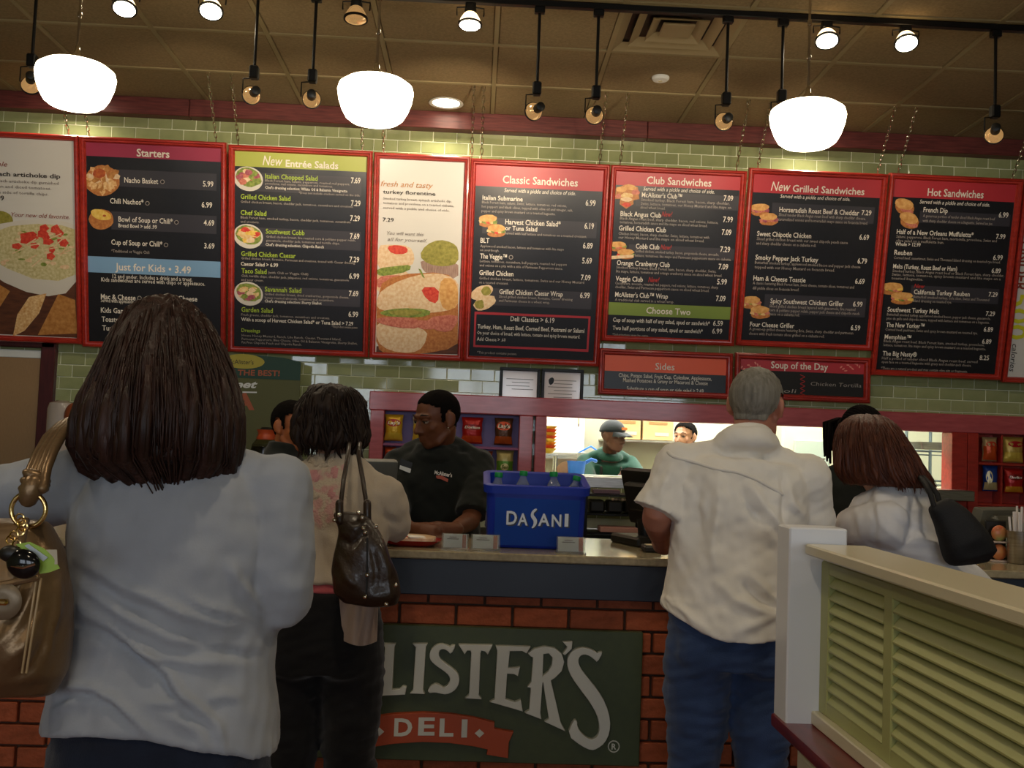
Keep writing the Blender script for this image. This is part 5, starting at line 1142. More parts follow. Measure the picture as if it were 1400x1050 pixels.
# wire rack at the right end of the kitchen
t = thing('wire_rack', 'blue grey wire shelving with foil pans, right end of the pass-through', 'shelving', (float(pt(1265, 630, 8.4)[0]), 8.4, 0))
x0, x1 = float(pt(1225, 620, 8.4)[0]), float(pt(1290, 620, 8.4)[0]); m_wire = M('wire_blue_grey', '#6d7b86', .35, .7)
for x in (x0, x1):
    for y in (8.2, 8.65): MB().tube([(x, y, 0), (x, y, 1.75)], .014, 8).build('post', m_wire, t)
for z in (.5, 1.0, 1.28, 1.52):
    q = MB()
    for k in range(9): xx = x0+(x1-x0)*k/8; q.tube([(xx, 8.2, z), (xx, 8.65, z)], .004, 5)
    for y in (8.2, 8.65): q.tube([(x0, y, z), (x1, y, z)], .008, 6); q.tube([(x0, y, z-.03), (x1, y, z-.03)], .005, 6)
    q.build('wire_shelf', m_wire, t)
for i, (px, py, Y) in enumerate(((1268, 607, 8.4), (1240, 618, 8.4))):
    z = (1.523, 1.283)[i]; c = pt(px, py, Y)
    single('foil_pan', MB().ringloft([rring(c[0], 8.42, .09, .12, .02, z+.012), rring(c[0], 8.42, .11, .14, .02, z+.07), rring(c[0], 8.42, .118, .148, .02, z+.072), rring(c[0], 8.42, .108, .138, .02, z+.068), rring(c[0], 8.42, .088, .118, .02, z+.02)]), m_steel, ('foil pan on the top tier of the wire rack', 'foil pan on the second tier of the wire rack')[i], 'pan', 'foil pans on the wire rack')
# tall foil stack seen over the man's shoulder
c = pt(1085, 612, 7.2); zb1 = zk
for k in range(5):
    single('foil_tray', MB().ringloft([rring(c[0]+.012*k, 7.2, .14-.006*k, .1, .03, zb1+.001+.04*k), rring(c[0]+.012*k, 7.2, .17-.006*k, .13, .03, zb1+.055+.04*k), rring(c[0]+.012*k, 7.2, .178-.006*k, .138, .03, zb1+.057+.04*k), rring(c[0]+.012*k, 7.2, .16-.006*k, .12, .03, zb1+.05+.04*k), rring(c[0]+.012*k, 7.2, .13-.006*k, .09, .03, zb1+.008+.04*k)]), m_steel,
           'foil tray of the stack over the man\'s shoulder, %s from the bottom' % ('first', 'second', 'third', 'fourth', 'fifth')[k], 'tray', 'foil trays stacked on the prep table')
c = pt(1120, 608, 8.6)
t = thing('kitchen_machine', 'pale boxy kitchen machine seen over the man\'s right shoulder', 'machine', (float(c[0]), 8.6, 0))
MB().rbox((c[0]+.1, 8.75, .85), (.9, .5, 1.7), .02).build('body', M('machine_cream', '#c2bfa6', .4), t); MB().rbox((c[0]-.1, 8.49, 1.45), (.3, .02, .25), .005).build('door', M('machine_pane', '#9aa79c', .15), t); MB().rbox((c[0]+.3, 8.49, 1.5), (.18, .02, .16), .005).build('control_panel', m_steel, t)
# ------------------------------------------------------------------ people
def rotz(a): c, s = math.cos(a), math.sin(a); return np.array([[c, -s, 0], [s, c, 0], [0, 0, 1.]])
def rotx(a): c, s = math.cos(a), math.sin(a); return np.array([[1., 0, 0], [0, c, -s], [0, s, c]])
def roty(a): c, s = math.cos(a), math.sin(a); return np.array([[c, 0, s], [0, 1., 0], [-s, 0, c]])
SKIN = lambda nm, c, c2: M('skin_'+nm, c, .5, var=(c2, 12, (1, 1, 1)), spec=.4)
def cloth(nm, c, c2=None, rough=.85, sc=90, bump=.12, stretch=(1, 1, 1)): return M('cloth_'+nm, c, rough, spec=.25, var=(c2 or c, 14, (1, 1, 1)), bump=(sc, bump, stretch), sheen=.15)
MALE = [(.78, .165, .105, .0), (.88, .170, .118, -.008), (.98, .160, .112, 0), (1.08, .155, .108, .005), (1.18, .165, .115, .005), (1.29, .178, .118, 0), (1.37, .170, .100, -.008), (1.42, .125, .078, -.012), (1.46, .070, .062, -.012)]
FEM = [(.78, .175, .115, .0), (.88, .182, .128, -.012), (.98, .165, .115, -.005), (1.07, .142, .102, 0), (1.17, .152, .108, .008), (1.28, .165, .112, .006), (1.36, .155, .092, -.004), (1.41, .115, .072, -.010), (1.45, .062, .056, -.012)]
class Person:
    def __init__(s, label, x, y, H, heading=0, lean=0, side=0, sec=MALE, skin=None, group='people at the counter', arm_r=1.0, head=(0, 0, 0), headoff=(0, 0, 0), shx=.175, elbows=None, wrists=None, shz=1.35, hands=True, hand_dirs=None, voxel=.008, face=False, legw=.085, hshift=(0, 0, 0), headscale=1.0):
        s.k = H/1.70; s.base = np.array([x, y, 0.]); s.R = rotz(heading); s.lean, s.side = lean, side
        s.root = thing('person', label, 'person', (x, y, 0), group); s.sec = sec; s.ar = arm_r; s.skin = skin; s.voxel = voxel; s.legw = legw
        k = s.k
        s.sh = {q: s.up(sg*shx*k, -.008*k, shz*k) for q, sg in (('L', -1), ('R', 1))}
        e = elbows or {}; w = wrists or {}
        s.el = {q: np.array(e[q]) if q in e else s.up(sg*(shx+.05)*k, -.02*k, 1.09*k) for q, sg in (('L', -1), ('R', 1))}
        s.wr = {q: np.array(w[q]) if q in w else s.el[q]+s.R@np.array([-.02*(1 if q == 'R' else -1), .12, -.2])*k for q in ('L', 'R')}
        s.hd = hand_dirs or {}
        s.HC = s.up(headoff[0], headoff[1]+.012*k, 1.585*k+headoff[2])+np.array(hshift); hr = head
        s.HR = s.R@rotz(hr[0])@rotx(-hr[1])@roty(hr[2]); s.hs = headscale*k**.5
        s.neck0 = s.up(0, -.012*k, 1.40*k)
        s.body(face, hands)
    def up(s, x, y, z):                                # local torso point with the bend at the hips -> world
        hz = .92*s.k; w = min(1, max(0, (z-hz)/(.22*s.k))); p = np.array([x, y, z-hz])
        if z > hz: p = roty(s.side*w)@(rotx(-s.lean*w)@p)
        p[2] += hz; return s.base + s.R@p
    def h(s, x, y, z): return s.HC + s.HR@(np.array([x, y, z])*s.hs)      # head-local -> world
    def torso(s, q, z0=None, z1=None, inf=0, sc=1, flare=0, n=28, p=2.3):
        k = s.k; zs = [a[0] for a in s.sec]; arr = np.array(s.sec); z0 = zs[0] if z0 is None else z0/k; z1 = zs[-1] if z1 is None else z1/k
        rings = []
        for i in range(22):
            z = z0+(z1-z0)*i/21; rx, ry, cy = [np.interp(z, arr[:, 0], arr[:, c]) for c in (1, 2, 3)]
            if z < zs[0]: rx += (zs[0]-z)*.1; ry += (zs[0]-z)*.1
            fl = flare*max(0, 1-(z-z0)/.25); ring = []
            for j in range(n):
                a = 2*PI*j/n; c, d = math.cos(a), math.sin(a)
                ring.append(s.up((rx*k*sc+inf+fl)*math.copysign(abs(c)**(2/p), c), cy*k+(ry*k*sc+inf+fl)*math.copysign(abs(d)**(2/p), d), z*k))
            rings.append(ring)
        q.ringloft(rings)
    def armpts(s, side, t=2.0):                        # t: 1 = elbow, 2 = wrist
        a, e, w = s.sh[side], s.el[side], s.wr[side]; P_ = [a, a*.5+e*.5, e*.97+a*.03, e*.9+w*.1, e*.45+w*.55, w]; T_ = [0, .5, .97, 1.1, 1.55, 2.0]
        R_ = np.array([.050, .049, .043, .044, .038, .028])*s.k*s.ar
        n = 14; ts = [t*i/(n-1) for i in range(n)]; P_ = np.array(P_)
        return [np.array([np.interp(u, T_, P_[:, c]) for c in range(3)]) for u in ts], [float(np.interp(u, T_, R_)) for u in ts]
    def hand(s, q, side):
        w = s.wr[side]; d0 = w-s.el[side]; d0 /= np.linalg.norm(d0); hd = s.hd.get(side)
        d = np.array(hd[0], float) if hd else d0; d /= np.linalg.norm(d); n = np.array(hd[1], float) if hd else np.array([0, 0, -1.]); n = n-d*(n@d); n /= np.linalg.norm(n)   # n: palm side
        a = np.cross(n, d); sg = 1 if side == 'L' else -1; a = a*sg                  # towards the thumb
        curl = hd[2] if hd and len(hd) > 2 else .35; k = s.k
        q.tube([w-d*.02*k, w+d*.02*k, w+d*.05*k, w+d*.088*k], [.027*k, .033*k, .040*k, .038*k], 14, True, sq=None)
        # flatten palm by adding a broad thin slab
        for i, (off, L_) in enumerate(((.030, .068), (.010, .078), (-.010, .072), (-.029, .056))):
            p0 = w+d*.08*k+a*off*k; pts = [p0-d*.015*k, p0]; dd = d.copy(); p = p0
            for j, f in enumerate((.45, .32, .25)):
                an = curl*(.6+.5*j); dd2 = d*math.cos(an*(j+.6))+n*math.sin(an*(j+.6)); p = p+dd2*L_*f*k*1.05; pts.append(p)
            q.tube(pts, [.0095*k, .0098*k, .009*k, .0082*k, .0068*k], 10, True)
        p0 = w+d*.025*k+a*.026*k; p1 = p0+(d*.55+a*.75+n*.25)*.035*k; p2 = p1+(d*.85+a*.35+n*.35)*.032*k; p3 = p2+(d*.95+n*.3)*.024*k
        q.tube([p0, p1, p2, p3], [.014*k, .0125*k, .0105*k, .008*k], 10, True)
    def headprims(s, q, face):
        h, g = s.h, s.hs
        def E(c, r, rot=None): q.ell(h(*c), np.array(r)*g, s.HR if rot is None else s.HR@rot, 20, 14)
        def Tb(pts, rr): q.tube([h(*p) for p in pts], [r*g for r in rr], 10, True)
        E((0, -.012, .028), (.074, .094, .084)); E((0, .022, -.032), (.061, .068, .080)); E((0, .052, -.083), (.033, .030, .026))
        Tb([(-.055, .0, -.055), (-.045, .035, -.085), (0, .06, -.097), (.045, .035, -.085), (.055, .0, -.055)], [.016, .016, .017, .016, .016])
        E((-.036, .052, -.025), (.026, .026, .026)); E((.036, .052, -.025), (.026, .026, .026))
        Tb([(-.046, .070, .020), (-.02, .083, .024), (0, .084, .022), (.02, .083, .024), (.046, .070, .020)], [.008, .010, .009, .010, .008])
        Tb([(0, .084, .012), (0, .095, -.012), (0, .105, -.034)], [.007, .009, .012]); E((-.012, .092, -.038), (.010, .011, .008)); E((.012, .092, -.038), (.010, .011, .008))
        Tb([(-.023, .079, -.063), (0, .089, -.060), (.023, .079, -.063)], [.004, .0075, .004]); Tb([(-.021, .078, -.072), (0, .088, -.073), (.021, .078, -.072)], [.004, .008, .004])
        for sg in (-1, 1):
            E((sg*.081, -.010, -.004), (.009, .021, .033), rotz(sg*.5)@rotx(.15)); E((sg*.078, .000, -.028), (.008, .010, .013))
        q.tube([h(0, -.022, -.045), (h(0, -.022, -.045)+s.neck0)/2, s.neck0], [.056*g, .055*g, .066*s.k], 16, True)
    def body(s, face, hands):
        q = MB(); s.headprims(q, face); s.torso(q, .87*s.k, 1.40*s.k, -.035)
        for sd in ('L', 'R'):
            P_, R_ = s.armpts(sd); q.tube(P_, [r-.004 for r in R_], 14, True)
            if hands: s.hand(q, sd)
        k = s.k
        for sg in (-1, 1):
            hp = s.base+s.R@np.array([sg*.085*k, 0, .86*k]); kn = s.base+s.R@np.array([sg*.095*k, .01, .47*k]); an = s.base+s.R@np.array([sg*.10*k, -.02, .08*k])
            q.tube([hp, (hp+kn)/2, kn, (kn*.6+an*.4), an], [.075*k, .066*k, .050*k, .047*k, .035*k], 14, True); fw = s.R@np.array([sg*.02, .15, 0]); q.tube([an-np.array([0, 0, .03]), an+fw*.6-np.array([0, 0, .045]), an+fw*1.1-np.array([0, 0, .05])], [.034*k, .030*k, .022*k], 10, True)
        me = remesh(q, s.voxel, 2); s.bm = me; s.bv = mv(me); s.bn = mn(me)
        s.bodyobj = s.put('body', me, s.skin)
    def put(s, name, me, mat, parent=None):
        v = mv(me)-s.base; setv(me, v); me.polygons.foreach_set('use_smooth', [True]*len(me.polygons)); return mkobj(name, me, mat, parent or s.root)
    def garment(s, name, mat, torso=None, sleeves=None, inf=.012, sl_inf=.010, voxel=None, smooth=4, disp=None, post=None, extra=None, sc=1.0, flare=0, p=2.3, cuff=0):
        q = MB()
        if torso: s.torso(q, torso[0], torso[1], inf, sc, flare, p=p)
        if sleeves:
            for sd, t in (sleeves.items() if isinstance(sleeves, dict) else (('L', sleeves), ('R', sleeves))):
                P_, R_ = s.armpts(sd, t); n = len(P_)
                q.tube(P_, [r+sl_inf+cuff*max(0, i/(n-1)-.5)*2 for i, r in enumerate(R_)], 16, False)
                q.ell(P_[0], (R_[0]+sl_inf,)*3)
                nk = s.up((-.055 if sd == 'L' else .055)*s.k, -.014*s.k, 1.42*s.k); q.tube([nk, nk*.5+P_[0]*.5+np.array([0, 0, .004]), P_[0]+np.array([0, 0, .012])], [.042*s.k+sl_inf*.5, .044*s.k+sl_inf*.5, .036*s.k+sl_inf*.5], 14, True)
        if extra: extra(q)
        me = remesh(q, voxel or s.voxel, smooth)
        if disp is not None:
            v, n = mv(me), mn(me); setv(me, v+n*disp(v, n)[:, None])
        if post is not None: setv(me, post(mv(me)))
        s.last = (mv(me), mn(me), [tuple(f.vertices) for f in me.polygons])
        return s.put(name, me, mat)
    def trousers(s, mat, top=1.0, inf=.014, name='trousers', split=None, disp=None, rl=(.098, .082, .064, .060, .056), zhem=.07):
        k = s.k; q = MB(); s.torso(q, .815*k, top*k, inf-.004)
        for sg in (-1, 1):
            x = s.legw*k; hp = s.base+s.R@np.array([sg*x, -.005, .84*k]); kn = s.base+s.R@np.array([sg*(x+.008), .012, .47*k]); an = s.base+s.R@np.array([sg*(x+.015), -.02, zhem*k])
            q.tube([hp+np.array([0, 0, .06]), hp, (hp+kn)/2, kn, kn*.5+an*.5, an], [rl[0]*k*.95, rl[0]*k, rl[1]*k, rl[2]*k, rl[3]*k, rl[4]*k], 18, False)
            gl = s.base+s.R@np.array([sg*.08*k, -.055*k, .86*k]); q.ell(gl, (.09*k, .08*k, .09*k))
        me = remesh(q, max(s.voxel, .008), 4)
        v, n = mv(me), mn(me); d = .004*snoise(v, 5, 14, stretch=(1, 1, 1.6))+.003*snoise(v, 8, 40, stretch=(.6, .6, 1.5))
        if disp is not None: d = d+disp(v, n)
        setv(me, v+n*d[:, None]); return s.put(name, me, mat)
    def shoes(s, mat):
        k = s.k
        for sg in (-1, 1):
            an = s.base+s.R@np.array([sg*(s.legw+.015)*k, -.02, .08*k]); f = s.R@np.array([sg*.12, 1, 0]); q = MB()
            q.tube([an-f*.03-np.array([0, 0, .03*k]), an+f*.05-np.array([0, 0, .036*k]), an+f*.12-np.array([0, 0, .045*k]), an+f*.19-np.array([0, 0, .048*k])], [.042*k, .043*k, .038*k, .026*k], 14, True); q.rbox(tuple((an+f*.075)*[1, 1, 0]+[0, 0, .012]), (.08, .08, .022), .008)
            q.build('shoe', mat, s.root, 60)
    def cap(s, name, mat, mask, off, vary=0, seed=3, ears=True):      # shell grown from the skull where mask(head-local) > 0
        loc = ((s.bv-s.HC)@s.HR)/s.hs; m = mask(loc); m = np.where((np.abs(loc[:, 0]) > .0755)&(loc[:, 2] < .034)&(np.abs(loc[:, 1]+.008) < .034), -1, m) if ears else m; on = (m > 0)&(np.linalg.norm(loc-np.array([0, -.01, .02]), axis=1) < .135)
        idx = -np.ones(len(s.bv), int); keep = np.where(on)[0]; idx[keep] = np.arange(len(keep))
        lift = np.minimum(1, m[keep]/.012); o_ = off*lift+.0008
        if vary: o_ = o_+vary*snoise(s.bv[keep], seed, 260)*lift
        V = s.bv[keep]+s.bn[keep]*o_[:, None]; F_ = [tuple(int(idx[i]) for i in p.vertices) for p in s.bm.polygons if all(idx[i] >= 0 for i in p.vertices)]
        me = bpy.data.meshes.new(name); me.from_pydata(V.tolist(), [], F_); me.update(); return s.put(name, me, mat)
    def patch(s, name, mat, poly, off, grow=None, geom=None):        # raised cloth patch inside a pixel outline, on the side seen
        V, N, F_ = geom or s.last; p = proj(V); P_ = np.array(poly); ins = np.zeros(len(V), bool); j = len(P_)-1
        for i in range(len(P_)):
            c = ((P_[i, 1] > p[:, 1]) != (P_[j, 1] > p[:, 1])) & (p[:, 0] < (P_[j, 0]-P_[i, 0])*(p[:, 1]-P_[i, 1])/(P_[j, 1]-P_[i, 1]+1e-9)+P_[i, 0]); ins ^= c; j = i
        ins &= np.einsum('ij,ij->i', N, V-CAM) < 0
        keep = np.where(ins)[0]; idx = -np.ones(len(V), int); idx[keep] = np.arange(len(keep)); fs = [tuple(int(idx[i]) for i in f) for f in F_ if all(idx[i] >= 0 for i in f)]
        W_ = V[keep]+N[keep]*off; cnt = {}
        for f in fs:
            for a, b_ in zip(f, f[1:]+f[:1]): e = (min(a, b_), max(a, b_)); cnt[e] = cnt.get(e, 0)+1
        bd = {i for e, c in cnt.items() if c == 1 for i in e}
        for i in bd: W_[i] = V[keep][i]-N[keep][i]*.001
        me = bpy.data.meshes.new(name); me.from_pydata(W_.tolist(), [], fs); me.update(); return s.put(name, me, mat)
    def surf(s, px, py):                               # garment point seen at a pixel
        V, N, _ = s.last; p = proj(V); d = np.hypot(p[:, 0]-px, p[:, 1]-py)+1e3*(np.einsum('ij,ij->i', N, V-CAM) > 0); c = np.argsort(d)[:6]; return V[c].mean(0)
    def eyes(s, look=0):
        for sg in (-1, 1):
            e = MB().ell(s.h(sg*.031, .0725, .004), (.0118*s.hs,)*3, None, 12, 8).build('eye', M('eye_white', '#8f8376', .2), s.root, 60)
            MB().ell(s.h(sg*.031+look, .0825, .001), np.array((.0055, .004, .0055))*s.hs, s.HR, 10, 6).build('iris', M('eye_dark', '#140c08', .15), e, 60)
            MB().ell(s.h(sg*.031, .0742, .009), np.array((.0155, .0125, .0085))*s.hs, s.HR, 12, 8).build('eyelid', s.skin, s.root, 60)
            MB().tube([s.h(sg*.012, .088, .024), s.h(sg*.03, .0885, .031), s.h(sg*.05, .072, .026)], [.0025*s.hs, .0032*s.hs, .0015*s.hs], 6, True).build('eyebrow', M('eyebrow_dark', '#120b08', .8), s.root, 60)
            MB().tube([s.h(sg*.017, .082, .0045), s.h(sg*.031, .0865, .0055), s.h(sg*.046, .077, .003)], [.0012*s.hs, .002*s.hs, .001*s.hs], 6, True).build('lash_line', M('eyebrow_dark', '#120b08', .8), s.root, 60)
        MB().tube([s.h(-.018, .0835, -.0665), s.h(0, .0935, -.0665), s.h(.018, .0835, -.0665)], [.001*s.hs, .0016*s.hs, .001*s.hs], 6, True).build('mouth_line', M('mouth_dark', '#3a1c16', .6), s.root, 60)

def folds(curves, normal_side=True):                   # cloth folds: [(pixel polyline, height, width px)]
    def f(V, N):
        p = proj(V); vis = np.clip(-np.einsum('ij,ij->i', N, (V-CAM)/np.linalg.norm(V-CAM, axis=1)[:, None])*2, 0, 1); out = np.zeros(len(V))
        for P_, A, w in curves:
            P_ = np.array(P_, float); best = np.full(len(V), 1e9); tt = np.zeros(len(V)); L_ = np.r_[0, np.cumsum(np.linalg.norm(np.diff(P_, axis=0), axis=1))]
            for i in range(len(P_)-1):
                a, b_ = P_[i], P_[i+1]; d = b_-a; u = np.clip(((p-a)@d)/(d@d), 0, 1); q = np.linalg.norm(p-(a+u[:, None]*d), axis=1)
                c = q < best; best[c] = q[c]; tt[c] = (L_[i]+u[c]*(L_[i+1]-L_[i]))/L_[-1]
            out += A*np.exp(-(best/w)**2)*np.sin(np.clip(tt, 0.02, .98)*PI)**.5*vis
        return out
    return f

def hair_mass(s, name, mat, levels, n_str, seed=1, wave=.0, endz=None, tip=.02, sr=(.0012, .0022), frame_=None, curl=0, groove=.004, jit=.0, locks=0, lockr=.010, lockend=None):
    """levels: (z, cx, rx, cy, ry) in a frame; hair built as a grooved mass plus loose strands"""
    L = np.array(levels); F0 = frame_ or (lambda x, y, z: s.HC+s.HR@np.array([x, y, z])); r = np.random.RandomState(seed)
    def at_(z, a, k=1.0):
        cx, rx, cy, ry = [np.interp(z, L[::-1, 0], L[::-1, c]) for c in (1, 2, 3, 4)]
        return F0(cx+rx*k*math.cos(a), cy+ry*k*math.sin(a), z)
    q = MB(); rings = []; n = 44; m = 30; z0, z1 = L[0, 0], L[-1, 0]
    for i in range(m):
        u = i/(m-1); z = z0+(z1-z0)*u; rings.append([at_(z, 2*PI*j/n) for j in range(n)])
    q.ringloft(rings); me = remesh(q, .007, 3); v, nn = mv(me), mn(me)
    loc = v-s.HC; ang = np.arctan2(loc[:, 1], loc[:, 0]); zz = v[:, 2]
    d = groove*(np.sin(ang*17+3*np.sin(zz*9)+1.3*np.sin(ang*5))*.5+np.sin(ang*31+4*np.sin(zz*7+ang))*.35+.4*np.sin(ang*53+zz*21))
    if curl: d = d+curl*snoise(v, seed+4, 26)+curl*.5*snoise(v, seed+9, 60)
    setv(me, v+nn*d[:, None]); q = MB(); q.add(mv(me).tolist(), [tuple(f.vertices) for f in me.polygons]); bpy.data.meshes.remove(me)
    for i in range(locks):                             # thick tapering locks that break up the outline
        a = r.uniform(0, 2*PI); st = z0+(z1-z0)*r.uniform(.35, .7); en = (lockend or endz)(a, r); da = r.uniform(-.12, .12); k = r.uniform(.9, 1.0); pts = []
        ph = r.uniform(0, 6.28)
        for j in range(8):
            u = j/7; z = st+(en-st)*u; p = at_(max(z, z1), a+da*u, k*(1+.05*u)); p = p+np.array([0, 0, min(0, z-z1)])+np.array([math.sin(ph+u*4), math.cos(ph+u*3), 0])*(.004+wave)*u; pts.append(p)
        q.tube(pts, [lockr*x for x in (.5, .9, 1, 1, .95, .8, .5, .12)], 7)
    for i in range(n_str):
        a = r.uniform(0, 2*PI); st = z0+(z1-z0)*r.uniform(.02, .55); en = z1+(z0-z1)*r.uniform(-tip, .16) if endz is None else endz(a, r)
        if en > st-.03: continue
        ph, fr, am = r.uniform(0, 6.28), r.uniform(18, 40), wave*r.uniform(.4, 1.2); k = 1.0+r.uniform(-.01, .035+jit); da = r.uniform(-.10, .10); pts = []; nseg = 8 if not curl else 14
        for j in range(nseg):
            u = j/(nseg-1); z = st+(en-st)*u; kk = k*(1+.03*u*r.uniform(0, 1)); p = at_(max(z, z1) if z > z1 else z1, a+da*u, kk); p = p+(F0(0, 0, min(z, z1) if z < z1 else 0)-F0(0, 0, z1 if z < z1 else 0))
            p = p+s.R@np.array([math.sin(ph+fr*z), math.cos(ph*1.3+fr*z), 0])*am; pts.append(p)
        rad = r.uniform(*sr); q.tube(pts, [rad*(1 if j < nseg-3 else (.75, .5, .2)[j-nseg+3]) for j in range(nseg)], 4)
    return s.put(name, q.mesh(name, None, 180, False), mat)
def hairmat(nm, c, c2, rough=.5): return M('hair_'+nm, c, max(rough, .48), spec=.3, var=(c2, 90, (1, 1, .06), 4, .25), bump=(140, .35, (1, 1, .05)))
# ---- woman in the foreground, grey-blue top
Y0 = 1.76; c0 = pt(237, 800, Y0)
FG = [(.78, .176, .130, .0), (.88, .182, .138, -.010), (.95, .178, .134, -.008), (1.02, .172, .128, -.004), (1.10, .163, .120, .0), (1.18, .163, .120, .0), (1.28, .166, .120, -.002), (1.35, .160, .104, -.01), (1.40, .125, .086, -.015), (1.44, .085, .065, -.015), (1.47, .06, .056, -.012)]
p = Person('woman seen from behind in a grey blue top with long brown hair', float(c0[0]), Y0, 1.665, 0.0, .02, .0, FG, SKIN('fair', '#c79a80', '#b98870'), arm_r=1.1, shx=.168, voxel=.0075, shz=1.385, headscale=.9, headoff=(-.028, 0, -.022),
           elbows={'R': pt(386, 818, 1.74), 'L': pt(-62, 700, 1.80)}, wrists={'R': pt(345, 800, 2.02), 'L': pt(20, 800, 2.06)}, legw=.095)
wf_ = lambda pts: [(x/3, 700+y/3) for x, y in pts]
fd = [(wf_([(300, 190), (400, 235), (500, 300), (620, 350), (760, 420), (900, 460), (1010, 468)]), .011, 7), (wf_([(330, 290), (430, 370), (560, 450), (700, 520), (840, 545), (900, 555)]), .010, 7),
      (wf_([(280, 330), (360, 420), (470, 480), (560, 560), (640, 600), (800, 620), (1000, 615)]), .009, 7), (wf_([(290, 450), (420, 500), (520, 560), (580, 640), (610, 740)]), -.010, 8),
      (wf_([(500, 520), (600, 590), (690, 670), (730, 750), (800, 800), (890, 860), (920, 960)]), .012, 7), (wf_([(480, 530), (580, 605), (660, 680), (700, 760), (760, 815)]), -.012, 6), (wf_([(215, 760), (300, 735), (385, 745), (470, 800), (560, 890), (630, 960)]), .013, 8), (wf_([(230, 790), (310, 762), (390, 775), (460, 830), (540, 910)]), -.010, 7),
      (wf_([(940, 210), (970, 280), (1020, 340), (1080, 410)]), .010, 7), (wf_([(760, 340), (850, 390), (960, 420), (1060, 440)]), .008, 6), (wf_([(850, 770), (920, 745), (990, 745)]), .009, 7), (wf_([(600, 805), (700, 800), (790, 770)]), .008, 7), (wf_([(300, 240), (420, 320), (520, 380), (680, 420)]), -.007, 6), (wf_([(210, 830), (280, 800), (340, 775)]), .006, 6), (wf_([(760, 500), (860, 560), (1000, 590), (1090, 580)]), -.008, 7), (wf_([(650, 850), (720, 870), (800, 900), (850, 960)]), .008, 9)]
ff = folds(fd)
fgm = cloth('grey_blue_jersey', '#94979d', '#8c8f95', .8, 300, .05)
def hem(q): pass
p.garment('top', fgm, (.955, 1.432), {'R': 1.9, 'L': 1.9}, .012, .008, .0065, 5, lambda v, n: ff(v, n)+.0022*snoise(v, 3, 22)+.0012*snoise(v, 6, 60), flare=.008, post=lambda v: v+np.array([0, 0, 1.])*((-.012*((v[:, 0]-c0[0])/.17)+.03*(1-((v[:, 0]-c0[0])/.18)**2)-.014)*np.clip((1.10-v[:, 2])/.14, 0, 1))[:, None])
p.trousers(cloth('dark_jeans', '#1b2130', '#141926', .85, 400, .2), 1.02, .006, 'jeans')
p.shoes(m_blackplastic)
HB = hairmat('dark_brown', '#190d08', '#37211a', .38)
lv = []
for py, x0, x1 in ((402, 210, 240), (408, 192, 258), (421, 172, 277), (440, 160, 292), (460, 150, 303), (499, 132, 319), (531, 113, 331), (568, 101, 336), (600, 99, 334), (622, 102, 331), (640, 106, 326), (650, 124, 308), (660, 172, 280)):
    cy_ = -.012-(.05 if py > 560 else .05*(py-402)/158); P0, P1 = pt(x0, py, p.HC[1]+cy_-.02), pt(x1, py, p.HC[1]+cy_-.02); cxx = (P0[0]+P1[0])/2; rx = (P1[0]-P0[0])/2
    rx *= .93; cxx -= .004; ry = min(.125, rx*1.25); lv.append((P0[2]-p.HC[2], cxx-p.HC[0], rx, cy_, ry if py < 640 else .05))
zlow = [l[0] for l in lv]
def endz(a, r):
    sx = math.cos(a); return float(np.interp(sx, [-1, -.75, -.55, -.2, .3, .6, 1], [-.252, -.275, -.250, -.300, -.308, -.285, -.250]))+r.uniform(-.02, .05)
hair_mass(p, 'hair', HB, lv, 800, 4, .004, endz, frame_=lambda x, y, z: p.HC+np.array([x, y, z]), groove=.0045, locks=110, lockr=.011)

# bronze handbag on her left side
YH = 1.60
t = thing('handbag', 'bronze metallic leather handbag hanging at the left picture edge', 'handbag', tuple(pt(10, 940, YH)))
bz = M('bronze_leather', '#8a7050', .34, .55, var=('#6b5339', 9, (1, 1, 1)), bump=(90, .12))
q = MB(); rings = []
for py, x0, x1, th in ((948, -55, 45, .02), (942, -85, 72, .05), (915, -98, 88, .075), (860, -98, 95, .085), (800, -92, 92, .075), (750, -80, 84, .06), (715, -68, 68, .045), (708, -62, 62, .03)):
    A, B = pt(x0, py, YH), pt(x1, py, YH); cx, rx = (A[0]+B[0])/2, (B[0]-A[0])/2
    rings.append([(cx+rx*math.copysign(abs(math.cos(a))**.7, math.cos(a)), YH+th*math.copysign(abs(math.sin(a))**.8, math.sin(a)), A[2]) for a in [2*PI*j/32 for j in range(32)]])
q.ringloft(rings); me = remesh(q, .006, 4); v, n = mv(me), mn(me)
bf = folds([([(0, 880), (25, 850), (45, 810), (55, 770)], .008, 8), ([(5, 905), (35, 880), (60, 830)], .006, 7), ([(0, 835), (20, 815), (40, 770)], -.007, 7), ([(10, 930), (40, 915), (75, 860)], -.006, 8), ([(65, 900), (78, 840), (80, 790)], .006, 5)])
setv(me, v+n*(bf(v, n)+.002*snoise(v, 2, 30))[:, None]); setv(me, mv(me)-worigin(t)); me.polygons.foreach_set('use_smooth', [True]*len(me.polygons)); mkobj('bag_body', me, bz, t)
YF = YH-.088
for dx in (0, 6): MB().tube([pt(56-dx, 790, YF+.014), pt(50-dx, 830, YF), pt(42-dx, 880, YF), pt(36-dx, 920, YF+.012)], .0018, 6).build('seam', M('bag_stitch', '#a58a62', .5), t)
pk = [pt(x, y, YF+.006) for x, y in ((-60, 790), (50, 783), (52, 800), (-60, 806))]
MB().tube([pt(-60, 796, YF), pt(0, 800, YF), (pt(50, 790, YF+.006))], .005, 8, True).build('pocket_edge', bz, t)
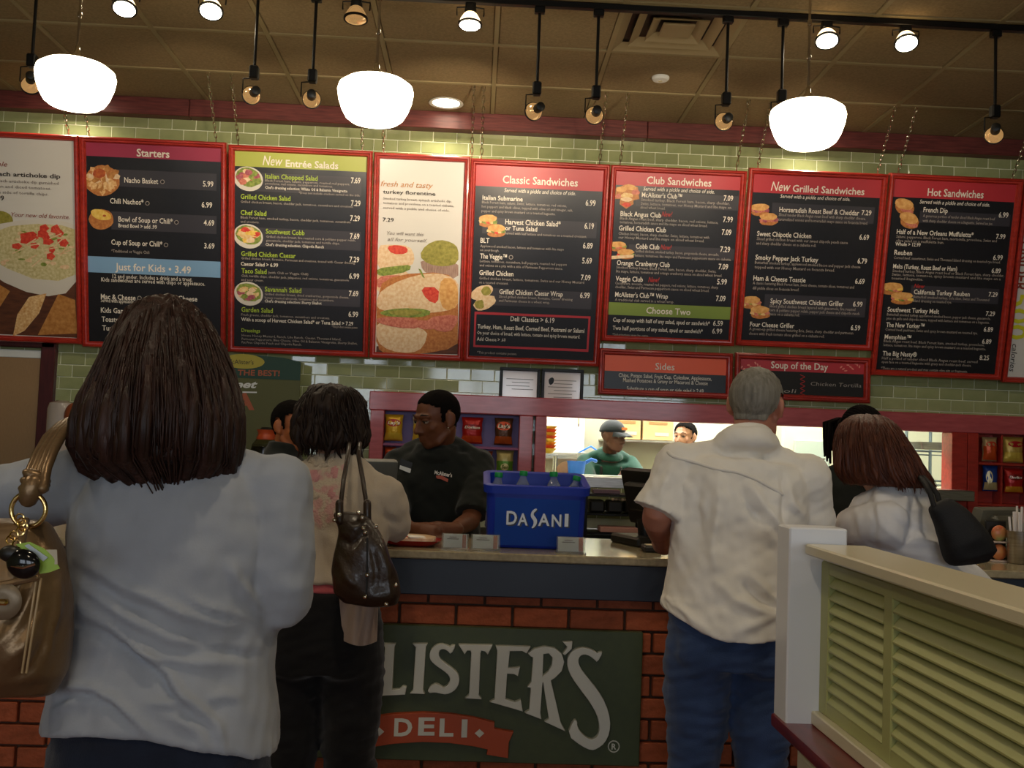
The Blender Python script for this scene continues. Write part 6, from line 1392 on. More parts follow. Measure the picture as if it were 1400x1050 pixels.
c = pt(4, 822, YF-.002); MB().lathe([(.0, .004), (.012, .005), (.022, .004), (.027, 0), (.024, -.004)], c, 28, (0, -1, 0)).build('turn_lock_plate', M('lock_leather', '#7a6a54', .4, .4), t, 50); MB().rbox(tuple(c-np.array([0, .008, 0])), (.022, .008, .009), .003).build('turn_lock', m_gold, t)
rc = pt(39, 697, YH-.03); ring = [rc+.0255*np.array([math.cos(a), 0, math.sin(a)]) for a in [2*PI*k/28 for k in range(28)]]
MB().tube(ring, .0038, 8, closed=True).build('strap_ring', m_gold, t, 60)
MB().tube([pt(35, 712, YH-.03), pt(30, 735, YF+.02), pt(28, 760, YF+.012)], .006, 8, True).build('strap_tab', bz, t)
st = thing('bag_strap', 'x', 'x'); bpy.data.objects.remove(st)
for k in range(4):
    o_ = (k-1.5)*.009
    P_ = [pt(47, 672, YH-.03), pt(52, 645, YH-.01), pt(62, 620, YH+.03), pt(76, 595, YH+.08), pt(95, 577, YH+.13), pt(112, 570, YH+.2), pt(125, 575, YH+.28), pt(128, 600, YH+.34), pt(110, 690, YH+.30)]
    P_ = [q_+np.array([o_, -.003*(k % 2), o_*.4]) for q_ in P_]
    MB().tube(P_, [.008]*len(P_), 10, True).build('strap_strand', bz, t, 60)
kp = MB()
for k in range(3): kp.ell(pt(50-2*k, 652+8*k, YH-.022), (.022, .012, .010), (0, .4-.2*k, .3), 14, 10)
kp.tube([pt(46, 662, YH-.028), pt(42, 672, YH-.03), pt(39, 681, YH-.03)], [.016, .017, .014], 14, True); kp.build('strap_knot', bz, t, 60)
kk = thing('key_bunch', 'black car key fob with chain and green tag clipped to the bronze handbag', 'keys', tuple(pt(25, 790, YF-.02)))
MB().ell(pt(32, 771, YF-.022), (.024, .010, .021), (0, .25, 0), 20, 12).build('key_fob', M('glossy_black', '#0d0d0e', .12), kk, 60)
MB().tube([pt(16, 774, YF-.028), pt(32, 776, YF-.033), pt(48, 771, YF-.028)], .0022, 6).build('fob_trim', m_chrome, kk)
lf = [(22, 744), (40, 741), (58, 750), (70, 762), (79, 778), (66, 783), (53, 785), (50, 772), (40, 758)]
L3 = [pt(x, y, YF-.014) for x, y in lf]; MB().prism([(q_[0], q_[2]) for q_ in L3], .0015, lambda u, v, w: (u, YF-.016+w+(u-L3[0][0])*.15, v)).build('green_tag', M('tag_green', '#8fae34', .45), kk)
b4 = [(33, 746), (38, 744), (63, 763), (57, 768)]; MB().prism([(pt(x, y, YF-.018)[0], pt(x, y, YF-.018)[2]) for x, y in b4], .0012, lambda u, v, w: (u, YF-.019+w+(u-L3[0][0])*.15, v)).build('barcode_label', M('label_bluewhite', '#aab4ba', .5), kk)
MB().prism([(pt(x, y, YF-.012)[0], pt(x, y, YF-.012)[2]) for x, y in ((58, 752), (76, 752), (77, 772), (70, 772))], .0015, lambda u, v, w: (u, YF-.008+w, v)).build('paper_tag', M('tag_cream', '#b5ab94', .5), kk)
for k in range(7):
    a = pt(27+2.6*k*math.sin(k), 708+6*k, YF+.005-.003*k); r3 = [a+.006*np.array([math.cos(u), .3*math.sin(u)*(k % 2), math.sin(u)]) for u in [2*PI*j/12 for j in range(12)]]; MB().tube(r3, .0013, 5, closed=True).build('chain_link', m_gold, kk, 60)
MB().tube([pt(12, 748, YF-.01), pt(8, 760, YF-.014), pt(12, 772, YF-.018), pt(20, 764, YF-.018), pt(18, 750, YF-.012)], .003, 7, closed=True).build('split_ring', m_chrome, kk, 60)
MB().ell(pt(14, 757, YF-.018), (.016, .010, .012)).build('dark_fob', m_blackplastic, kk, 60)

# ---- woman with curly hair, cream lace cardigan
Y2 = 3.06; c2 = pt(452, 700, Y2)
p = Person('woman with dark curly hair in a cream lace-back cardigan at the counter', float(c2[0]), Y2, 1.62, -.05, .12, 0.0, FEM, SKIN('fair', '#c79a80', '#b98870'), arm_r=1.05, shx=.16, voxel=.008, headoff=(-.018, .0, -.03), headscale=.9,
           elbows={'R': pt(539, 716, 3.14), 'L': pt(378, 712, 3.12)}, wrists={'R': pt(540, 738, 3.46)+np.array([0, 0, .035]), 'L': pt(440, 742, 3.5)+np.array([0, 0, .04])}, hand_dirs={'R': ((-.5, 1, -.05), (0, 0, -1), .2), 'L': ((.4, 1, -.05), (0, 0, -1), .2)})
cd_ = cloth('cream_cardigan', '#b9ab98', '#ad9e8b', .9, 240, .15)
f2 = folds([([(425, 730), (420, 765), (425, 795)], .008, 6), ([(440, 735), (445, 770), (440, 800)], -.008, 5), ([(455, 735), (462, 770), (468, 800)], .008, 5), ([(405, 725), (400, 770)], .008, 6), ([(515, 665), (525, 690), (540, 705)], .006, 6), ([(505, 690), (520, 705), (545, 715)], -.006, 5)])
p.garment('cardigan', cd_, (1.02, 1.40), {'L': 1.95, 'R': 1.95}, .014, .010, .0075, 4, lambda v, n: f2(v, n)+.003*snoise(v, 11, 18)+.002*snoise(v, 12, 45), flare=.012)
lace = M('lace_over_pink', '#bb9088', .85, var=('#b9a893', 26, (1, 1, 1), 2, .06), bump=(160, .5)); lace2 = M('lace_cream', '#b3a48f', .9, bump=(150, .8))
p.patch('lace_panel', lace, [(399, 628), (430, 640), (462, 634), (478, 626), (476, 690), (462, 716), (440, 730), (418, 718), (402, 690)], .003)
for k, (x, y, a, b_) in enumerate(((405, 648, 10, 12), (430, 652, 12, 11), (458, 646, 10, 12), (406, 676, 9, 13), (431, 678, 10, 11), (454, 676, 9, 13), (428, 700, 9, 7))):
    p.patch('lace_motif', M('pink_under_lace', '#bd8684', .9, bump=(220, .4)) if k != 4 else lace2, blob(x, y, a, b_, 16), .006)
p.patch('lace_collar', lace2, [(415, 612), (440, 625), (466, 610), (476, 616), (450, 640), (430, 642), (408, 622)], .005)
p.garment('underlayer', cloth('coral_pink', '#b5585c', None, .9), (.995, 1.05), None, .012, voxel=.008, smooth=2)
p.trousers(cloth('black_trousers', '#0e0d0e', '#131214', .9, 300, .1), 1.05, .012, rl=(.105, .09, .075, .074, .078)); p.shoes(m_blackplastic)
HK = hairmat('black_brown', '#170e0a', '#2b1b12', .6)
lv = []
for py, x0, x1 in ((524, 446, 468), (530, 428, 482), (540, 417, 491), (556, 407, 497), (575, 402, 500), (592, 402, 502), (604, 406, 500), (612, 414, 492)):
    P0, P1 = pt(x0, py, p.HC[1]-.02), pt(x1, py, p.HC[1]-.02); lv.append((P0[2]-p.HC[2], (P0[0]+P1[0])/2-p.HC[0], (P1[0]-P0[0])/2, -.008, min(.118, (P1[0]-P0[0])/2*1.25)))
hair_mass(p, 'hair', HK, lv, 420, 9, .009, lambda a, r: lv[-1][0]+r.uniform(-.03, .06), frame_=lambda x, y, z: p.HC+np.array([x, y, z]), curl=.008, sr=(.0016, .003), groove=.003, locks=70, lockr=.010, lockend=lambda a, r: lv[-1][0]+r.uniform(-.035, .03))
# cloth hanging below the bag: tail of the cardigan
q = MB(); V = []; nx_, nz_ = 14, 12
for j in range(nz_):
    for i in range(nx_):
        u, w = i/(nx_-1), j/(nz_-1); x0_, x1_ = 463+6*w, 517-2*w; yb = 812+w*(64+7*math.sin(u*3.0)); q_ = pt(x0_+(x1_-x0_)*u, yb, Y2-.14+.02*math.sin(u*9+w*2)-.02*u); V.append(q_)
F_ = [(j*nx_+i, j*nx_+i+1, (j+1)*nx_+i+1, (j+1)*nx_+i) for j in range(nz_-1) for i in range(nx_-1)]
nV = len(V); q.add(V+[v_+np.array([0, .012, 0]) for v_ in V], F_+[tuple(i+nV for i in f[::-1]) for f in F_])
bdr = [i for i in range(nx_)]+[j*nx_+nx_-1 for j in range(1, nz_)]+[(nz_-1)*nx_+i for i in range(nx_-2, -1, -1)]+[j*nx_ for j in range(nz_-2, 0, -1)]
q.f += [(bdr[i], bdr[(i+1) % len(bdr)], bdr[(i+1) % len(bdr)]+nV, bdr[i]+nV) for i in range(len(bdr))]
q.build('cardigan_tail', cloth('dusty_cardigan_tail', '#a08b7c', None, .9), p.root, 60)
# her brown shoulder bag
YG = Y2-.24
t = thing('shoulder_bag', 'dark brown leather shoulder bag with silver studs on the lace cardigan', 'handbag', tuple(pt(500, 826, YG)))
br_ = M('dark_brown_leather', '#35261a', .38, var=('#241911', 10, (1, 1, 1)), bump=(110, .18), coat=.15)
q = MB(); rings = []
for py, x0, x1, th in ((828, 490, 530, .02), (824, 470, 545, .045), (810, 456, 548, .06), (780, 454, 543, .062), (750, 459, 532, .055), (725, 462, 518, .045), (708, 458, 508, .03), (700, 456, 500, .02)):
    A, B = pt(x0, py, YG), pt(x1, py, YG); cx, rx = (A[0]+B[0])/2, (B[0]-A[0])/2
    rings.append([(cx+rx*math.copysign(abs(math.cos(a))**.7, math.cos(a)), YG+th*math.copysign(abs(math.sin(a))**.8, math.sin(a)), A[2]) for a in [2*PI*j/28 for j in range(28)]])
q.ringloft(rings); me = remesh(q, .006, 3); v, n = mv(me), mn(me)
bf = folds([([(462, 735), (480, 745), (500, 725)], -.010, 5), ([(460, 760), (475, 790), (490, 805)], .007, 5), ([(520, 745), (530, 780), (535, 815)], .007, 5), ([(508, 745), (515, 780), (512, 810)], -.006, 5), ([(470, 715), (485, 722), (500, 715)], .006, 5)])
setv(me, v+n*(bf(v, n)+.0025*snoise(v, 4, 34))[:, None]); setv(me, mv(me)-worigin(t)); me.polygons.foreach_set('use_smooth', [True]*len(me.polygons)); mkobj('bag_body', me, br_, t)
for (xa, xb, dy) in ((476, 464, 0), (490, 502, .03)):
    P_ = [pt(xb, 712, YG-.02+dy), pt(xb+(1 if xb < 480 else 0), 695, YG-.02+dy), pt((xa*.5+xb*.5), 655, YG+.01+dy), pt(xa, 622, YG+.06+dy), pt(xa+1, 608, YG+.13), pt(xa+2, 606, YG+.2), pt(xa+2, 615, YG+.27), pt(xa+12, 660, YG+.33)]
    MB().tube(P_, .0065, 8, True).build('strap', br_, t, 60)
    MB().tube([pt(xb, 712, YG-.03+dy), pt(xb, 688, YG-.026+dy)], .011, 8, True).build('strap_end', br_, t, 60)
for x, y in ((457, 711), (464, 704), (490, 701), (495, 708), (497, 722), (499, 728), (502, 786), (541, 800), (499, 816), (528, 826), (514, 720)): MB().ell(pt(x, y, YG-.066 if y > 740 else YG-.045), (.006, .005, .006)).build('stud', m_chrome, t, 60)
MB().tube([pt(502, 735, YG-.052), pt(502, 765, YG-.064), pt(501, 815, YG-.06)], .0025, 6).build('zip_line', m_blackplastic, t)
# ---- grey-haired man in a white short-sleeved shirt
Y3 = 3.02; c3 = pt(1000, 860, Y3)
MAN = [(.78, .165, .118, .0), (.88, .172, .132, -.004), (.98, .172, .135, .004), (1.08, .172, .135, .012), (1.18, .176, .132, .008), (1.29, .186, .126, 0), (1.37, .175, .105, -.008), (1.42, .120, .078, -.012), (1.46, .070, .062, -.012)]
p = Person('grey-haired man seen from behind in a white short-sleeved shirt and jeans', float(c3[0]), Y3, 1.73, -.05, .06, .055, MAN, SKIN('ruddy', '#b47a62', '#a56a54'), arm_r=1.1, shx=.188, voxel=.0075, head=(-.5, .05, .04), headoff=(.035, .01, -.012),
           elbows={'L': pt(897, 706, 3.03), 'R': pt(1108, 735, 3.08)}, wrists={'L': pt(905, 742, 3.36), 'R': pt(1075, 752, 3.36)}, hand_dirs={'L': ((.3, 1, -.1), (0, 0, -1), .2), 'R': ((-.4, 1, -.1), (0, 0, -1), .2)}, legw=.088, shz=1.372, headscale=.95)
wm = lambda pts: [(860+x/3.281, 480+y/3.281) for x, y in pts]; wn = lambda pts: [(860+x/3.8875, 780+y/3.8875) for x, y in pts]
f3 = folds([(wm([(540, 590), (600, 690), (680, 790), (730, 880)]), .009, 6), (wm([(500, 600), (540, 700), (640, 800)]), -.009, 6), (wm([(400, 540), (410, 680), (380, 860), (395, 1000)]), .011, 8), (wm([(330, 540), (300, 700), (320, 900)]), -.008, 8), (wm([(250, 560), (230, 720), (240, 900)]), .007, 8),
            (wm([(690, 560), (700, 660), (690, 780)]), -.010, 5), (wm([(700, 600), (740, 690), (800, 760)]), .007, 6), (wm([(600, 750), (660, 860), (700, 960)]), .008, 6), (wn([(470, 60), (560, 150), (680, 205), (790, 225)]), .012, 7), (wn([(640, 10), (740, 130), (840, 205)]), .010, 7), (wn([(240, 190), (330, 290), (450, 350)]), .007, 8), (wn([(600, 60), (690, 140), (770, 190)]), -.010, 6), (wn([(540, 320), (680, 270), (820, 235)]), .008, 7), (wm([(190, 520), (150, 620), (140, 700)]), .006, 5)])
wh = cloth('white_cotton', '#e4ded4', '#ddd6ca', .75, 260, .05)
def collar(q):
    a = s_ = None
    ring = [p.neck0+p.R@np.array([.076*math.cos(u), .008+.072*math.sin(u),   .078-.030*math.sin(u)]) for u in [2*PI*k/26 for k in range(26)]]
    ring = [r_-np.array([0, 0, .026]) for r_ in ring]; q.tube(ring, .022, 10, closed=True); q.tube([r_-np.array([0, 0, .024])+(r_-p.neck0)*.1 for r_ in ring], .026, 10, closed=True); q.tube([p.neck0-np.array([0, 0, .03]), p.neck0+np.array([0, 0, .03])], .07, 16)
p.garment('shirt', wh, (.93, 1.425), {'L': .93, 'R': .95}, .016, .016, .007, 4, lambda v, n: 1.5*f3(v, n)+.003*snoise(v, 21, 15)+.002*snoise(v, 22, 45), extra=collar, flare=.014, cuff=.016, post=lambda v: v+np.array([0, 0, 1.])*((.05*((v[:, 0]-c3[0])/.17)**2-.012)*np.clip((1.03-v[:, 2])/.10, 0, 1))[:, None])
yk = wm([(205, 470), (300, 495), (400, 530), (480, 535), (560, 565), (690, 635), (735, 600), (780, 480), (700, 380), (620, 330), (560, 285), (440, 285), (330, 320), (240, 370), (200, 420)])
sm_ = np.array(wm([(175, 455), (205, 478), (300, 500), (400, 532), (480, 540), (560, 570), (640, 612), (700, 650)])); sl_ = []
for i in range(len(sm_)-1):
    for u in np.linspace(0, 1, 5)[:-1]: sl_.append(p.surf(*(sm_[i]*(1-u)+sm_[i+1]*u)))
sl_ = np.array(sl_); sl_[1:-1] = (sl_[:-2]+sl_[1:-1]+sl_[2:])/3; sl_[1:-1] = (sl_[:-2]+sl_[1:-1]+sl_[2:])/3
MB().tube(sl_, .006, 8, True).build('yoke_flap_edge', wh, p.root, 60)
q = MB(); U_ = [2*PI*k/30 for k in range(30)]; nk_ = p.neck0+np.array([.01, .012, 0])
def cr(r_, z_): return [nk_+p.R@np.array([r_*math.cos(u), r_*.98*math.sin(u), z_-.022*math.sin(u)]) for u in U_]
q.ringloft([cr(.060, .05), cr(.060, .088), cr(.066, .094), cr(.074, .088), cr(.092, .045), cr(.098, .036), cr(.094, .033), cr(.078, .055), cr(.070, .05)], cap=False, closed=True); q.build('collar', wh, p.root, 60)
MB().ell(nk_+p.R@np.array([-.02, -.088, .068]), (.006, .003, .006)).build('collar_button', M('button_grey', '#7d756a', .4), p.root, 60)
p.trousers(cloth('blue_jeans', '#2a3a58', '#33456a', .85, 350, .25), 1.0, .012, 'jeans', rl=(.102, .088, .068, .064, .066)); p.shoes(M('brown_leather', '#4a2f1c', .5))
gm = hairmat('grey', '#8a857a', '#5f5a50', .6)
p.cap('hair', gm, lambda l: np.minimum(l[:, 2]-np.interp(l[:, 1], [-.1, -.05, -.01, .02, .05, .09], [-.062, -.056, .012, .016, .045, .075]), .05), .008, .0012)
for sg in (-1, 1): MB().tube([p.h(sg*.078, -.005, .018), p.h(sg*.079, .04, .016), p.h(sg*.066, .09, .012)], .0016, 6).build('glasses_arm', m_black, p.root)
MB().tube([p.h(-.066, .094, .008), p.h(-.03, .108, .006), p.h(0, .110, .010), p.h(.03, .108, .006), p.h(.066, .094, .008)], .0018, 6).build('glasses_front', m_black, p.root)

# ---- man in black polo behind the counter
Yp = 4.40; c4 = pt(600, 720, Yp)
p = Person('man in a black polo shirt leaning on the counter beside the blue bucket', float(c4[0])+.01, Yp, 1.715, PI-.12, .20, 0.02, MALE, SKIN('brown', '#6b3f28', '#5c3420'), 'staff behind the counter', 1.0, head=(-.80, .22, 0), headoff=(.0, .03, -.036), headscale=1.03, shx=.172, voxel=.0058, face=True,
           elbows={'L': pt(644, 712, 4.16), 'R': pt(536, 712, 4.18)}, wrists={'L': pt(618, 726, 3.98)+np.array([0, 0, .004]), 'R': pt(566, 728, 3.96)+np.array([0, 0, .01])}, hand_dirs={'L': ((-1, -.25, -.12), (0, 0, -1), .18), 'R': ((.8, -.5, -.1), (0, 0, -1), .2)})
bp_ = cloth('black_polo', '#151815', '#1a1d1a', .85, 300, .1)
def collar2(q, P_=p):
    ring = [P_.neck0+P_.R@np.array([.070*math.cos(u), .014+.072*math.sin(u), .045-.028*math.sin(u)]) for u in [2*PI*k/26 for k in range(26)]]
    q.tube(ring, .011, 8, closed=True); q.tube([r_-np.array([0, 0, .022])+(r_-P_.neck0)*.2 for r_ in ring], .016, 8, closed=True); q.tube([r_-np.array([0, 0, .045])+(r_-P_.neck0)*.3 for r_ in ring], .016, 8, closed=True)
p.garment('polo_shirt', bp_, (.90, 1.42), {'L': .88, 'R': .88}, .014, .016, .008, 4, lambda v, n: .003*snoise(v, 31, 16)+.002*snoise(v, 32, 44), extra=collar2, flare=.012, cuff=.012)
def chest_text(P_, txt, x0, y0, x1, h, nm, mat, slope=.18, par=None):
    a = P_.surf((x0+x1)/2, y0); return flat_letter(nm, mat, txt, x0, y0, x1, h, P_.root, float(a[1]), .008, .02, .1, lambda x, y: pt(x, y, float(a[1])), slope)
chest_text(p, "McAlister's", 594, 648, 618, 5, 'chest_logo_lettering', m_txt); a = p.surf(607, 656); MB().prism([(pt(x, y, float(a[1]))[0], pt(x, y, float(a[1]))[2]) for x, y in ((596, 650), (604, 650), (613, 655), (612, 659), (603, 655), (597, 654))], .001, lambda u, v, w: (u, float(a[1])-.007+w, v)).build('chest_logo_ribbon', m_rib, p.root)
a = p.surf(554, 640); ya = float(a[1])-.012
MB().prism([(pt(x, y, ya)[0], pt(x, y, ya)[2]) for x, y in ((548, 627), (564, 633), (561, 648), (545.5, 641))], .003, lambda u, v, w: (u, ya+w, v)).build('name_tag', m_blackplastic, p.root); MB().prism([(pt(x, y, ya)[0], pt(x, y, ya)[2]) for x, y in ((547, 636), (562, 641), (561, 647), (546, 641))], .001, lambda u, v, w: (u, ya-.002+w, v)).build('name_strip', m_white, p.root)
p.trousers(cloth('black_slacks', '#121212', None, .9), 1.0); p.shoes(m_blackplastic); p.eyes(0)
BLK = M('hair_cropped_black', '#0b0706', .9, spec=.1, bump=(600, .6))
HM = lambda l: np.minimum(l[:, 2]-np.interp(l[:, 1], [-.1, -.06, -.034, -.02, .004, .010, .024, .028, .05, .062, .09], [-.058, -.050, -.03, .02, .02, -.016, -.012, .045, .058, .068, .082]), .05)
p.cap('hair', BLK, HM, .0035, .0004)
MB().ell(p.h(.079, .006, -.034), (.0035,)*3).build('ear_stud', m_chrome, p.root, 60); MB().ell(p.h(-.079, .006, -.034), (.0035,)*3).build('ear_stud', m_chrome, p.root, 60)

# ---- young man behind the curly-haired woman
Yg = 4.6; c5 = pt(407, 700, Yg)
p = Person('young man with cropped hair half hidden behind the curly-haired woman', float(c5[0])-.085, Yg, 1.60, -1.65, .05, 0, MALE, SKIN('tan', '#a5623c', '#94532f'), 'staff behind the counter', head=(-.55, .08, 0), voxel=.0065, face=True)
p.garment('polo_shirt', bp_, (.88, 1.42), .85, .014, .016, .010, 3, lambda v, n: .003*snoise(v, 41, 16), extra=lambda q: collar2(q, p), cuff=.012)
p.trousers(cloth('black_slacks', '#121212', None, .9), 1.0); p.shoes(m_blackplastic); p.eyes(0); p.cap('hair', BLK, HM, .009, .001)

# ---- woman with braids behind the counter
Yb = 4.35; c6 = pt(1168, 700, Yb)
p = Person('woman with braided black hair in a black polo behind the counter', float(c6[0]), Yb, 1.665, PI+.1, .08, 0, FEM, SKIN('deep', '#5a3422', '#4c2a1a'), 'staff behind the counter', head=(.2, .25, 0), shx=.16, voxel=.0075, face=True)
p.garment('polo_shirt', bp_, (.88, 1.41), .85, .016, .016, .010, 3, lambda v, n: .003*snoise(v, 51, 16), extra=lambda q: collar2(q, p), cuff=.012)
p.trousers(cloth('black_slacks', '#121212', None, .9), 1.0); p.shoes(m_blackplastic); p.eyes(0)
p.cap('hair', BLK, lambda l: np.minimum(l[:, 2]-np.interp(l[:, 1], [-.1, -.03, .02, .06, .09], [-.06, -.02, .02, .055, .062]), .05), .008, .002)
q = MB(); rr_ = np.random.RandomState(2)
for i in range(16):                                    # cornrows over the skull
    a = -1.2+2.4*i/15; q.tube([p.h(.078*math.sin(a)*math.cos(e)*1.04, .096*math.sin(e)-.012, .084*math.cos(a)*math.cos(e)*1.06+.03) for e in np.linspace(.75, -1.2, 12)], .0048, 6, True)
q.build('cornrows', BLK, p.root, 60)
for i in range(14):
    a = rr_.uniform(-1, 1); top = p.h(.05*a, -.09, .0); x = pt(1128+rr_.uniform(0, 24), 590, Yb-.02)[0]; zz_ = float(pt(1140, rr_.uniform(612, 645), Yb)[2])
    mid = np.array([x, Yb-.02+rr_.uniform(-.05, .05), top[2]+.02]); end = np.array([x+rr_.uniform(-.02, .02), mid[1]-.03, zz_]); pts = [top, (top+mid)/2+np.array([0, 0, .03]), mid, mid*.6+end*.4, mid*.25+end*.75, end]
    MB().tube(pts, [.006, .007, .007, .0065, .006, .004], 7, True).build('braid', BLK, p.root, 60)

# ---- woman in white blouse leaning over the counter
Yq = 3.12; c7 = pt(1326, 790, Yq)
FW = [(.78, .175, .12, .0), (.88, .180, .130, -.012), (.98, .162, .118, -.005), (1.07, .15, .108, 0), (1.17, .155, .110, .008), (1.28, .163, .110, .006), (1.36, .148, .090, -.004), (1.41, .11, .072, -.010), (1.45, .062, .056, -.012)]
p = Person('woman with straight auburn hair in a white blouse leaning on the counter', float(c7[0]), Yq, 1.66, .95, .52, -.10, FW, SKIN('fair', '#c79a80', '#b98870'), arm_r=1.1, shx=.165, voxel=.008, head=(-1.35, .15, 0), headscale=.88, hshift=(.035, .0, .012),
           elbows={'L': pt(1168, 722, 3.22), 'R': pt(1262, 738, 3.46)}, wrists={'L': pt(1172, 742, 3.45)+np.array([0, 0, .03]), 'R': pt(1205, 742, 3.62)+np.array([0, 0, .03])}, hand_dirs={'L': ((.2, 1, -.1), (0, 0, -1), .3), 'R': ((-.6, 1, -.1), (0, 0, -1), .3)})
wq = lambda pts: [(1080+x/3.281, 500+y/3.281) for x, y in pts]
f4 = folds([(wq([(370, 560), (380, 680), (380, 800)]), -.007, 5), (wq([(390, 700), (500, 790), (640, 800), (690, 790)]), .009, 6), (wq([(400, 760), (520, 840), (680, 860)]), .008, 6), (wq([(460, 620), (540, 650), (640, 640)]), .007, 6), (wq([(280, 560), (300, 660), (320, 760)]), .007, 6), (wq([(420, 640), (520, 730), (660, 750)]), -.008, 6), (wq([(400, 530), (390, 620), (400, 700)]), .007, 5)])
p.garment('blouse', cloth('white_blouse', '#d0cecf', '#c8c6c8', .75, 260, .05), (.99, 1.41), {'L': 1.75, 'R': 1.75}, .020, .016, .0075, 4, lambda v, n: f4(v, n)+.004*snoise(v, 61, 14)+.002*snoise(v, 62, 40), extra=lambda q: collar2(q, p), flare=.0)
p.trousers(cloth('blue_denim', '#31466c', '#3b5380', .85, 350, .25), 1.04, .012, 'jeans'); p.shoes(m_blackplastic)
HA = hairmat('auburn', '#38190f', '#5e3220', .35)
Yh = p.HC[1]; lv = []
for py, x0, x1 in ((566, 1178, 1206), (570, 1166, 1216), (578, 1156, 1226), (592, 1150, 1234), (608, 1147, 1243), (625, 1147, 1253), (640, 1147, 1262), (652, 1150, 1269), (662, 1160, 1273)):
    P0, P1 = pt(x0, py, Yh-.05), pt(x1, py, Yh-.05); lv.append((P0[2]-p.HC[2], (P0[0]+P1[0])/2-p.HC[0], (P1[0]-P0[0])/2, -.02-.03*(py-566)/90, min(.13, 1.2* (P1[0]-P0[0])/2)))
hair_mass(p, 'hair', HA, lv, 500, 14, .002, lambda a, r: lv[-1][0]+(.012 if math.cos(a) < -.3 else 0)+r.uniform(-.02, .03), frame_=lambda x, y, z: p.HC+np.array([x, y, z]), groove=.003, locks=50, lockr=.009)
# black tote
YO = 2.96
t = thing('tote_bag', 'black tote bag on the shoulder of the woman in the white blouse', 'handbag', tuple(pt(1320, 772, YO)))
bk_ = M('black_canvas', '#121113', .75, bump=(300, .2))
rings = []
for (x0, y0), (x1, y1), th in (((1300, 774), (1350, 768), .02), ((1294, 768), (1362, 752), .05), ((1288, 748), (1350, 726), .06), ((1281, 722), (1330, 705), .05), ((1272, 700), (1306, 686), .03), ((1270, 694), (1296, 680), .015)):
    A, B = pt(x0, y0, YO), pt(x1, y1, YO); e = (B-A)/2; m_ = (A+B)/2
    rings.append([m_+e*math.copysign(abs(math.cos(a))**.7, math.cos(a))+np.array([0, th, 0])*math.copysign(abs(math.sin(a))**.8, math.sin(a)) for a in [2*PI*j/24 for j in range(24)]])
q = MB().ringloft(rings); me = remesh(q, .007, 3); v, n = mv(me), mn(me); setv(me, v+n*(.003*snoise(v, 7, 25))[:, None]-worigin(t)); me.polygons.foreach_set('use_smooth', [True]*len(me.polygons)); mkobj('bag_body', me, bk_, t)
for dx, dy in ((0, 0), (9, .05)):
    MB().tube([pt(1277+dx, 692, YO-.01+dy), pt(1272+dx, 675, YO+dy), pt(1264+dx*.6, 660, YO+.06+dy), pt(1258+dx*.5, 653, YO+.14), pt(1256, 656, YO+.22), pt(1262, 680, YO+.28)], .008, 8, True).build('strap', bk_, t, 60)

# ---- cook and helper in the kitchen
Yc = 7.92; c8 = pt(852, 700, Yc)
p = Person('cook in a green shirt and black cap bending over the prep table', float(c8[0])-.19, Yc, 1.74, PI+.15, .50, 0, MALE, SKIN('darkbrown', '#5a3826', '#4c2d1d'), 'kitchen staff', head=(.55, .05, 0), shx=.17, voxel=.0075, face=True,
           elbows={'R': pt(806, 668, 7.5), 'L': pt(884, 668, 7.5)}, wrists={'R': pt(784, 652, 7.25)+np.array([0, 0, .05]), 'L': pt(862, 655, 7.2)+np.array([0, 0, .04])}, hand_dirs={'R': ((-1, -.4, -.05), (0, 0, -1), .2), 'L': ((-.6, -.8, -.1), (0, 0, -1), .2)})
p.garment('shirt', cloth('green_shirt', '#123f31', '#0f372b', .85), (.90, 1.42), {'R': 1.0, 'L': 1.0}, .014, .016, .010, 3, lambda v, n: .003*snoise(v, 71, 16), extra=lambda q: collar2(q, p), cuff=.01)
q = MB(); P_ = [p.up(-.075, .09, 1.40), p.up(-.07, .135, 1.30), p.up(-.07, .14, 1.1)]; q.tube(P_, .014, 8, True); P_ = [p.up(.075, .09, 1.40), p.up(.07, .135, 1.30), p.up(.07, .14, 1.1)]; q.tube(P_, .014, 8, True)
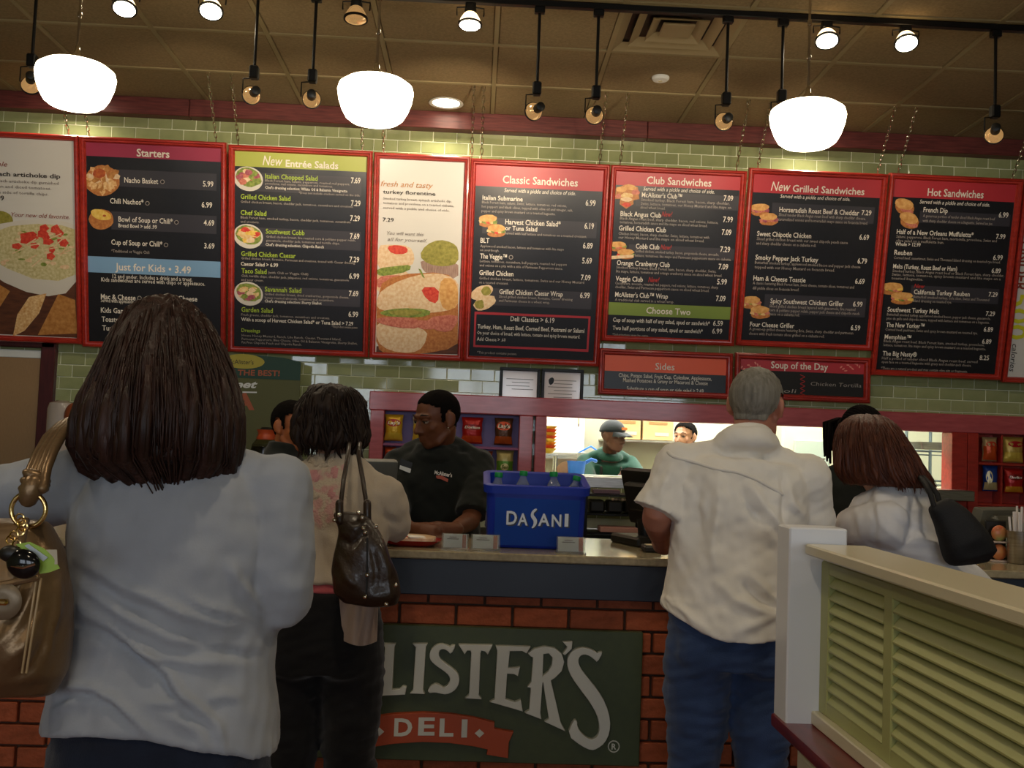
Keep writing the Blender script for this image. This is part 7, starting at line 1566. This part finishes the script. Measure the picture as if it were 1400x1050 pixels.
q.build('apron_straps', m_blackplastic, p.root, 60); p.trousers(cloth('black_slacks', '#121212', None, .9), .98); p.shoes(m_blackplastic); p.eyes(0)
cp_ = cloth('black_cap', '#20262a', None, .8)
p.cap('cap_crown', cp_, lambda l: np.minimum(l[:, 2]-np.interp(l[:, 1], [-.1, .09], [.018, .034]), .05), .014)
q = MB(); nr = 14; V = []
for i in range(nr):
    a = PI*i/(nr-1); V += [p.h(.072*math.cos(a), .062+.03*math.sin(a), .036), p.h(.080*math.cos(a), .062+.105*math.sin(a), .018-.012*abs(math.cos(a)))]
V2 = [v_-np.array([0, 0, .004]) for v_ in V]; F_ = [(2*i, 2*i+1, 2*i+3, 2*i+2) for i in range(nr-1)]; q.add(V+V2, F_+[tuple(j+2*nr for j in f[::-1]) for f in F_]+[(2*i+1, 2*i+3, 2*i+3+2*nr, 2*i+1+2*nr) for i in range(nr-1)]); q.build('cap_brim', cp_, p.root, 60)
MB().rbox((0, 0, 0), (.06, .004, .02), .004).build('cap_logo', M('cap_orange', '#c8722a', .6), p.root).location = tuple(p.h(0, .104, .064)-worigin(p.root)); bpy.data.objects[-1] if False else None
lg = [o_ for o_ in p.root.children if o_.name.startswith('cap_logo')][0]; lg.data.transform(Matrix.Translation(tuple(worigin(p.root)))); lg.rotation_euler = Matrix(p.HR.tolist()).to_euler()
MB().tube([p.h(-.07, .06, .006), p.h(-.035, .094, .004), p.h(0, .10, .008), p.h(.035, .094, .004), p.h(.07, .06, .006)], .003, 6).build('glasses', m_chrome, p.root)
Yi = 7.9; c9 = pt(936, 700, Yi)
p = Person('kitchen helper in a blue shirt half hidden behind the white-shirted man', float(c9[0]), Yi, 1.67, PI-.7, .03, 0, MALE, SKIN('light', '#c08d70', '#b07c60'), 'kitchen staff', voxel=.009, face=True)
p.garment('shirt', cloth('blue_shirt', '#3a527c', None, .85), (.88, 1.42), .9, .014, .016, .011, 3, None, extra=lambda q: collar2(q, p)); p.trousers(cloth('black_slacks', '#121212', None, .9), 1.0); p.shoes(m_blackplastic); p.eyes(0); p.cap('hair', BLK, HM, .012, .002)
